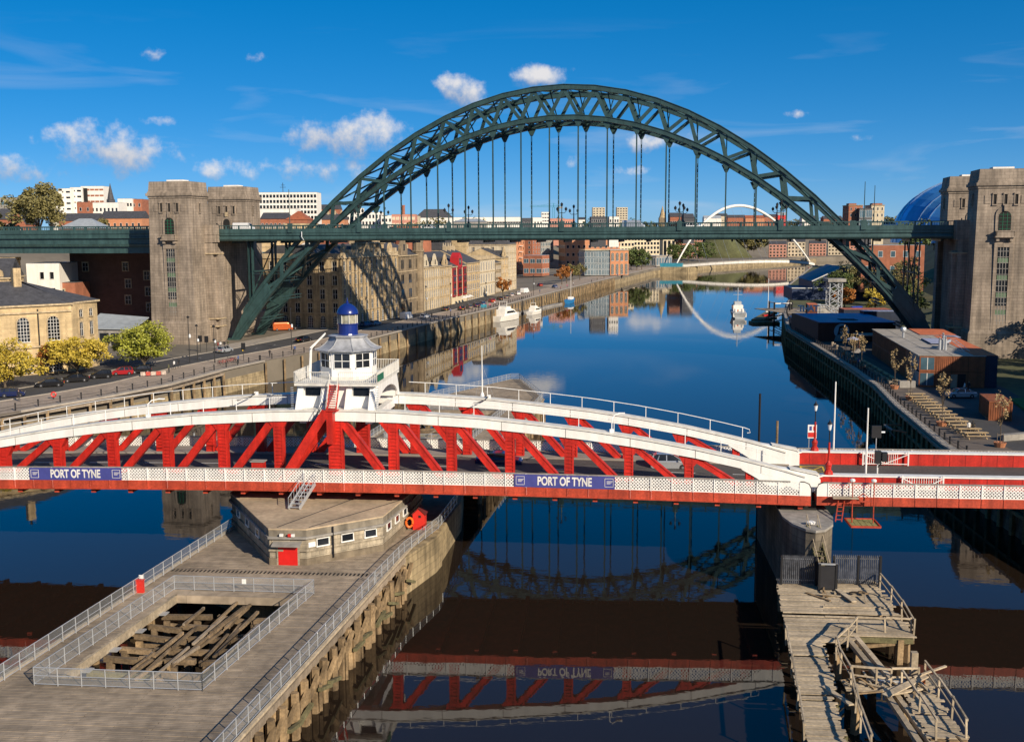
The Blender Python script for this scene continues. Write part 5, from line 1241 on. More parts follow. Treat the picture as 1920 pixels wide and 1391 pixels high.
b1=bld('exchange_block','long dark honey stone office block half in the bridge shadow',(-45.6,286.5,4.62),math.atan2(53.3,14.6),41.4,26,19.2,'stone','flat','slate',3,5,11,1.4,2.6,'FL',7,'ped',gstyle='arch',par=1.0,chim=0)
for k in range(10):
    MB().box(.6+k*4.2,-.3,19.8,2.2+k*4.2,.5,21.2).build('battlement',M['trim'],b1)
MB().box(25,1,19.3,33,8,22.6).build('attic_tower',M['stone'],b1); MB().box(24.6,.6,22.6,33.4,8.4,23.1).build('attic_cornice',M['trim'],b1); MB().box(27.5,2,23.1,30.5,5,24.6).build('attic_crest',M['trim'],b1)
for k in range(5): MB().vprism([(3+k*8.4-1.3,20.2),(3+k*8.4+1.3,20.2),(3+k*8.4+1.0,21.8),(3+k*8.4,22.9),(3+k*8.4-1.0,21.8)],.2,1.0).build('dormer_gable',M['stone'],b1)
for k in range(3): MB().box(6+k*13,10,19.3,7.2+k*13,11.6,23.4).build('chimney',M['stone'],b1)
MB().xprism([(6,19.3),(25,19.3),(20,22.4),(11,22.4)],1,40.5).build('slate_roof',M['slate'],b1)
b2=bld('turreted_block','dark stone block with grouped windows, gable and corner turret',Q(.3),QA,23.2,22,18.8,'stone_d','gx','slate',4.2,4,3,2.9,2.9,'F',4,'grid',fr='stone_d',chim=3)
MB().vprism([(1.5,18.5),(8.5,18.5),(8.2,21),(7,22.6),(5,24.6),(3,22.6),(1.8,21)],-.3,.6).build('front_gable',M['stone_d'],b2); MB().box(4.2,-.36,20.2,5.8,-.3,22.2).build('gable_window',M['glass'],b2)
MB().lathe([(1.9,0),(1.9,19.5),(2.2,19.6),(2.2,20.0),(1.7,20.1),(1.7,22.6),(2.0,22.7),(1.2,24.2),(.1,26.0)],20.6,.2,10).build('corner_turret',M['stone_d'],b2)
b3=bld('gabled_block','pale stone block with twin carved gables and steep slate roof',Q(24),QA,20.8,22,14.4,'stone_p','gx','slate',6.0,4,8,1.2,2.4,'F',4,'ped',gable=2,chim=3)
b4=bld('narrow_gabled_house','narrow stone house with one stepped gable',Q(45.1),QA,14.6,20,14.2,'stone','gx','slate',4.6,4,5,1.15,2.2,'F',3,gable=1,chim=2)
b5=bld('red_bay_building','cream building with tall dark red glazed bays',Q(60),QA,21.3,20,13.6,'cream','gx','slate',5.2,4,4,1.2,1.8,'',3,'sash',cornice=True)
for k,(x,w) in enumerate(((3.2,4.2),(10.6,5.2),(17.9,4.2))):
    mb=MB(); mb.m=0; mb.box(x-w/2,-.5,2.6,x+w/2,.1,13.0 if k!=1 else 13.2); mb.m=1
    for f in range(4):
        for c in range(3): mb.box(x-w/2+.3+c*(w-.4)/3,-.55,3.2+f*2.4,x-w/2+.3+c*(w-.4)/3+(w-.4)/3-.35,-.5,5.1+f*2.4)
    mb.build('red_bay',[mat('oxblood_panel',(.26,.012,.014),.4),M['glass']],b5)
MB().vprism([(7.6,13.2),(13.6,13.2),(13.6,16.5),(10.6,18.4),(7.6,16.5)],-.5,2.5).build('red_dormer',mat('red_dormer',(.42,.02,.02),.5),b5); MB().box(9.2,-.56,14,12,-.5,16.4).build('dormer_window',M['glass'],b5)
for k in range(3): MB().lathe([(.05,2.3),(1.5,2.2),(.1,2.9)],4+k*4.5,-3.5,8).build('cafe_parasol',M['frame'],b5)
bld('ochre_office','ochre stone office with rows of round headed windows',Q(81.6),QA,20.2,20,14.3,'stone_y','gx','slate',4.8,4,7,1.25,2.3,'F',3,'arch',gstyle='arch',chim=3)
bld('cream_pilaster_block','pale cream block with tall narrow window strips',Q(102.1),QA,26.5,18,15.2,'stone_p','flat','slate',3,3,6,1.3,3.4,'FL',4,'grid',par=.9)
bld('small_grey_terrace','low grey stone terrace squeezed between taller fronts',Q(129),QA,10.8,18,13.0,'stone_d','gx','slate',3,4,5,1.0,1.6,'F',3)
bld('dutch_gable_house','buff stone house with bulbous gable behind the parked cars',Q(140),QA,13.5,18,15.0,'stone_y','gx','slate',4,4,4,1.0,1.8,'F',3,gable=1)
bt=bld('tall_stone_corner','tall pale stone corner building with oriel top storey',Q(153.7),QA,17,18,20.5,'stone_p','mans','slate',4.0,6,5,1.0,1.8,'FL',4,dorm=3)
# second row behind the quay fronts
bld('brick_law_court','red brick court building with plain drum',(-62,470,14),QA,40,30,15.5,'brick_o','flat','mroof',2,3,6,1.2,1.6,'FL',4,'plain',fr='trim',cornice=False,par=.6)
dr=thing('brick_drum','round red brick drum tower behind the slate roofs','building',(-44,470,10)); MB().lathe([(9,0),(9,23),(8.6,23),(8.6,22.6)],k=28).build('drum_wall',M['brick'],dr); MB().lathe([(8.6,22.4),(.1,22.9)],k=28).build('drum_roof',M['mroof'],dr)
bld('dark_brick_slab','dark brown brick slab between drum and slate roofs',(-60,440,12),QA,16,14,20,'brick_d','flat','mroof',2,4,4,1,1.4,'F',3,'plain',fr='brick_d',cornice=False)
bld('mansard_house','grey mansard house with white dormers behind the quay',(-32,495,12),QA,16,14,15.5,'slate','mans','slate',3,3,4,1.0,1.6,'F',3,'sash',dorm=3)
bld('mansard_house','slate mansard terrace with round dormer windows above the quay',(-22,520,10),QA,18,14,19,'stone_y','mans','slate',3.4,4,5,1.0,1.6,'F',3,'sash',dorm=4)
bld('ochre_green_window_block','ochre block with green windows seen under the left end of the green deck',(-84,336,10),R(8),16,14,22,'stone_y','flat','mroof',2,4,4,1.8,1.9,'FL',3,'grid',fr='teal',cornice=True)
bld('grey_vault_hall','pale grey vaulted roof hall behind the dark office block',(-72,352,8),QA,22,24,15.8,'conc_g','hip','mroof',4.2,3,5,1.2,1.8,'F',3,'plain')
for i,(x,y,z,w,d,h,m_,rm) in enumerate(((-58,375,12,16,18,12,'brick','tile'),(-66,402,12,18,16,13,'wrend','tile'),(-52,420,10,14,14,13,'brick_o','mroof'),(-86,398,14,18,16,11,'stone_p','slate'),(-78,430,14,20,16,13,'brick','tile'))):
    bld('back_street_house',('brick house with red tiles behind the long office block','white house with red tiles behind the quay fronts','orange brick house with metal roof behind the gables','pale stone house on the slope behind the vaulted hall','tall brick house with red tiles on the slope')[i],(x,y,z),QA,w,d,h,m_,'gx',rm,4,3,5,1.0,1.5,'FL',3,'plain',cornice=False,chim=1,base=8,group='houses behind the quay fronts')
# ---------------------------------------------------------------- left: old stone hall etc.
ch=bld('old_stone_hall','honey stone hall with tall arched windows and slate hipped roof',(-99.9,183.2,4.6),R(43.7),24,16,12.9,'stone_y','hip','slate',4.0,1,1,1,1,'',style='arch')
for x in (4.5,9.8,15.1,20.5): window(winmesh(2.1,4.4,'arch'),ch,(x,-.02,6.2),0,'arched_window'); window(winmesh(2.3,3.7,'arch'),ch,(x,-.02,.5),0,'ground_arch')
MB().box(-.3,-.4,5.0,24,0,5.35).build('string_course',M['trim'],ch); MB().box(-.3,-.35,11.3,24.0,0,11.6).build('string_course',M['trim'],ch)
MB().box(17.7,-.25,.0,17.9,-.05,12).build('drain_pipe',M['black'],ch); MB().box(16,6,14.2,17.4,7.2,19.4).build('chimney',M['stone'],ch); MB().tube([(16.7,6.6,19.4),(16.7,6.6,20.4)],.2,6).build('chimney_pot',M['black'],ch)
wing=MB().prism([(24,0),(31.2,5.6),(31.2,16),(22,16)],0,12.6).build('wing',M['stone_y'],ch); MB().prism([(23.6,-.3),(31.7,5.3),(31.7,16.3),(22,16.3)],12.6,12.95).build('wing_cornice',M['trim'],ch)
MB().add([(23.6,-.3,12.95),(31.7,5.3,12.95),(31.7,16.3,12.95),(16,16.3,12.95),(18,8,16.9)],[(0,1,4),(1,2,4),(2,3,4)]).build('wing_roof',M['slate'],ch)
wa=math.atan2(5.6,7.2)
for k in (.33,.72):
    px_,py_=24+7.2*k,5.6*k
    for z_,h_ in ((6.4,2.6),(10.0,1.4),(1.0,2.4)): window(winmesh(1.2,h_),ch,(px_+.02*math.sin(wa),py_-.02*math.cos(wa),z_),wa)
pv=thing('low_pavilion','low pale pavilion with sloping grey roof beside the tower','building',(-97.5,243.5,4.6),R(-4)); MB().box(0,0,0,11,8,4.2).build('wall',M['conc_g'],pv); MB().add([(-.4,-.5,4.2),(11.4,-.5,4.0),(11.4,8.5,6.0),(-.4,8.5,6.9),(-.4,-.5,4.4),(11.4,-.5,4.2),(11.4,8.5,6.2),(-.4,8.5,7.1)],[(4,5,6,7),(3,2,1,0),(0,1,5,4),(1,2,6,5),(2,3,7,6),(3,0,4,7)]).build('roof',M['mroof'],pv)
for k in range(4): MB().box(.6+k*2.6,-.05,.4,2.7+k*2.6,-.01,3.2).build('window',M['glass'],pv)
bld('dutch_gabled_office','brown stone office with curly dutch gable and dormers',(-131,240,4.6),R(12),17,14,16,'stone','gx','slate',4.2,4,5,1.1,1.9,'FR',4,gable=2,chim=1)
wg=bld('white_gable_house','plain white rendered gable end with four small windows',(-121.4,268,5),R(4),8.0,14,18.0,'wrend','flat','mroof',2.8,1,1,1,1,'',cornice=False,base=2,over=.05)
for x,z in ((3.8,14.2),(6.2,14.2),(4.1,10.2),(6.4,10.2)): window(winmesh(.9,1.7,'plain'),wg,(x,-.12,z))
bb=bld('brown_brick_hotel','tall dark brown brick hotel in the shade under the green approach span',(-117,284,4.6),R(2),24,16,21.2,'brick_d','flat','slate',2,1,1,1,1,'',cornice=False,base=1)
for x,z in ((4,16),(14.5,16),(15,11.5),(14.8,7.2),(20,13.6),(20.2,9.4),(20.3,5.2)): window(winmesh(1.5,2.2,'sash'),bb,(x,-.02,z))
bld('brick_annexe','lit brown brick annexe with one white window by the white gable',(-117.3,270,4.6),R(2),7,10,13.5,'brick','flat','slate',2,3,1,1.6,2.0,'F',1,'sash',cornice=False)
bld('cream_parapet_house','cream parapet house behind the dutch gables',(-140,262,8),R(8),16,10,15.8,'cream','flat','mroof',2,3,4,1,1.6,'F',2,'plain',cornice=False,par=.8)
bld('sandstone_cornice_house','sandstone house with row of little cornice brackets under the approach span',(-121,318,12),R(0),30,12,14.6,'stone_y','flat','slate',2,3,8,1.0,1.6,'F',3,'sash')
# ---------------------------------------------------------------- skyline behind the deck, left to right
def sky(px0,px1,ytop,Y,label,name='city_block',wall='wrend',depth=14,zb=26,**k):
    """block spanning two bearings at distance Y; its roof reaches the given height"""
    x0=(px0-960)/2000*Y; x1=(px1-960)/2000*Y; z=30+(437.5-ytop)/2000*Y*1.003
    return bld(name,label,(x0,Y,zb),0,x1-x0,depth,z-zb,wall,base=6,**k)
sky(-20,46,368,520,'glass fronted block at the far left edge','glass_block','conc_g',nf=5,bays=8,ww=1.8,wh=1.9,style='plain',gl='glassb',cornice=False)
for i,(a,b,yt) in enumerate(((104,124,356),(122,146,352),(144,166,350),(164,206,348))):
    t=sky(a,b,yt,900+i*6,('leftmost narrow white tower block','second white tower block with dark core','third white tower block with dark core','widest white tower block on the left skyline')[i],'tower_block','wrend',nf=9,bays=2 if i<3 else 5,ww=3.4,wh=1.5,style='plain',gl='brick' if i==3 else 'glass',cornice=False,sides='F',group='white tower blocks')
    w_=(b-a)*.45; MB().box(w_*.12,-3.2,-2,w_*.30,-.1,42+i*.5).build('dark_core',M['dark'],t)
t=thing('church_spire','thin black church spire on the left skyline','spire',((218.5-960)/2000*800,800,30)); MB().lathe([(3.2,20),(3.2,26),(2.6,26.2),(.1,38)],k=8).build('spire',M['slate'],t); MB().box(-3.2,-3.2,0,3.2,3.2,20.5).build('belfry',M['stone_d'],t)
sky(155,182,377,620,'dark red brick gable end below the tower blocks','brick_flats','brick',nf=3,bays=2,style='plain',cornice=False)
sky(181,232,378,622,'white rendered flats with small dark windows','white_flats','wrend',nf=3,bays=7,style='plain',cornice=False)
sky(231,258,371,640,'white and red flats left of the near tower','white_flats','wrend',nf=4,bays=5,style='plain',cornice=False)
sky(256,276,372,642,'narrow red brick flats beside the tower','brick_flats','brick',nf=4,bays=2,style='plain',cornice=False)
sky(0,30,408,480,'low red brick house with slate roof at the far left','brick_house','brick',roof='gx',rh=5,nf=2,bays=3,style='plain',cornice=False)
sky(28,58,417,470,'red brick gabled house under the big tree','brick_house','brick',roof='gy',rh=6,nf=2,bays=2,style='plain',cornice=False)
sky(118,196,425,430,'low station canopy with curved grey roof','station_hall','brick_d',roof='hip',roofm='mroof',rh=4,nf=1,bays=6,style='grid',cornice=False)
sky(204,272,424,440,'low building with flat grey canopy by the left tower','canopy_hall','brick_d',roof='flat',roofm='mroof',nf=1,bays=8,style='grid')
sky(120,190,411,560,'slate roofed workshops with brick gables','workshop','brick',roof='gx',rh=4,nf=2,bays=7,style='plain',cornice=False)
sky(196,274,407,575,'long brick workshop with dark rooflights','workshop','brick_o',roof='gx',rh=4,nf=2,bays=7,style='plain',cornice=False)
of=sky(493,600,361,600,'white concrete grid office with many dark windows','grid_office','wrend',nf=9,bays=17,ww=1.35,wh=1.7,style='plain',fr='wrend',cornice=False)
MB().box(12,4,24,17,9,26.6).build('plant_room',M['brick'],of).location=(0,0,0)
t=thing('roof_antenna','lattice radio antenna on the white grid office','antenna',((535-960)/2000*600,604,52.5)); MB().tube([(0,0,0),(0,0,6)],.15,4).build('mast',M['black'],t); MB().box(-1.6,-.1,3.4,1.6,.1,3.6).build('crossbar',M['black'],t); MB().box(-1.0,-.1,4.6,1.0,.1,4.8).build('crossbar',M['black'],t)
sky(494,560,391,560,'low white podium in front of the grid office','podium_block','wrend',nf=2,bays=8,ww=1,wh=.9,style='plain',cornice=False)
sky(494,542,409,500,'long dark slate roofed brick building beside the far tower','brick_hall','brick',roof='gx',rh=3,nf=2,bays=6,style='plain',cornice=False)
sky(541,582,411,480,'brick building with orange tile hip roof behind the deck','brick_hall','brick',roof='hip',roofm='tile',rh=4,nf=2,bays=5,style='plain',cornice=False)
sky(478,535,420,420,'flat grey roofed shed behind the left deck','flat_shed','conc_g',nf=1,bays=6,style='plain',cornice=False)
sky(535,590,418,424,'yellow flat roofed building behind the left deck','flat_shed','stone_y',nf=1,bays=6,style='plain',cornice=False)
sky(598,640,392,640,'brick terrace seen through the arch foot','brick_terrace','brick',roof='gx',rh=3,nf=3,bays=5,style='plain',cornice=False)
sky(608,650,411,560,'red brick terrace with chimneys between the arch chords','brick_terrace','brick_o',roof='gx',rh=3,nf=2,bays=5,style='plain',cornice=False,chim=3)
sky(654,682,390,700,'white hotel wing with red panel','white_hotel','wrend',nf=5,bays=4,style='plain',cornice=False)
sky(682,720,398,690,'white stepped hotel with tall dark windows','white_hotel','wrend',nf=4,bays=6,ww=1.2,wh=2.2,style='plain',cornice=False)
sky(718,745,404,680,'lower white wing stepping down to the hangers','white_hotel','wrend',nf=3,bays=4,style='plain',cornice=False)
sky(738,782,402,640,'pink and cream flats beside the hangers','pink_flats','pink',nf=4,bays=6,ww=1.6,wh=1.6,style='plain',gl='cream',cornice=False)
sky(760,788,405,660,'pale flats behind the pink ones','pale_flats','stone_p',nf=3,bays=4,style='plain',cornice=False)
sky(782,850,408,760,'big hall with long dark pitched roof','hipped_hall','wrend',roof='hip',rh=6,nf=2,bays=6,style='plain',cornice=False)
MB_=thing('brick_chimney','slim red brick chimney on the skyline','chimney',((760-960)/2000*800,800,30)); MB().lathe([(1.4,0),(1.1,20),(1.3,20.2),(1.3,21)],k=8).build('stack',M['brick'],MB_)
sky(845,910,408,900,'long white building with window bands, left part','long_white_block','wrend',nf=2,bays=14,ww=2.6,wh=1.3,style='plain',cornice=False)
sky(908,978,408,905,'long white building with window bands, right part','long_white_block','wrend',nf=2,bays=14,ww=2.6,wh=1.3,style='plain',cornice=False)
sky(852,915,416,700,'low curved grey shed below the white building','grey_shed','conc_g',roof='hip',roofm='mroof',rh=2,nf=1,bays=5,style='plain',cornice=False)
sky(980,1000,410,820,'dark grey cube in front of the white block','grey_cube','slate',nf=2,bays=3,style='plain',cornice=False)
sky(996,1018,409,830,'white warehouse behind the deck lamps','white_warehouse','wrend',nf=2,bays=4,style='plain',cornice=False)
sky(1016,1031,399,1300,'pale slab tower left of the crane','slab_tower','wrend',nf=7,bays=3,ww=2.4,wh=1.4,style='plain',cornice=False)
sky(1030,1060,411,860,'pink brick frame building under the crane','pink_block','pink',nf=3,bays=6,ww=1.6,wh=1.6,style='plain',cornice=False)
sky(1060,1078,412,870,'pale red flats right of the crane','pink_block','pink',nf=3,bays=4,style='plain',cornice=False)
for i,(a,b) in enumerate(((1111,1134),(1156,1176))):
    sky(a,b,391,1400,('left of the twin slab tower blocks','right of the twin slab tower blocks')[i],'slab_tower','stone_p',nf=12,bays=4,ww=2.2,wh=1.3,style='plain',cornice=False,group='twin tower blocks')
sky(1108,1136,408,760,'slate blue block below the left slab tower','blue_block','slate',nf=3,bays=7,style='plain',cornice=False)
sky(1142,1160,408,762,'white block with lime green stripe','white_block','wrend',nf=3,bays=4,style='plain',cornice=False)
sky(1085,1098,413,900,'small white house on the ridge','ridge_house','wrend',roof='gx',rh=2,nf=2,bays=3,style='plain',cornice=False)
t=thing('church_steeple','pale stone church steeple on the ridge','steeple',((1240.5-960)/2000*1100,1100,30)); MB().box(-3.5,-3.5,0,3.5,3.5,15).build('tower',M['stone_d'],t); MB().lathe([(3.4,15),(.1,27)],k=8).build('spire',M['stone'],t)
for i,(a,b,yt,Y,m_,rm) in enumerate(((1255,1278,409,1000,'brick','slate'),(1280,1300,411,980,'slate','slate'),(1318,1350,412,1500,'wrend','mroof'),(1340,1362,408,1600,'stone_p','slate'),(1362,1395,411,1500,'brick','slate'),(1395,1430,412,1450,'brick_o','tile'),(1430,1460,410,1500,'brick','slate'),(1455,1472,407,1400,'redp','mroof'),(1500,1530,413,1500,'wrend','slate'),(1540,1575,414,1400,'brick','slate'))):
    sky(a,b,yt,Y,('brick terrace on the ridge right of the steeple','dark slate barn on the ridge','white sheds seen under the white arch','pale house on the far hill','brick rows on the far hill','orange tiled rows on the far hill','brick houses under the arch crown','red framed shed beside the arch','white rows behind the right hangers','brick rows behind the right arch foot')[i],'hill_house',m_,roof='gx',roofm=rm,rh=4,nf=2,bays=6,ww=1.6,wh=1.4,style='plain',cornice=False,group='houses on the far hill')
# tower crane
t=thing('tower_crane','blue tower crane with long jib on the skyline','crane',((1038.5-960)/2000*950,950,30)); mb=MB(); lattice_beam(mb,(0,0,0),(0,0,22.5),1.6,1.6,.35,2); mb.build('mast',M['teal'],t); mb=MB(); lattice_beam(mb,(-21,0,23.6),(8,0,23.0),1.0,1.2,.3,2); mb.build('jib',M['teal'],t); MB().box(5,-.8,21.5,8,.8,23).build('counterweight',M['conc_g'],t); MB().beam((0,0,26),(-14,0,23.8),.2).build('tie_bar',M['teal'],t); MB().beam((0,0,26),(6,0,23.4),.2).build('tie_bar',M['teal'],t); MB().beam((0,0,22.5),(0,0,26),.6).build('apex',M['teal'],t)
# flour mill gallery (right skyline)
bm_=sky(1586,1612,389,760,'left brick wing of the mill gallery','mill_gallery','brick',nf=5,bays=3,ww=.9,wh=2,style='plain',cornice=True)
sky(1606,1630,395,755,'glass centre of the mill gallery','mill_gallery','slate',nf=3,bays=2,ww=4,wh=5,style='grid',gl='glassb',cornice=False)
sky(1628,1652,389,760,'right pale brick wing of the mill gallery','mill_gallery','stone_p',nf=5,bays=3,ww=.9,wh=2,style='plain',cornice=True)
for a,b in ((1586,1600),(1630,1648)): sky(a,b,386,768,'red brick corner turret of the mill gallery, %s'%('left' if a<1600 else 'right'),'mill_turret','brick',nf=1,bays=1,style='plain',cornice=False,depth=6)
# ---------------------------------------------------------------- below the deck, beyond the row
bld('balcony_apartments','tall red brick apartment tower with balconies',(2,640,5),R(68),16,14,28.5,'brick_o','flat','mroof',2,8,4,1.0,1.5,'FL',4,'plain',fr='brick_o',cornice=False)
ab=[o for o in bpy.data.objects if o.name.startswith('balcony_apartments')][-1]
for f in range(7): MB().box(6,-1.2,3.3+f*3.5,10.5,0,3.5+f*3.5).build('balcony',M['wrend'],ab)
bld('brick_apartments','brown brick apartment slab behind the balcony tower',(13,668,5),R(68),14,12,27,'brick','flat','mroof',2,9,3,1.0,1.5,'FL',3,'plain',cornice=False)
bld('glass_annexe','low building with dark glass and grey roof by the brick towers',(18,628,5),R(68),12,12,12,'brick','flat','mroof',2,2,3,3,2.4,'FL',3,'grid',gl='glassb',cornice=False)
bld('blue_glass_office','blue glazed office between brick apartments and orange offices',(22,800,8),R(60),20,18,24,'conc_g','flat','mroof',2,6,8,1.6,2.6,'FL',6,'grid',gl='glassb',cornice=False)
bld('orange_brick_offices','orange brick offices with rounded attic and big blue sign',(40,800,5),R(10),42,22,24,'brick_o','flat','mroof',2,4,10,1.8,2.2,'FL',6,'plain',cornice=False,par=1.2)
pp=bld('curved_glass_bar','curved glass fronted bar with orange brick wing',(43.5,634,5),R(10),15,16,14.6,'glassb','flat','mroof',2,4,9,1.9,2.8,'FL',6,'grid',fr='frame',gl='glassb',cornice=False,par=.5)
bld('orange_brick_wing','orange brick wing with tall round headed windows',(58.6,636,5),R(14),11.5,22,14.9,'brick_o','flat','mroof',2,2,4,1.5,4.6,'FR',5,'arch',cornice=True)
bld('white_law_office','white block with small square windows beyond the bar',(75,850,5),R(8),9,14,26,'wrend','flat','mroof',2,7,4,1.2,1.8,'FL',3,'plain',cornice=False)
bld('cream_offices','cream office block with large dark windows',(86,870,5),R(8),14,14,27,'cream','flat','mroof',2,6,5,1.8,2.2,'FL',3,'plain',cornice=False)
bld('cream_red_offices','cream and red brick offices beyond the tree line',(101,885,5),R(10),22,14,22,'cream','flat','mroof',2,6,8,1.8,2.2,'FL',3,'plain',cornice=False)
bld('cream_temple_block','cream block with tall portico columns',(139,985,5),R(10),12,14,20,'cream','flat','mroof',2,1,3,2.6,14,'F',3,'plain',cornice=True)
bld('red_brick_wharf','dark red brick wharf apartments near the white arch foot',(155,1010,5),R(10),26,14,20,'brick','flat','mroof',2,7,10,1.8,1.6,'FL',4,'plain',cornice=False)
pvl=bld('glass_pavilion','low grey pavilion with oversailing roof on the promenade',(108,800,4.7),R(55),26,14,8,'conc_g','flat','mroof',2,1,6,3,5,'FL',3,'grid',gl='glassb',cornice=True)
for i,(px,Y) in enumerate(((1440,1075),(1475,1085),(1515,1130),(1550,1150),(1585,1160))):
    x=(px-960)/2000*Y
    bld('riverside_flats',('cream and brick riverside flats at the bend, leftmost','cream and brick riverside flats at the bend, second from the left','cream and brick riverside flats left of the white arch leg','cream and brick riverside flats behind the white arch leg','cream and brick riverside flats near the right arch foot')[i],(x,Y,5),R(-12),17,12,13+i%2*2,'stone_p' if i%2 else 'pink','gx','slate',3,4,5,1.8,1.6,'F',3,'plain',fr='cream',cornice=False,group='riverside flats at the bend')

# ================================================================ RIGHT BANK: container village, shed, dome
def container(label,loc,rz,L_,W_,H_,wall,roofm,name='shipping_container',openings=(),group=None,cat='container',corr=True):
    t=thing(name,label,cat,loc,rz,group); mb=MB(); p=.3
    mb.box(.04,.04,0,L_-.04,W_-.04,H_-.06)
    if corr:
        for k in range(int(L_/p)):
            for y0,y1 in ((0,.045),(W_-.045,W_)): mb.box(k*p+.05,y0,.15,k*p+.2,y1,H_-.18)
        for k in range(int(W_/p)):
            for x0,x1 in ((0,.045),(L_-.045,L_)): mb.box(x0,k*p+.05,.15,x1,k*p+.2,H_-.18)
    for x in (0,L_): 
        for y in (0,W_): mb.box(x-.07,y-.07,0,x+.07,y+.07,H_)
    mb.box(-.05,-.05,0,L_+.05,.08,.16); mb.box(-.05,W_-.08,0,L_+.05,W_+.05,.16); mb.box(-.05,-.05,H_-.17,L_+.05,.08,H_-.02); mb.box(-.05,W_-.08,H_-.17,L_+.05,W_+.05,H_-.02); mb.box(-.05,.08,H_-.17,.08,W_-.08,H_-.02); mb.box(L_-.08,.08,H_-.17,L_+.05,W_-.08,H_-.02)
    mb.build('body',M[wall],t)
    rb=MB(); rb.box(-.06,-.06,H_-.02,L_+.06,W_+.06,H_+.03)
    for k in range(int(L_/1.2)): rb.box(k*1.2,-.05,H_+.03,k*1.2+.06,W_+.05,H_+.06)
    rb.build('roof',M[roofm],t); return t
CA=math.atan2(48.4,8.5)   # long axis of the main bar
# main two-storey bar: local x along the quay (away), y to the left -> place so that left wall is y=W
cr=thing('container_bar','two-storey rust brown container bar with flat grey felt roof','building',(77.0,172.3,4.55),CA)
def crb(name,m_,*b): return MB().box(*b).build(name,M[m_],cr)
LB,WB=48.5,10.2
crb('core','dark',.3,.3,0,LB-.3,WB-.3,5.0)
for fl in (0,1):
    z0=.05+fl*2.58
    for k in range(4):
        a=k*12.1
        for y in (0,WB):
            if y==WB and k==0:
                for q in range(7): MB().box(a+.4+q*1.15,y-.08,z0+.2,a+.48+q*1.15,y+.03,z0+2.45).build('glazing_bar',M['frame'],cr)
                MB().box(a+.3,y-.1,z0+.1,a+8.2,y-.04,z0+2.5).build('shopfront_glass',M['glassb'],cr); MB().box(a+8.2,y-.1,z0,a+12.0,y+.02,z0+2.5).build('side_panel',M['rust'],cr); continue
            mb=MB(); mb.box(a+.05,y-.08,z0,a+12.0,y+.02,z0+2.5)
            for q in range(40): mb.box(a+.1+q*.3,y-.09 if y else -.07,z0+.15,a+.25+q*.3,y+.06 if y else .02,z0+2.35)
            mb.build('side_panel',M['rust'],cr)
    for k in range(4):
        b=k*2.55
        if k==3: 
            MB().box(-.05,b+.2,z0+.3,.05,b+2.3,z0+2.3).build('end_window',M['glassb'],cr); MB().box(-.08,b+1.2,z0+.3,-.02,b+1.3,z0+2.3).build('glazing_bar',M['frame'],cr)
            MB().box(-.02,b,z0,.03,b+2.5,z0+2.5).build('end_panel',M['rust'],cr); continue
        mb=MB(); mb.box(-.03,b,z0,.05,b+2.48,z0+2.5)
        for q in range(8): mb.box(-.08,b+.08+q*.3,z0+.15,.0,b+.22+q*.3,z0+2.35)
        mb.build('end_panel',M['rust'],cr)
crb('doorway','dark',-.1,2.9,0,-.05,4.1,2.3); crb('door','wood',-.12,4.2,0,-.06,5.2,2.2)
mb=MB()
for k in range(8): mb.box(k*6.1,-.2,5.2,k*6.1+6.06,WB+.2,5.3+.01*(k%2))
mb.build('roof',M['felt'],cr)
for k in range(3): crb('roof_seam','conc_g',0,2.4+k*2.6,5.31,LB,2.46+k*2.6,5.335)
t=thing('vent_stack','cluster of shiny ventilation ducts and ladder frame on the felt roof','duct',(74.2,181.5,9.86),CA)
for x,y,h in ((0,0,1.9),(.7,.4,1.5),(.2,.9,1.7),(1.4,.1,2.4)): MB().tube([(x,y,0),(x,y,h),(x+.3,y,h+.25)],.22,8).build('duct',M['galv'],t)
MB().tube([(1.4,0,1.0),(2.6,-1.2,1.3),(4.6,-1.6,1.2)],.28,8).build('cross_duct',M['galv'],t)
for k in (-.4,.4): MB().beam((-.2,-1+k,1.9),(-2.2,-3.0+k,0.1),.07).build('stile',M['galv'],t)
for k in range(7): MB().beam((-.2-2*k/6.5,-1.4-2*k/6.5,1.9-1.8*k/6.5),(-.2-2*k/6.5,-.6-2*k/6.5,1.9-1.8*k/6.5),.05).build('rung',M['galv'],t)
t=thing('roof_cowl','single round metal cowl near the far end of the felt roof','duct',(74.8,203,9.86)); MB().tube([(0,0,0),(0,0,1.3)],.22,8).build('pipe',M['galv'],t); MB().lathe([(.5,1.2),(.6,1.6),(.5,2.0),(.1,2.1)],k=10).build('cowl',M['galv'],t)
# bar with mural and blue roof
mb_=thing('mural_bar','dark container bar with round portrait mural and bright blue roof','building',(71.6,248.5,4.55),R(-3))
MB().box(0,0,0,17.8,30,4.4).build('wall',mat('dark_rust_wall',(.075,.026,.016),.7,var=.3,streak=.2),mb_)
for k in range(7):
    mb=MB(); mb.box(k*2.55,-.03,.1,k*2.55+2.5,.0,4.3)
    for q in range(8): mb.box(k*2.55+.05+q*.31,-.09,.2,k*2.55+.2+q*.31,-.03,4.2)
    mb.build('end_panel',MATS['dark_rust_wall'],mb_)
for (a,b,c,d) in ((.3,-.4,9,13),(9.1,-.4,18,13),(.3,13.1,9,28),(9.1,13.1,18,28)): MB().box(a,b,4.42+.02*(a>5),c,d,4.54+.02*(a>5)).build('roof_sheet',M['broof'],mb_)
MB().box(6.5,5,4.57,10.5,9,4.64).build('roof_opening',M['dark'],mb_)
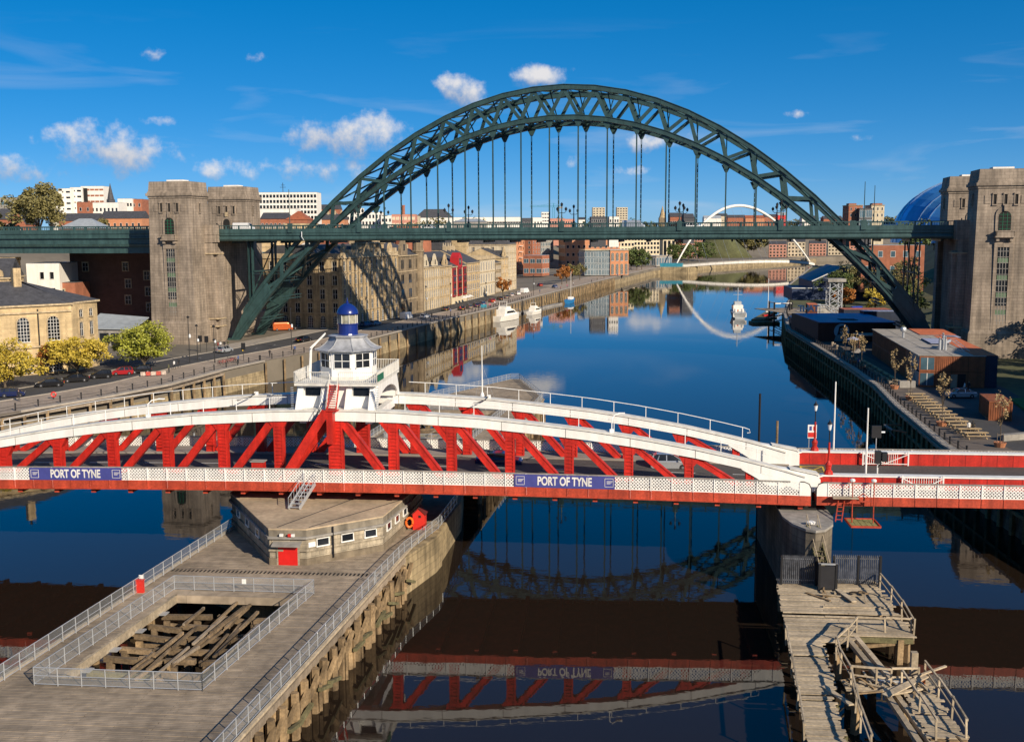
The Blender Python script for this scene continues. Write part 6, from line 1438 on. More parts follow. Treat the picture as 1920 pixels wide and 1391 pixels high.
# generic painted roundel: blue disc with a plain dark-haired head and shoulders
cx,cz=5.4,2.45
MB().vprism([(cx+1.75*math.cos(2*math.pi*i/32),cz+1.75*math.sin(2*math.pi*i/32)) for i in range(32)],-.13,-.1).build('mural_disc',mat('mural_sky',(.22,.40,.50),.7),mb_)
MB().vprism([(cx-1.1,cz-1.3),(cx+1.2,cz-1.2),(cx+.95,cz-.1),(cx+.75,cz+.95),(cx+.1,cz+1.35),(cx-.6,cz+1.0),(cx-.75,cz),],-.15,-.13).build('mural_hair',M['dark'],mb_)
MB().vprism([(cx-.35,cz-.55),(cx+.1,cz-.75),(cx+.5,cz-.5),(cx+.58,cz+.3),(cx+.2,cz+.75),(cx-.3,cz+.55),(cx-.42,cz+.1)],-.17,-.15).build('mural_face',mat('mural_face',(.40,.36,.34),.7),mb_)
MB().box(cx-.4,-.185,cz+.02,cx+.55,-.17,cz+.27).build('mural_band',M['dark'],mb_)
MB().vprism([(cx-1.7,.1),(cx+1.4,.1),(cx+1.2,cz-.9),(cx+.3,cz-.75),(cx-.2,cz-.75),(cx-1.3,cz-1.0)],-.16,-.14).build('mural_shoulders',mat('mural_teal',(.16,.26,.28),.7,var=.5,scale=3),mb_)
t=thing('sign_letters','tall white letters reading THAT on the roof edge','sign',(75.8,279.5,9.15),R(-4)); 
for i,c in enumerate('THAT'): inst('letter',text_mesh(c,2.35,.12,M['white']),t,(i*1.32,0,.85),(R(90),0,0),(1.05,1,1))
MB().beam((-1,.2,.05),(6,.2,.05),.08).build('support_rail',M['black'],t)
container('rust orange container upright beside the lit yard',(86.0,300,4.55),R(80),6.0,2.5,5.2,'rust','rustl')
container('low container with lilac roof by the quay railing',(77.4,282,4.55),R(80),9,3.0,2.7,'navy','mauve')
container('container with orange roof right of the letters',(88,282,4.6),R(-4),12,6,5.0,'navy','rustl'); container('container with lilac roof beside the orange one',(90,272,4.6),R(-4),9,4.0,5.2,'navy','mauve')
container('dark navy double stack with rusty red roof at the yard end',(79.1,172.6,4.55),R(79),34,3.6,5.3,'navy','rustl'); container('grey lilac roofed container between the bar and the navy stack',(78.2,190,9.2),R(79),9,3.0,.9,'navy','mauve'); container('orange roofed row behind the bar near the bridge foot',(86.5,207,4.55),R(79),13,6.6,5.4,'navy','rustl')
container('pale lilac flat roof beyond the ducts',(85.8,203,9.0),R(79),9,2.9,.85,'navy','mauve')
container('small rusty brown container standing alone on the yard',(67.3,141.8,4.55),R(76),7.2,2.8,2.6,'rust','rust')
# lattice stage tower, stage truss, clutter
t=thing('scaffold_tower','grey lattice scaffold tower with flat cap in the yard','scaffold',(104.2,345,4.55)); mb=MB()
for a in (-2,2): 
    for b in (-2,2): mb.beam((a,b,0),(a,b,9.5),.25)
mb.build('leg_frame',M['galv'],t)
for k in range(4):
    for (p,q) in (((-2,-2),(2,-2)),((2,-2),(2,2)),((2,2),(-2,2)),((-2,2),(-2,-2))):
        z=k*2.4; MB().beam((*p,z),(*q,z+2.4),.16).build('brace',M['galv'],t); MB().beam((*q,z),(*p,z+2.4),.16).build('brace',M['galv'],t)
MB().box(-2.9,-2.9,9.5,2.9,2.9,10.5).build('cap',M['conc_g'],t)
t=thing('stage_truss','pale curved stage truss on the yard deck','stage',(92.5,322,4.6),R(10)); mb=MB()
for y in (0,4): 
    pts=[(a*.9,y,3.4-(.045*a*a if a>3 else .0)) for a in range(0,9)]; mb.tube(pts,.12,5); mb.tube([(x,y,max(.3,z-.7)) for x,_,z in pts],.1,5)
    for (x,_,z) in pts: mb.beam((x,y,0 if x<1 else max(.3,z-.7)),(x,y,z),.1)
mb.build('truss',M['galv'],t); MB().box(0,0,.3,6,4,.5).build('stage_floor',M['wrend'],t); MB().box(-.2,.2,.6,4,3.8,3.3).build('backdrop',M['conc_g'],t)
tag(MB().lathe([(2.8,0),(2.6,.9),(1.4,1.4),(.2,1.5)],k=12).build('canopy_tent',mat('striped_canopy',(.40,.12,.22),.8,var=.5,scale=3),None,loc=(96,338,4.6)),'pink and white low canopy on the yard deck','tent')
yd=thing('yard_deck','brown timber terrace in front of the blue shed','terrace',(89.5,330,4.6),R(12))
for k in range(30): MB().box(-3,k*.9,0,26,k*.9+.84,.18).build('board',M['wood'],yd)
tag(MB().box(0,0,0,10,.3,2.2).build('yard_screen',M['rust'],None,loc=(84,300,4.6),rot=(0,0,R(4))),'low rust screen wall at the front of the yard','wall')
for i,(x,y,m_) in enumerate(((111,345,'bluebin'),(112.6,346,'bluebin'),(80.5,292,'redp'),(84.6,160.3,'bluebin'))):
    t=thing('storage_bin',('left blue bin by the scaffold tower','right blue bin by the scaffold tower','red awning stall beside the parked car','blue skip at the yard edge')[i],'bin',(x,y,4.6)); MB().frust(0,0,0,1.3,.8,.8,1.0,1.0).build('tub',M[m_],t); MB().box(-1.05,-1.05,1.3,1.05,1.05,1.42).build('lid',M[m_],t)
# blue boat shed
sh=thing('boat_shed','dark blue gabled boat shed with white roof edges','shed',(114,404,4.5),R(-6))
MB().box(0,0,0,22,34,7.2).build('wall',mat('shed_blue',(.018,.035,.085),.6,var=.2),sh); MB().vprism([(-.6,7.0),(22.6,7.0),(11,12.4)],-.3,34.3).build('roof',mat('shed_roof_blue',(.03,.05,.10),.5,var=.2),sh)
for a,b in (((-.6,7.05),(11,12.5)),((11,12.5),(22.6,7.05))): MB().beam((a[0],-.35,a[1]),(b[0],-.35,b[1]),.28,.3).build('barge_board',M['frame'],sh)
MB().box(3,-.1,0,9,-.02,5).build('door',mat('shed_door',(.02,.04,.11),.5),sh); MB().box(9.5,-.1,5.8,13,-.03,6.2).build('shed_lettering_strip',M['conc_g'],sh); MB().box(-8,-2,0,0,20,4.4).build('lean_to',MATS['shed_blue'],sh); MB().box(-8.2,-2.2,4.4,24,-1.9,4.65).build('white_fascia',M['frame'],sh)
# benches/tables on the boardwalk
def table():
    t=thing('picnic_table','x','table'); MB().box(-1.5,-.35,.72,1.5,.35,.78).build('table_top',mat('table_timber',(.46,.33,.17),.8,var=.2),t)
    for y in (-.75,.75): MB().box(-1.5,y-.14,.42,1.5,y+.14,.47).build('bench',MATS['table_timber'],t)
    for x in (-1.1,1.1): MB().beam((x,-.8,0),(x,0,.72),.08).build('leg',MATS['table_timber'],t); MB().beam((x,.8,0),(x,0,.72),.08).build('leg',MATS['table_timber'],t)
    return t
tb0=table(); NT=13
for i in range(NT):
    o=tb0 if i==0 else copy_tree(tb0); k=i/(NT-1); o.location=(61.9-5.4*k+.8*k*k,162-32.2*k,4.57); o.rotation_euler=(0,0,R(2)); o['group']='picnic tables along the boardwalk'
    o['label']='picnic table nearest the rust bar on the boardwalk' if i==0 else ('picnic table nearest the swing bridge on the boardwalk' if i==NT-1 else 'timber picnic table in the middle of the boardwalk row')
tc0=copy_tree(tb0)
for i in range(7):
    o=tc0 if i==0 else copy_tree(tb0); o.location=(64.6+.21*i*2.6,176.5+i*4.6,4.57); o.rotation_euler=(0,0,R(80)); o['group']='tables beside the rust bar'; o['label']='table beside the rust bar, %s from its front corner'%('first','second','third','fourth','fifth','sixth','seventh')[i]
tag(MB().box(0,0,0,2.6,.9,1.1).build('service_counter',M['conc_g'],None,loc=(63.6,173.2,4.57)),'pale striped counter at the corner of the rust bar','counter')
# terrace clutter: barrels, parasols, screens
bar=MB().lathe([(.26,0),(.34,.3),(.34,.6),(.26,.9)],k=10).mesh('barrel',M['wood'])
for i in range(9):
    y=213+i*3.2
    tag(inst('barrel',bar,None,(67.2+.145*(y-205),y,4.57)),'timber barrel table on the terrace before the mural bar','barrel','barrel tables before the mural bar')
for i,(x,y,m_) in enumerate(((72.5,226,'navy'),(74.5,232,'mauve'),(67.6,207,'felt'))):
    t=thing('parasol',('navy parasol before the mural bar','lilac parasol before the mural bar','grey parasol beside the rust bar')[i],'parasol',(x,y,4.57),0,'terrace parasols'); MB().tube([(0,0,0),(0,0,2.5)],.04,5).build('pole',M['galv'],t); MB().lathe([(1.5,2.1),(1.45,2.15),(.1,2.75)],k=8).build('canopy',M[m_],t); MB().lathe([(.35,0),(.3,.12),(.05,.15)],k=8).build('base',M['conc_g'],t)
for i in range(8):
    y=178+i*5.4; t=thing('planter_box','low timber planter box along the rust bar terrace','planter',(63.6+.155*(y-178),y,4.57),R(81),'planter boxes on the terrace'); MB().box(-1,-.25,0,1,.25,.55).build('box',M['wood'],t); mbp=MB(); rr_=random.Random(i)
    for k in range(60): px_,py_,pz_=rr_.uniform(-.95,.95),rr_.uniform(-.22,.22),rr_.uniform(.5,1.0); mbp.add([(px_-.08,py_,pz_),(px_,py_-.05,pz_+.1),(px_+.08,py_,pz_+.02)],[(0,1,2)])
    mbp.build('foliage',M['leaf_g'],t)
sc_=thing('terrace_canopy','flat dark canopy on thin posts between rust bar and mural bar','canopy',(76.5,234,4.57),R(-3)); MB().box(0,0,2.7,8,5,2.85).build('roof',M['felt'],sc_)
for x,y in ((.2,.2),(7.8,.2),(.2,4.8),(7.8,4.8)): MB().tube([(x,y,0),(x,y,2.7)],.07,5).build('post',M['rust'],sc_)
t=thing('landing_stage','rusty landing frame jutting from the dark quay wall','frame',(54.2,148,0)); MB().beam((-1.8,0,3.0),(0.8,0,3.0),.22).build('beam',M['rustl'],t); MB().beam((-1.8,0,3.0),(-1.8,-3.2,2.9),.22).build('beam',M['conc_g'],t); MB().beam((-1.8,-3.2,2.9),(-.3,-4.6,2.8),.2).build('beam',M['rustl'],t); MB().beam((-1.8,0,3),(-.2,0,1.2),.15).build('strut',M['conc_g'],t)
# lawn at the right edge
tag(MB().prism([(72,146),(95,150),(95,162),(75.5,160)],4.4,4.85).build('lawn',mat('lawn_green',(.05,.13,.02),.95,var=.3,fine=.3),None),'small bright lawn behind the lone container','lawn',kind='structure')
tag(MB().prism([(60,128),(75,133),(75,134),(60,129)],4.4,5.3).build('low_wall',M['conc_g'],None),'low concrete wall at the right picture edge','wall')
# ---------------------------------------------------------------- silver-blue dome hall
dm=thing('shell_hall','huge curved glass and steel concert hall shell with sky reflection painted blue','building',(194.5,428,25.5))
bl=mat('shell_panel_painted_sky',(.10,.34,.66),.2,metal=.35,var=.2,scale=.12,rand=.25); bl2=mat('shell_seam',(.55,.68,.80),.25,metal=.7)  # the mirrored sky is put into the panels' blue base colour
def shellpt(u,v):  # u along length, v around arch
    a=math.pi*v; b=math.pi*u; r=math.sin(b)**.55
    return (-44*math.cos(a)*(.52+.48*r)*.94, -32+64*u, 27.5*math.sin(a)**.82*(.40+.60*r))
NV,NU=26,14
for j in range(NU):
    for i in range(0,NV,2):
        q=[shellpt((j+a)/NU*.96+.02,(i+b)/NV) for a,b in ((0,0),(0,1),(0,2),(1,2),(1,1),(1,0))]
        MB().add(q,[(0,1,4,5),(1,2,3,4)]).build('roof_panel',bl,dm)
for j in (3,4,7,8,11):
    MB().tube([Vector(shellpt(j/NU*.96+.02,i/NV))*1.004 for i in range(NV+1)],.13,5).build('roof_rib',bl2,dm)
for k in range(7): p=shellpt(.06,.16+k*.022); MB().cbox(p[0],p[1]-1.2,p[2],1.2,.3,1.0).build('edge_window',M['frame'],dm)
bld('red_arts_block','dark red building with glass strip seen under the right end of the deck',(128,392,8),R(-8),22,12,17,'brick','flat','mroof',2,3,5,1.6,2.2,'F',3,'grid',fr='frame',gl='glassb',cornice=False)
# off-frame: unseen warehouse added to shade the right quay, and the high-level bridge the picture is taken from
wh=bld('shade_warehouse','unseen brick warehouse added on the right bank to shade the quay',(112,52,4.6),R(88),98,20,22,'brick','gx','slate',5,6,14,1.2,1.8,'B',6,'plain',cornice=False)
hl=thing('high_level_bridge','double deck iron rail bridge the view is taken from','bridge')
MB().box(-200,-15,23.2,200,-2.4,24.6).build('lower_deck',M['conc_g'],hl); MB().box(-200,-15,34.6,200,-2.4,37.2).build('upper_deck',M['conc_g'],hl)
hc=MB().box(-.35,-.35,24.6,.35,.35,34.6).mesh('column',M['conc_g'])
for k in range(-28,29):
    for y in (-14.4,-3.0): inst('column',hc,hl,(k*7.0,y,0))
for x in (-105,-67,-29,9,47,85,123): MB().box(x-3.5,-15.5,-3,x+3.5,-2,23.2).build('pier',M['stone_d'],hl)

# ================================================================ WHITE TILTING ARCH FOOTBRIDGE, VEGETATION, VEHICLES, PEOPLE, BOATS
mw=thing('white_arch_bridge','slender white tilting arch footbridge in the distance','bridge')
A_=Vector((121,792,5)); B_=Vector((233,832,5)); ctr=(A_+B_)/2; nrm=Vector((B_-A_)).normalized(); out=Vector((-nrm.y,nrm.x,0))
pts=[];rad=[]
for i in range(33):
    k=i/32; p=A_.lerp(B_,k); h=4*k*(1-k); pts.append(p+Vector((0,0,45*h))+out*(10*h)); rad.append(.5+.6*h)
MB().tube(pts,rad,10).build('arch',M['wrend'],mw,smooth=True)
mb=MB(); dpts=[]
for i in range(25):
    k=i/24; h=4*k*(1-k); dpts.append(A_.lerp(B_,k)+Vector((0,0,3.5*h))-out*(24*h))
for a,b in zip(dpts,dpts[1:]): mb.beam(a,b,5.0,1.6)
mb.build('deck',M['wrend'],mw)
mb=MB()
for a,b in zip(dpts,dpts[1:]): mb.beam(a-out*2.5+Vector((0,0,1.2)),b-out*2.5+Vector((0,0,1.2)),.12,.9)
mb.build('screen',M['conc_g'],mw)
for i in range(4,29,2):
    k=i/32; j=min(23,int(k*24)); MB().tube([pts[i],dpts[j]+Vector((0,0,.8))],.07,4).build('cable',M['galv'],mw)
MB().prism([(A_.x-14,A_.y-8),(A_.x+8,A_.y-10),(A_.x+16,A_.y-4),(A_.x+10,A_.y+6),(A_.x-12,A_.y+8)],-2,5.0).build('pier_island',M['quay'],mw); MB().prism([(A_.x-12,A_.y-6),(A_.x+4,A_.y-8),(A_.x+6,A_.y),(A_.x-10,A_.y+4)],5.0,7.6).build('glass_house',M['teal'],mw)
# ---------------------------------------------------------------- trees
def leafmesh(name,n,sx,sy,sz,leaf,m_,seed,clumps=26,hollow=.55,flat=.0):
    rr=random.Random(seed); cl=[]
    for i in range(clumps):
        while True:
            v=Vector((rr.uniform(-1,1),rr.uniform(-1,1),rr.uniform(-.85,1)))
            if .35<v.length<1: break
        cl.append((v*rr.uniform(.62,1.08),rr.uniform(.15,.34)))
    vs=[];fs=[]
    for i in range(n):
        c,r_=cl[i%clumps]; d=Vector((rr.gauss(0,1),rr.gauss(0,1),rr.gauss(0,1))).normalized()*r_*(rr.random()**.4)
        p=c+d; p=Vector((p.x*sx,p.y*sy,p.z*sz)); a=Vector((rr.gauss(0,1),rr.gauss(0,1),rr.gauss(0,.7))).normalized(); b=a.cross(Vector((rr.gauss(0,1),rr.gauss(0,1),rr.gauss(0,1)))).normalized(); s=leaf*rr.uniform(.6,1.3); k=len(vs)
        vs+=[p-a*s,p-b*s*.55,p+a*s,p+b*s*.55]; fs.append((k,k+1,k+2,k+3))
    me=bpy.data.meshes.new(name); me.from_pydata(vs,[],fs); me.materials.append(m_); me.update(); return me,cl
def trunkmesh(h,r_,cl,sx,sy,sz,seed):
    rr=random.Random(seed); mb=MB(); mb.tube([(0,0,-.3),(.05,.02,h*.5),(0,.05,h),(.1,0,h+sz*.9)],[r_*1.25,r_,r_*.8,r_*.25],7)
    for c,_ in cl[:14]: mb.tube([(0,0,h*rr.uniform(.75,1.05)),(c.x*sx*.45,c.y*sy*.45,h+sz*.55+c.z*sz*.35),(c.x*sx*.95,c.y*sy*.95,h+sz+c.z*sz*.95)],[r_*.45,r_*.22,r_*.06],5,False)
    return mb.mesh('trunk',M['bark'])
TC={}
def tree(label,loc,h,sx,sy,sz,m_,n=2500,leaf=.3,seed=1,kind='tree',group=None,trunk=.22,clumps=26,name=None,rz=0,cat=None):
    key=(h,sx,sy,sz,m_,n,leaf,seed,clumps)
    if key not in TC:
        lm,cl=leafmesh('crown',n,sx,sy,sz,leaf,M[m_],seed,clumps); TC[key]=(lm,trunkmesh(h,trunk,cl,sx,sy,sz,seed))
    t=thing(name or kind,label,cat or kind,loc,rz,group); lm,tm=TC[key]; inst('trunk',tm,t); inst('crown',lm,t,(0,0,h+sz)); return t
tree('bright lime and yellow tree beside the left tower base',(-70.5,203,4.6),1.1,6.6,6.0,4.0,'leaf_yg',9000,.24,3,clumps=64)
tree('golden autumn tree in front of the old stone hall',(-79.5,193.5,4.6),1.0,6.0,5.2,3.3,'leaf_y',7000,.24,4,clumps=58)
tree('golden autumn tree at the left picture edge',(-85.0,177,4.6),0.9,6.4,5.2,3.4,'leaf_y',7000,.24,5,clumps=58)
tree('thin brown tree against the hall wall',(-85.12,193.56)+(4.6,),1.6,1.9,1.9,2.4,'leaf_o',900,.22,6,clumps=14)
tree('large olive tree behind the left approach span',((82-960)/2000*400,400,28),4,11.5,9,8.8,'leaf_ol',8000,.55,7,clumps=40,trunk=.45)
tree('smaller olive tree at the far left behind the girder',((20-960)/2000*410,408,26),3,8,7,4.5,'leaf_ol',3000,.55,8)
tree('round autumn tree among the workshops on the left',((202-960)/2000*470,468,27),2,5.5,5,4.5,'leaf_ol',2500,.45,9)
for i,(q,d,m_,s) in enumerate(((104,-15.0,'leaf_o',3.2),(214,-20,'leaf_o',3.6),(228,-20,'leaf_o',3.6),(246,-20,'leaf_ol',3.9),(266,-21,'leaf_ol',3.9))):
    p=Q(q,4.6,d+6); tree('autumn street tree on the left quay, %s along the row of parked cars'%('first','second','third','fourth','fifth')[i],p,2.2,s,s,s*.95,m_,1400,.34,20+i%3,group='street trees on the left quay')
for i,(px,Y,s) in enumerate(((1183,740,7),(1194,735,7.5),(1203,745,7),(1262,905,8),(1278,912,8),(1290,925,8),(1308,940,9),(1325,950,9))):
    tree('green riverside tree %s the white arch foot, %s of its clump'%('left of' if i<3 else 'right of',('first','second','third','first','second','third','fourth','fifth')[i]),((px-960)/2000*Y,Y,4.8),2,s,s,s*.9,'leaf_g',1100,.8,30+i%3,group='riverside trees by the white arch')
for i,(px,Y) in enumerate(((1345,1090),(1358,1110),(1372,1120),(1386,1115),(1400,1120),(1412,1115),(1424,1120),(1340,1130))):
    tree('olive tree on the wooded slope at the river bend, place %s from the left'%('two','three','four','five','six','seven','eight','one')[i],((px-960)/2000*Y,Y,7+ (i%4)*2.5),2,11,9,8.5,'leaf_ol' if i%3 else 'leaf_d',900,1.2,40+i%3,group='trees on the wooded slope')
hm=thing('grass_hill','smooth green grass hill at the river bend','hill',((1345-960)/2000*1090,1095,4)); MB().lathe([(36,0),(29,8),(19,17),(9,23),(.5,25)],k=28).build('hill_mound',M['grass'],hm,smooth=True)
SKYT=['beside the dark hipped hall', 'left of the hipped hall by the pink flats', 'between the two long white buildings', 'right of the blue crane mast', 'by the small white ridge house', 'left of the steeple, lowest of the clump', 'left of the steeple, middle of the clump', 'left of the steeple, right of the clump', 'behind the right slab tower', 'just right of the steeple', 'by the dark slate barn', 'on the hill left of the arch crown', 'on the hill under the arch crown', 'right of the white arch, left one', 'right of the white arch, right one', 'left of the mill gallery, tallest', 'touching the mill gallery on the left', 'right of the mill gallery', 'between mill gallery and shell hall', 'by the pink and cream flats']
for i,(px,y,Y,h,w) in enumerate(((865,410,800,3,10),(815,405,620,3,8),(900,406,850,3,7),(1046,401,1000,5,7),(1100,413,900,2,8),(1190,416,1000,2,12),(1208,414,1000,2,10),(1225,415,980,2,10),(1178,412,990,3,9),(1256,413,1100,2,9),(1292,407,1150,4,8),(1345,417,1700,2,20),(1400,416,1750,2,20),(1490,412,1600,3,20),(1520,409,1600,4,20),(1555,408,1500,4,18),(1575,410,1400,4,16),(1660,408,1000,4,18),(1678,411,1000,3,14),(768,410,560,2,8))):
    z=30+(437.5-y)/2000*Y; tree('dark skyline tree '+SKYT[i],((px-960)/2000*Y,Y,26),max(.5,(z-26)*.25),w,w*.8,max(2,(z-26)*.38),'leaf_ol' if i%2 else 'leaf_g',700,max(.6,w*.08),50+i%4,group='trees along the skyline')
# right bank shrubs and trees
for i,(x,y,z,h,s,m_) in enumerate(((108,208,7,1,7,'leaf_d'),(116,214,9,1.5,8,'leaf_d'),(103,196,6,1,6,'leaf_g'),(112,190,9,1.5,7,'leaf_d'),(98,184,5,1,5.5,'leaf_d'),(122,202,12,2,8,'leaf_g'),(106,176,8,1,6,'leaf_d'))):
    tree('dense dark shrub on the bank below the right tower, %s'%('beside its base','highest behind','small front one','middle one','lowest by the navy stack','at the picture edge','nearest the lawn')[i],(x,y,z),h,s,s,s*.62,m_,3200,.30,60+i%3,name='bank_shrub',cat='shrub',group='shrubs on the right bank')
for i,(x,y,m_,s) in enumerate(((113,362,'leaf_o',3.8),(120,352,'leaf_y',4.4),(126,372,'leaf_ol',6),(132,360,'leaf_ol',7),(118,390,'leaf_g',7),(128,398,'leaf_ol',8),(140,380,'leaf_g',8),(124,330,'leaf_g',5),(134,318,'leaf_ol',6),(112,300,'leaf_d',5),(122,290,'leaf_g',5),(114,268,'leaf_d',4))):
    tree(('round orange shrub by the scaffold tower','yellow autumn shrub behind the container roofs','olive shrub behind the yellow one','tall olive tree behind the arch foot','green tree beside the boat shed','large olive tree right of the boat shed','green tree high behind the arch foot','green shrub under the arch bracing','olive shrub under the arch bracing','dark shrub behind the lilac roof','green shrub left of the spandrel columns','dark shrub under the right spandrel columns')[i],(x,y,4.6+(3 if x>125 else 0)),.8,s,s,s*.8,m_,2200,.36,70+i%4,name='autumn_shrub',cat='shrub',group='shrubs behind the container village')
for i,(x,y,z,s) in enumerate(((150,400,20,9),(165,440,22,9),(185,470,22,10),(205,520,24,10),(230,560,24,11),(160,360,20,8),(175,330,22,9))):
    tree('tree on the wooded right bank, %s'%('below the shell hall','left of the shell hall','behind the shell hall','far behind the shell hall','beyond the mill gallery','between arch columns and shell','above the right tower base')[i],(x,y,z),2,s,s,s*.7,'leaf_ol' if i%2 else 'leaf_g',1500,.6,80+i%3,group='trees on the right bank')
def planter(i,x,y,sc,lab,dense):
    t=tree(lab,(x,y,5.15),1.7*sc,1.0*sc,1.0*sc,1.9*sc,'leaf_tan',330,.13,90+i,trunk=.05,clumps=16,name='planter_tree',group='young trees in planters')
    MB().lathe([(.55,-.6),(.75,0),(.68,0),(.5,-.1)],k=10).build('planter_tub',mat('planter_terracotta',(.42,.17,.08),.8),t)
    for a in (-.35,.35): MB().tube([(a,0,-.1),(a,0,1.1)],.04,4).build('stake',M['wood'],t)
    MB().beam((-.35,0,.9),(.35,0,.9),.06).build('stake_tie',M['wood'],t)
planter(0,56.6,138.5,1.25,'slim young tree in a terracotta tub by the sunlit tables',True); planter(1,60.6,160.5,1.25,'slim young tree in a tub at the corner of the rust bar',True); planter(2,57.9,124.5,1.2,'bare bushy young tree near the bridge parapet',False); planter(3,65.2,197.5,1.15,'slim orange young tree halfway along the rust bar',True); planter(4,69.4,221,1.0,'small young tree left of the mural',True); planter(6,62.3,172,1.2,'slim young tree by the pale counter',True); planter(7,66.4,206,1.1,'slim young tree near the grey parasol',True)
# ---------------------------------------------------------------- vehicles
def wheelmesh(rad,w):
    mb=MB(); rm=MB(); mb.lathe([(rad*.62,-w/2),(rad*.95,-w/2),(rad,-w/2+.04),(rad,w/2-.04),(rad*.95,w/2),(rad*.62,w/2)],k=16); rm.lathe([(rad*.64,-w/2+.03),(rad*.64,w/2-.03)],k=12); rm.lathe([(.06,w/2-.03),(.12,w/2+.01),(.12,w/2+.01),(.02,w/2+.02)],k=8)
    mb.xf(Matrix.Rotation(R(90),4,'X')); rm.xf(Matrix.Rotation(R(90),4,'X')); return mb.mesh('wheel',M['tyre']),rm.mesh('rim',M['alloy'])
WM,RM=wheelmesh(.33,.22)
def loft(profiles,ys):
    """profiles: list of (x,z) polylines, one for each y station; joined as skin"""
    mb=MB(); n=len(profiles[0]); vs=[]
    for p,y in zip(profiles,ys): vs+=[(x,y,z) for x,z in p]
    fs=[]
    for i in range(len(ys)-1):
        for j in range(n): fs.append((i*n+j,i*n+(j+1)%n,(i+1)*n+(j+1)%n,(i+1)*n+j))
    fs.append(tuple(range(n-1,-1,-1))); fs.append(tuple((len(ys)-1)*n+j for j in range(n))); mb.add(vs,fs); return mb
CARS={}
def car_parts(kind):
    if kind in CARS: return CARS[kind]
    if kind=='hatch': L_,W_,body,cab=3.75,1.62,[(-1.85,.32),(-1.88,.75),(-1.78,.95),(.85,.98),(1.55,.86),(1.84,.68),(1.88,.34),(1.7,.24),(-1.7,.24)],[(-1.76,.93),(-1.55,1.38),(-1.25,1.5),(.0,1.5),(.35,1.42),(1.15,.95)]
    elif kind=='van': L_,W_,body,cab=5.2,1.95,[(-2.6,.35),(-2.62,1.2),(-2.6,2.1),(-2.5,2.25),(1.2,2.25),(1.6,2.1),(2.1,1.35),(2.5,1.2),(2.62,.8),(2.6,.32)],[(1.15,1.4),(1.25,2.12),(1.5,2.05),(2.05,1.38)]
    else: L_,W_,body,cab=4.5,1.74,[(-2.2,.32),(-2.25,.7),(-2.15,.93),(-1.2,.97),(1.0,.96),(1.9,.82),(2.22,.66),(2.26,.34),(2.1,.24),(-2.1,.24)],[(-1.75,.93),(-.95,1.36),(-.6,1.43),(.3,1.43),(.55,1.38),(1.35,.93)]
    hw=W_/2
    def sc(p,kz,kx,z0=.24): return [(x*kx,z0+(z-z0)*kz) for x,z in p]
    b=loft([sc(body,.86,.95),sc(body,.97,.99),body,body,sc(body,.97,.99),sc(body,.86,.95)],[-hw,-hw+.05,-hw+.16,hw-.16,hw-.05,hw]).mesh('body',[mat('car_paint_silver',(.50,.52,.54),.25,metal=.5,var=.03,coat=.5)])
    c=MB()
    g_=MB()
    n=len(cab); t_=.16
    if kind!='van':
        lo=[(x,-hw+.08,z) for x,z in cab]; 
        yy=[hw-.06-(z-.93)*.38 for x,z in cab]
        vs=[(x,-y,z) for (x,z),y in zip(cab,yy)]+[(x,y,z) for (x,z),y in zip(cab,yy)]
        g_.add(vs,[tuple(range(n)),tuple(range(2*n-1,n-1,-1))]+[(i+1,i,n+i,n+i+1) for i in range(n-1)])
        # roof panel and pillars in body colour
        ri=[i for i in range(n) if cab[i][1]>1.37]
        for a,bq in zip(ri,ri[1:]):
            x0,z0=cab[a];x1,z1=cab[bq]; y0,y1=yy[a]+.01,yy[bq]+.01; c.add([(x0,-y0,z0+.012),(x1,-y1,z1+.012),(x1,y1,z1+.012),(x0,y0,z0+.012)],[(0,1,2,3)])
        for i in (0,n-2):
            for s in (-1,1):
                (x0,z0),(x1,z1)=cab[i],cab[i+1]; c.beam((x0,s*yy[i],z0),(x1,s*yy[i+1],z1),.09,.07)
        for s in (-1,1): c.beam((-.35,s*(hw-.05),.95),(-.35,s*yy[n//2],1.44),.09,.06); c.beam((-1.2 if kind!='hatch' else -1.2,s*(hw-.06),.95),(-1.05,s*yy[2],1.42),.12,.06)
    else:
        for s in (-1,1): g_.box(1.0,s*(hw-.0)-.02*s-.01,1.35,1.75,s*hw+.012,1.95)
        g_.add([(1.63,-.8,2.07),(2.08,-.85,1.4),(2.08,.85,1.4),(1.63,.8,2.07)],[(0,1,2,3)])
        c.box(-2.64,-.02,.5,-2.62,.02,2.1)
    cm=c.mesh('roof_panel',[MATS['car_paint_silver']]) ; gm=g_.mesh('windows',[M['glass']])
    hl=MB().box(-.04,-.16,-.06,.04,.16,.06).mesh('headlight',M['lens']); tl=MB().box(-.04,-.13,-.08,.04,.13,.08).mesh('tail_light',M['redlens']); pl=MB().box(-.02,-.26,-.06,.02,.26,.06).mesh('number_plate',M['yel'])
    mi=MB().cbox(0,0,0,.14,.2,.12).mesh('mirror',[MATS['car_paint_silver']])
    CARS[kind]=(b,cm,gm,hl,tl,pl,mi,L_,W_,body); return CARS[kind]
PAINT={k:mat('car_paint_'+k,c,.25,metal=.3 if k!='white' else 0,var=.03,coat=.5) for k,c in dict(white=(.75,.75,.74),black=(.012,.012,.014),red=(.42,.015,.02),navy=(.012,.022,.09),grey=(.13,.14,.15),blue=(.07,.16,.32),orange=(.55,.11,.02),skyblue=(.30,.42,.52)).items()}
PAINT['silver']=mat('car_paint_silver',(.50,.52,.54),.25,metal=.5,var=.03,coat=.5)
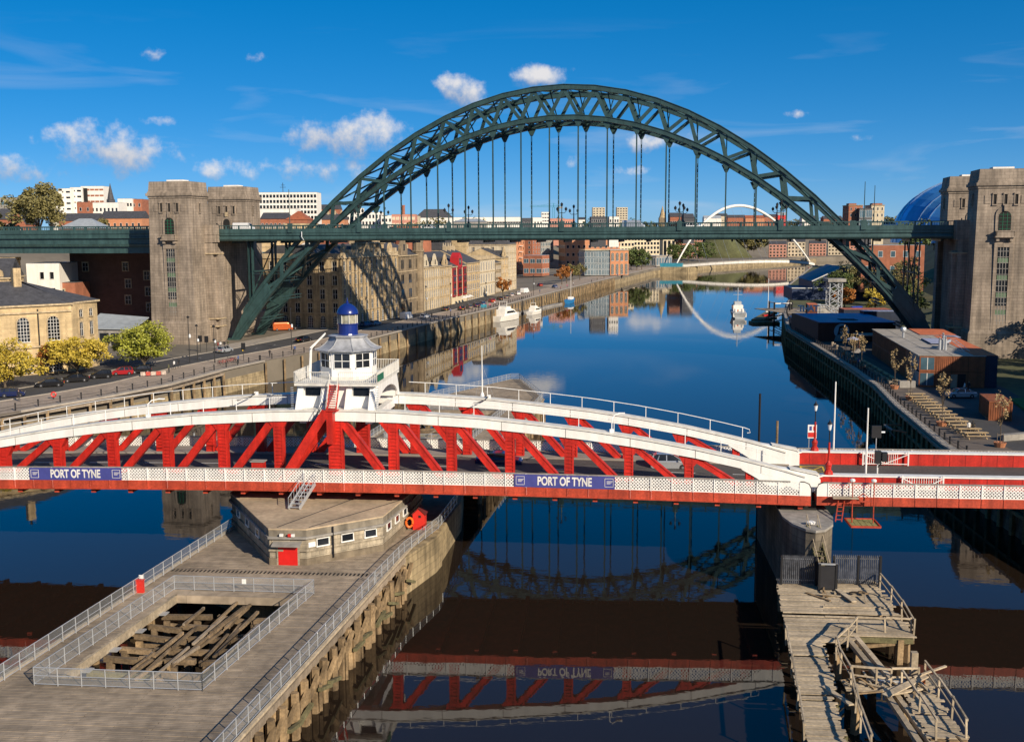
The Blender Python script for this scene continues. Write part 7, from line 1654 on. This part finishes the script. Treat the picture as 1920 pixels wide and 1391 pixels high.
def car(kind,col,loc,rz,label,group='cars on the quayside'):
    b,cm,gm,hl,tl,pl,mi,L_,W_,body=car_parts(kind); t=thing('van' if kind=='van' else 'car',label,'van' if kind=='van' else 'car',loc,rz,group)
    def add(nm,me,p,paint=False):
        o=inst(nm,me,t,p)
        if paint: o.material_slots[0].link='OBJECT'; o.material_slots[0].material=PAINT[col]
    add('body',b,(0,0,0),True); add('windows',gm,(0,0,0))
    if kind!='van': add('roof_panel',cm,(0,0,0),True)
    wb=L_*.305
    for sx in (-1,1):
        for sy in (-1,1): o=inst('wheel',WM,t,(sx*wb,sy*(W_/2-.1),.33),(0,0,0 if sy<0 else math.pi)); inst('rim',RM,o)
    for sy in (-1,1): add('headlight',hl,(L_/2-.08,sy*(W_/2-.3),.66 if kind!='van' else .95)); add('tail_light',tl,(-L_/2+.03,sy*(W_/2-.22),.78 if kind!='van' else 1.1)); add('mirror',mi,(.75 if kind!='van' else 1.7,sy*(W_/2+.04),.98 if kind!='van' else 1.4),True)
    add('number_plate',pl,(-L_/2,0,.6))
    return t
rd=math.atan2(.9,.42)
car('hatch','silver',SW(61.2,9.0,7.86),SR,'small silver hatchback driving right on the swing bridge','cars on the swing bridge'); car('saloon','navy',SW(45.0,9.0,7.86),SR,'dark blue saloon driving right behind a red diagonal','cars on the swing bridge')
near=[('red',(232,703),'hatch','red hatchback parked under the lime tree'),('black',(262,700),'hatch','black hatchback parked right of the red car'),('black',(192,709),'hatch','black hatchback with yellow plate left of the red car'),('black',(142,716),'saloon','black car parked behind the thin tree trunk'),('black',(96,725),'saloon','black saloon with yellow plate right of the leftmost tree'),('navy',(22,744),'hatch','dark car at the left picture edge')]
for c,(px,py),k,l in near: pass
car('hatch','red',(-71.32,193.74)+(4.61,),R(200),near[0][3]); car('hatch','black',(-68.74,195.89)+(4.61,),R(205),near[1][3]); car('hatch','black',(-73.60,189.46)+(4.61,),R(200),near[2][3]); car('saloon','black',(-76.26,184.71)+(4.61,),R(205),near[3][3]); car('saloon','black',(-78.24,178.89)+(4.61,),R(200),near[4][3]); car('hatch','navy',(-79.34,167.63)+(4.61,),R(20),near[5][3])
car('hatch','silver',(-62.32,230.38)+(4.62,),rd,'silver hatchback on the road below the left tower'); car('saloon','black',(-49.48,252.75)+(4.62,),rd,'black saloon on the sunlit road past the arch foot')
car('van','orange',(-60.95,282.81)+(4.62,),R(20),'orange van in the shade under the arch'); car('hatch','black',(-59.46,285.90)+(4.62,),R(20),'dark car in the shade beside the orange van')
car('hatch','skyblue',(-38.20,298.14)+(4.62,),rd,'pale blue car in the bridge shadow edge'); car('hatch','blue',(-40.44,294.81)+(4.62,),rd,'blue car in the arch shadow'); car('van','white',(-31.50,318.28)+(4.62,),rd+.1,'white van on the quay road'); car('hatch','white',(-26.22,322.00)+(4.62,),rd,'white hatchback right of the white van')
car('hatch','black',(-22.17,353.04)+(4.62,),rd+.8,'black car parked first in the far row')
car('hatch','black',(-16.79,355.15)+(4.62,),rd+.8,'black car second in the far parked row')
car('hatch','grey',(-14.41,362.59)+(4.62,),rd+.8,'grey car third in the far parked row')
car('hatch','navy',(-12.50,370.38)+(4.62,),rd+.8,'navy car fourth in the far parked row')
car('hatch','blue',(-10.49,378.52)+(4.62,),rd+.8,'blue car just before the red one')
car('hatch','red',(-7.40,395.98)+(4.62,),rd+.8,'red car in the far parked row')
car('hatch','black',(-4.57,408.49)+(4.62,),rd+.8,'black car just after the red one')
car('hatch','grey',(-2.38,418.41)+(4.62,),rd+.8,'grey car before the silver one in the far row')
car('hatch','silver',(-0.29,432.48)+(4.62,),rd+.8,'silver car beside the far white van')
car('hatch','white',(2.36,443.58)+(4.62,),rd+.8,'white car in the far parked row')
car('hatch','blue',(20.09,498.63)+(4.62,),rd+.8,'blue car on the far slope')
car('hatch','red',(13.54,514.39)+(4.62,),rd+.8,'dark red car by the brick towers')
car('van','white',(5.61,455.23)+(4.62,),rd,'far white van at the end of the parked row')
car('saloon','silver',(69.2,162.6,4.56),R(178),'silver blue saloon parked by the rust bar'); car('hatch','skyblue',(80.5,303,4.6),R(8),'pale blue car parked by the rust container')

# deck traffic on the green bridge
def TY(t_,n_,z): p=Matrix.Rotation(TR,4,'Z')@Vector((t_,n_,z)); return (T0[0]+p.x,T0[1]+p.y,z)
for i,(t_,n_,k,c) in enumerate(((-1,9.5,'van','white'),(22,4.5,'hatch','silver'),(47,9,'hatch','white'),(96,9,'van','silver'),(110,4.2,'hatch','white'),(152,4.5,'hatch','silver'))):
    car(k,c,TY(t_,n_,30.62),TR,'vehicle crossing the green bridge, %s from the left'%('first','second','third','fourth','fifth','sixth')[i],'traffic on the green bridge')
# ---------------------------------------------------------------- people
def person_mesh(pose,seed):
    """one continuous skinned body; pose 'walk' or 'stand'"""
    st=.22 if pose=='walk' else .03
    J=[(0,0,.98),(0,0,1.2),(0,0,1.42),(0,0.01,1.52),(0,.02,1.62),(0,.02,1.72), # pelvis chest neck head
       (-.10,0,.93),(-.11,st*.6,.50),(-.11,-st*.2 if pose!='walk' else .16,.08),(-.11,.12+st*.3,.04),
       (.10,0,.93),(.11,-st*.3,.50),(.11,-st,.09),(.11,-st+.13,.04),
       (-.19,0,1.40),(-.25,-st*.6,1.13),(-.24,-st*.3+.08,.88),(-.24,.12-st*.3,.80),
       (.19,0,1.40),(.25,st*.6,1.13),(.24,st*.9+.05,.90),(.24,.1+st,.83)]
    rad=[.15,.155,.13,.06,.10,.085,.095,.07,.05,.045,.095,.07,.05,.045,.075,.05,.042,.04,.075,.05,.042,.04]
    E_=[(0,1),(1,2),(2,3),(3,4),(4,5),(0,6),(6,7),(7,8),(8,9),(0,10),(10,11),(11,12),(12,13),(2,14),(14,15),(15,16),(16,17),(2,18),(18,19),(19,20),(20,21)]
    me=bpy.data.meshes.new('skel'); me.from_pydata(J,E_,[]); ob=bpy.data.objects.new('skel',me); COL.objects.link(ob)
    md=ob.modifiers.new('s','SKIN'); 
    if not me.skin_vertices: return None
    for v,r_ in zip(me.skin_vertices[0].data,rad): v.radius=(r_,r_*.8)
    me.skin_vertices[0].data[0].use_root=True
    ob.modifiers.new('ss','SUBSURF').levels=1
    dg=bpy.context.evaluated_depsgraph_get(); out=bpy.data.meshes.new_from_object(ob.evaluated_get(dg)); bpy.data.objects.remove(ob)
    out.materials.clear()
    for k in ('skin','hair'): out.materials.append(M[k])
    top=mat('coat_grey',(.06,.06,.07),.8); tr_=mat('trousers_dark',(.02,.022,.03),.8)
    out.materials.append(top); out.materials.append(tr_); out.materials.append(M['black'])
    for p in out.polygons:
        c=p.center; i=2
        if c.z>1.53: i=1 if (c.z>1.70 or c.y<.0) else 0
        elif c.z<.07: i=4
        elif c.z<.92 and abs(c.x)<.19: i=3
        elif c.z<.90: i=0
        p.material_index=i; p.use_smooth=True
    return out
PM=[person_mesh('walk',1),person_mesh('stand',2)]
CO=[mat('coat_'+n,c,.8) for n,c in (('black',(.012,.012,.015)),('white',(.65,.64,.62)),('red',(.40,.03,.03)),('blue',(.04,.08,.22)),('olive',(.10,.10,.05)),('pink',(.50,.12,.22)))]
def person(loc,rz,k,ci,label,group='people on the quays'):
    o=inst('person',PM[k],None,loc,(0,0,rz)); o.material_slots[2].link='OBJECT'; o.material_slots[2].material=CO[ci]; tag(o,label,'person',group)
ppl=[(-64.24,204.36),(-64.41,201.92),(-63.67,196.40),(-54.45,210.80),(-50.42,220.76),(-46.78,228.59),(-65.59,236.88),(-65.30,237.97),(-64.75,239.07),(-64.20,240.17),(-76.27,163.13)]
pl_=[(0,0,'person in black by the railing beside the lime tree'),(0,1,'person in white next to the person in black'),(1,4,'person at the railing below the lime tree'),(1,3,'person standing by the row of bicycles'),(0,0,'person in dark clothes walking alone on the promenade'),(0,3,'person in a blue coat near the bend of the railing'),(0,2,'leftmost of the group crossing below the tower'),(0,1,'second of the group crossing below the tower'),(0,0,'third of the group crossing below the tower'),(0,4,'rightmost of the group crossing below the tower'),(1,0,'person sitting by the railing at the far left')]
for (x,y),(k,c,l) in zip(ppl,pl_): person((x,y,4.62),rnd.uniform(0,6),k,c,l)
ppl=[(-20.2,322),(-13.5,340),(-9.0,352),(-3.5,366),(0,378),(4,392),(8,405),(14,430),(20,455),(26,480),(32,500),(38,520),(45,548),(52,575),(60,602),(66,625),(72,650)]
for i,(x,y) in enumerate(ppl): person((x-4-2*(i%3),y,4.62),rnd.uniform(0,6),i%2,(0,3,2,5,1,0,4)[i%7],'distant walker on the far left promenade beyond the green bridge','walkers on the far promenade')
for i,(x,y,k,c,l) in enumerate(((71.8,167.5,0,1,'person in a white top by the bar door'),(72.8,168.2,1,0,'person in black by the bar door'),(57.6,132.5,1,1,'person in white at the sunlit tables'),(58.3,132.9,1,0,'person in dark clothes at the sunlit tables'),(63.4,190,0,0,'person walking past the side of the rust bar'),(71.2,222.5,1,4,'person standing left of the mural'),(74.5,229,0,0,'person walking towards the mural'),(70.2,215,1,2,'person in red on the mural terrace'),(65.8,201,0,3,'person in blue beside the rust bar terrace'))): person((x,y,4.57),rnd.uniform(0,6),k,c,l)
# ---------------------------------------------------------------- bicycles and street furniture
def bike():
    t=thing('bicycle','x','bicycle'); wr=MB(); wr.tube([(.33*math.cos(a*math.pi/9),0,.33+.33*math.sin(a*math.pi/9)) for a in range(19)],.025,5,False); wr=wr.mesh('wheel',M['tyre'])
    for x in (-.5,.5): inst('wheel',wr,t,(x,0,0))
    MB().tube([(-.5,0,.33),(-.05,0,.3),(.35,0,.8),(-.15,0,.82),(-.05,0,.3)],.03,5).tube([(-.5,0,.33),(-.15,0,.82)],.02,5).tube([(.35,0,.8),(.5,0,.33)],.025,5).build('frame',M['redp'],t)
    MB().tube([(.33,0,.8),(.3,0,1.0),(.3,-.25,1.02)],.02,5).tube([(.3,0,1.0),(.3,.25,1.02)],.02,5).build('handlebar',M['black'],t); MB().cbox(-.18,0,.93,.25,.14,.06).build('saddle',M['black'],t); return t
bk=bike()
for i in range(7):
    o=bk if i==0 else copy_tree(bk); x,y=(-57.60,208.31); x2,y2=(-55.79,213.52); k=i/6; o.location=(x+(x2-x)*k,y+(y2-y)*k,4.62); o.rotation_euler=(0,R(0),R(130+8*(i%3))); o['group']='hire bicycles by the railing'; o['label']='red bicycle in the rack by the railing, %s from the left'%('first','second','third','fourth','fifth','sixth','seventh')[i]
def column(loc,h,label,heads=1):
    t=thing('street_lamp',label,'street lamp',loc,0,'tall black street lamps'); MB().tube([(0,0,0),(0,0,1.2),(0,0,h)],[.13,.1,.06],6).build('column',M['black'],t)
    for z in ([h] if heads==1 else [h,h*.62]): MB().lathe([(.05,z-.1),(.28,z),(.3,z+.18),(.05,z+.4)],k=8).build('lantern',M['black'],t)
    MB().lathe([(.05,h*.55),(.2,h*.56),(.2,h*.62),(.05,h*.64)],.2,0,8).build('globe',M['lens'],t)
column((-64.49,212.07)+(4.62,),9.0,'leftmost black street lamp below the left tower'); column((-63.94,215.66)+(4.62,),7.0,'second black street lamp below the left tower'); column((-59.42,211.87)+(4.62,),7.2,'black street lamp with two heads right of the signals',2); column((-48.79,235.05)+(4.62,),9.0,'black street lamp in front of the arch foot')
for i,(x,y,h) in enumerate(((-13,350,9),(-19.5,331,9),(-2,375,8),(6,400,8),(16,440,8))): column((x-7,y,4.62),h,'street lamp on the quay road, %s beyond the white van'%('second','first','third','fourth','fifth')[i])
def signal(loc,label):
    t=thing('traffic_signal',label,'traffic light',loc,0,'traffic signals below the tower'); MB().tube([(0,0,0),(0,0,2.4)],.06,6).build('post',M['black'],t); MB().box(-.3,-.2,2.3,.3,.2,3.5).build('signal_head',M['black'],t); MB().box(-.42,-.03,2.2,.42,.03,3.6).build('backing_board',M['black'],t)
signal((-67.99,231.58)+(4.62,),'left traffic signal at the foot of the tower'); signal((-66.28,230.46)+(4.62,),'middle traffic signal at the foot of the tower'); signal((-54.51,215.29)+(4.62,),'traffic signal beside the arch bearing')
t=thing('life_ring_stand','orange red life ring stand on the left promenade','life ring',(-71.76,165.13)+(4.62,)); MB().tube([(0,0,0),(0,0,.5)],.05,5).build('post',M['black'],t); MB().tube([(.36*math.cos(a*math.pi/8),0,.72+.36*math.sin(a*math.pi/8)) for a in range(17)],.12,6,False).build('ring',M['redp'],t)
bn=thing('cafe_barrier','red and white barrier panels below the lime tree','barrier',(-64.87,191.96)+(4.62,),R(20))
for k in range(5): MB().box(k*.9-2.4,-.03,.15,k*.9-1.6,.03,.85).build('panel',mat('barrier_red',(.42,.06,.04),.7,var=.4,scale=4) if k%2 else mat('barrier_buff',(.45,.36,.30),.7,var=.4,scale=4),bn)
# ---------------------------------------------------------------- boats
def hull(L_,W_,H_,stern=.85,k=12,flare=.75):
    mb=MB(); vs=[];fs=[]; 
    for i in range(k+1):
        u=i/k; x=-L_/2+L_*u; w=W_/2*(stern+(1-stern)*min(1,u*3))*(1 if u<.45 else max(.02,math.cos((u-.45)/.55*math.pi/2)**.75)); sh=H_*(1+.28*u*u)
        vs+=[(x,-w,sh),(x-.0,-w*flare,.05*H_),(x,0,-.25*H_),(x,w*flare,.05*H_),(x,w,sh)]
    for i in range(k):
        for j in range(4): fs.append((i*5+j,(i+1)*5+j,(i+1)*5+j+1,i*5+j+1)[::-1])
        fs.append((i*5+4,(i+1)*5+4,(i+1)*5,i*5)[::-1])
    fs.append((0,1,2,3,4)[::-1]); mb.add(vs,fs); return mb
def yacht(label,loc,rz,L_,sc=1):
    t=thing('motor_yacht',label,'boat',loc,rz,'white motor yachts'); W_=L_*.28; H_=L_*.105
    hull(L_,W_,H_).build('hull',M['wrend'],t); h=H_
    MB().vprism([(-L_*.32,h),(L_*.26,h*1.15),(L_*.10,h*2.0),(-L_*.02,h*2.25),(-L_*.28,h*2.2)],-W_*.36,W_*.36).build('cabin',M['wrend'],t)
    for s in (-1,1): MB().vprism([(-L_*.22,h*1.45),(L_*.17,h*1.42),(L_*.08,h*1.85),(-L_*.2,h*1.85)],s*W_*.365-.02,s*W_*.365+.02).build('side_window',M['glass'],t)
    MB().add([(L_*.215,-W_*.33,h*1.42),(L_*.11,-W_*.33,h*1.95),(L_*.11,W_*.33,h*1.95),(L_*.215,W_*.33,h*1.42)],[(0,1,2,3)]).build('windscreen',M['glass'],t)
    MB().vprism([(-L_*.24,h*2.2),(L_*.0,h*2.2),(-L_*.03,h*2.7),(-L_*.2,h*2.7)],-W_*.3,W_*.3).build('flybridge',M['wrend'],t)
    MB().tube([(-L_*.2,-W_*.3,h*2.6),(-L_*.17,-W_*.28,h*3.6),(-L_*.17,W_*.28,h*3.6),(-L_*.2,W_*.3,h*2.6)],.12,5).build('radar_arch',M['wrend'],t); MB().tube([(-L_*.17,0,h*3.6),(-L_*.17,0,h*4.6)],.06,5).build('aerial',M['galv'],t)
    MB().tube([(L_*.48,0,h*1.9),(L_*.3,-W_*.36,h*1.75),(0,-W_*.46,h*1.6)],.04,4).tube([(L_*.48,0,h*1.9),(L_*.3,W_*.36,h*1.75),(0,W_*.46,h*1.6)],.04,4).build('bow_rail',M['galv'],t)
yacht('large white motor yacht moored at the left pontoon',(-1.5,371,0),R(63),17.5); yacht('smaller white motor cruiser behind the large yacht',(8.8,398,0),R(66),11.5)
def sailboat(label,loc,rz,L_,hm,mast,group='sailing boats'):
    t=thing('sailing_boat',label,'boat',loc,rz,group); hull(L_,L_*.3,L_*.13).build('hull',hm,t); MB().vprism([(-L_*.1,L_*.13),(L_*.2,L_*.14),(L_*.14,L_*.22),(-L_*.08,L_*.22)],-L_*.08,L_*.08).build('cabin',M['wrend'],t); MB().tube([(L_*.05,0,L_*.1),(L_*.05,0,mast)],.09,5).build('mast',M['wrend'],t); MB().tube([(L_*.05,0,1.9),(-L_*.4,0,2.0)],.07,5).build('boom',M['wrend'],t); MB().tube([(L_*.05,0,mast),(L_*.48,0,L_*.15)],.02,3).tube([(L_*.05,0,mast),(-L_*.48,0,L_*.12)],.02,3).build('stay',M['galv'],t); return t
sailboat('blue hulled ketch moored at the left quay',(25.5,462,0),R(75),12,mat('boat_blue',(.03,.22,.50),.4),13.5)
sailboat('small white sailing boat behind the grey patrol boat',(95,395,0),R(80),7,M['wrend'],13)
pt=thing('patrol_boat','grey patrol boat moored stern-on with cluttered mast','boat',(80.5,380,0),R(84)); grey=mat('navy_grey',(.40,.43,.45),.5,var=.1)
hull(17,5.2,2.1).build('hull',grey,pt); MB().box(-8.5,-2.3,.6,-8.42,2.3,2.0).build('transom',M['wrend'],pt); MB().vprism([(-3,2.1),(4,2.3),(3,4.4),(-2.5,4.4)],-1.7,1.7).build('wheelhouse',M['wrend'],pt); MB().box(-2.4,-1.75,3.2,3.0,1.75,4.0).build('wheelhouse_windows',M['glass'],pt); MB().box(-1.5,-1.2,4.4,2,1.2,5.6).build('upper_bridge',grey,pt); MB().tube([(-.5,0,5.6),(-.5,0,10.5)],.14,5).tube([(-.5,-1.6,8),(-.5,1.6,8)],.08,5).tube([(-.5,-1.1,9.2),(-.5,1.1,9.2)],.06,5).build('mast',grey,pt)
for x,y in ((-5.5,-1.2),(-5.5,1.2)): MB().lathe([(.5,2.2),(.5,3.2),(.4,3.3)],x,y,10).build('liferaft',M['wrend'],pt)
MB().tube([(-8.2,-2.3,3.1),(8,-.6,3.6)],.05,4).tube([(-8.2,2.3,3.1),(8,.6,3.6)],.05,4).build('guard_rail',M['galv'],pt); MB().cbox(-3.8,.4,2.6,.8,.8,.5).build('orange_boat',M['orange'],pt)
# pontoons and gangways
t=thing('pontoon','grey floating pontoon with gangway along the left quay','pontoon'); 
MB().beam((-14,352,.35),(-3,384,.35),2.2,.7).build('float',M['conc_g'],t); MB().beam((-3,384,.35),(20.5,452,.35),2.2,.7).build('float',M['conc_g'],t)
mb=MB(); lattice_beam(mb,(-24.5,318,3.6),(-13,350,1.6),1.5,1.2,.14,1.6); mb.build('gangway',M['wrend'],t); MB().beam((-24.5,318,3.1),(-13,350,1.1),1.4,.1).build('gangway_floor',M['galv'],t)
for x,y in ((-12,349),(-5,372),(4,399),(12,424),(20,449)): MB().tube([(x,y,-1),(x,y,5)],.25,6).build('guide_pile',M['black'],t)
t=thing('landing_pontoon','dark pontoon with boats and ramp on the right bank','pontoon'); MB().beam((79,352,.35),(88,352,.35),6,.7).build('float',M['moss'],t); MB().beam((83,360,.35),(95,392,.35),4,.7).build('float',M['moss'],t)
mb=MB(); lattice_beam(mb,(86,352,1.2),(94,338,5.2),2.0,1.6,.2,1.4); mb.build('ramp',M['wrend'],t)
for x,y in ((86,349),(90,345),(86,356),(92,350)): MB().tube([(x,y,-2),(x,y,7.2)],.3,6).build('guide_pile',M['black'],t)
MB().beam((86,349,6.8),(92,350,6.8),.3).build('pile_head',M['wrend'],t); MB().beam((90,345,6.8),(86,356,6.8),.3).build('pile_head',M['wrend'],t)
for i,(x,y,m_) in enumerate(((93,388,'redp'),(97,398,'green'))):
    o=thing('dinghy',('red dinghy on the right pontoon','green dinghy on the right pontoon')[i],'boat',(x-3,y-14,.7),R(20),'dinghies on the right pontoon'); hull(4,1.6,.6).build('hull',M[m_],o); MB().box(-.3,-.7,.4,.1,.7,.5).build('thwart',M['wood'],o)
for i,(x,y,c) in enumerate(((150,955,'wrend'),(158,965,'bluebin'),(166,972,'wrend'),(176,985,'wrend'))):
    o=yacht('far moored cruiser beyond the white footbridge, %s from the left'%('first','second','third','fourth')[i],(x,y-25,0),R(40),11)
# cyclists' kiosk and quay clutter
tag(MB().box(-1,-1,0,1,1,1.1).build('blue_cover',M['teal'],None,loc=(-9.64,367.36)+(4.62,)),'blue covered crate on the left quay edge','crate')
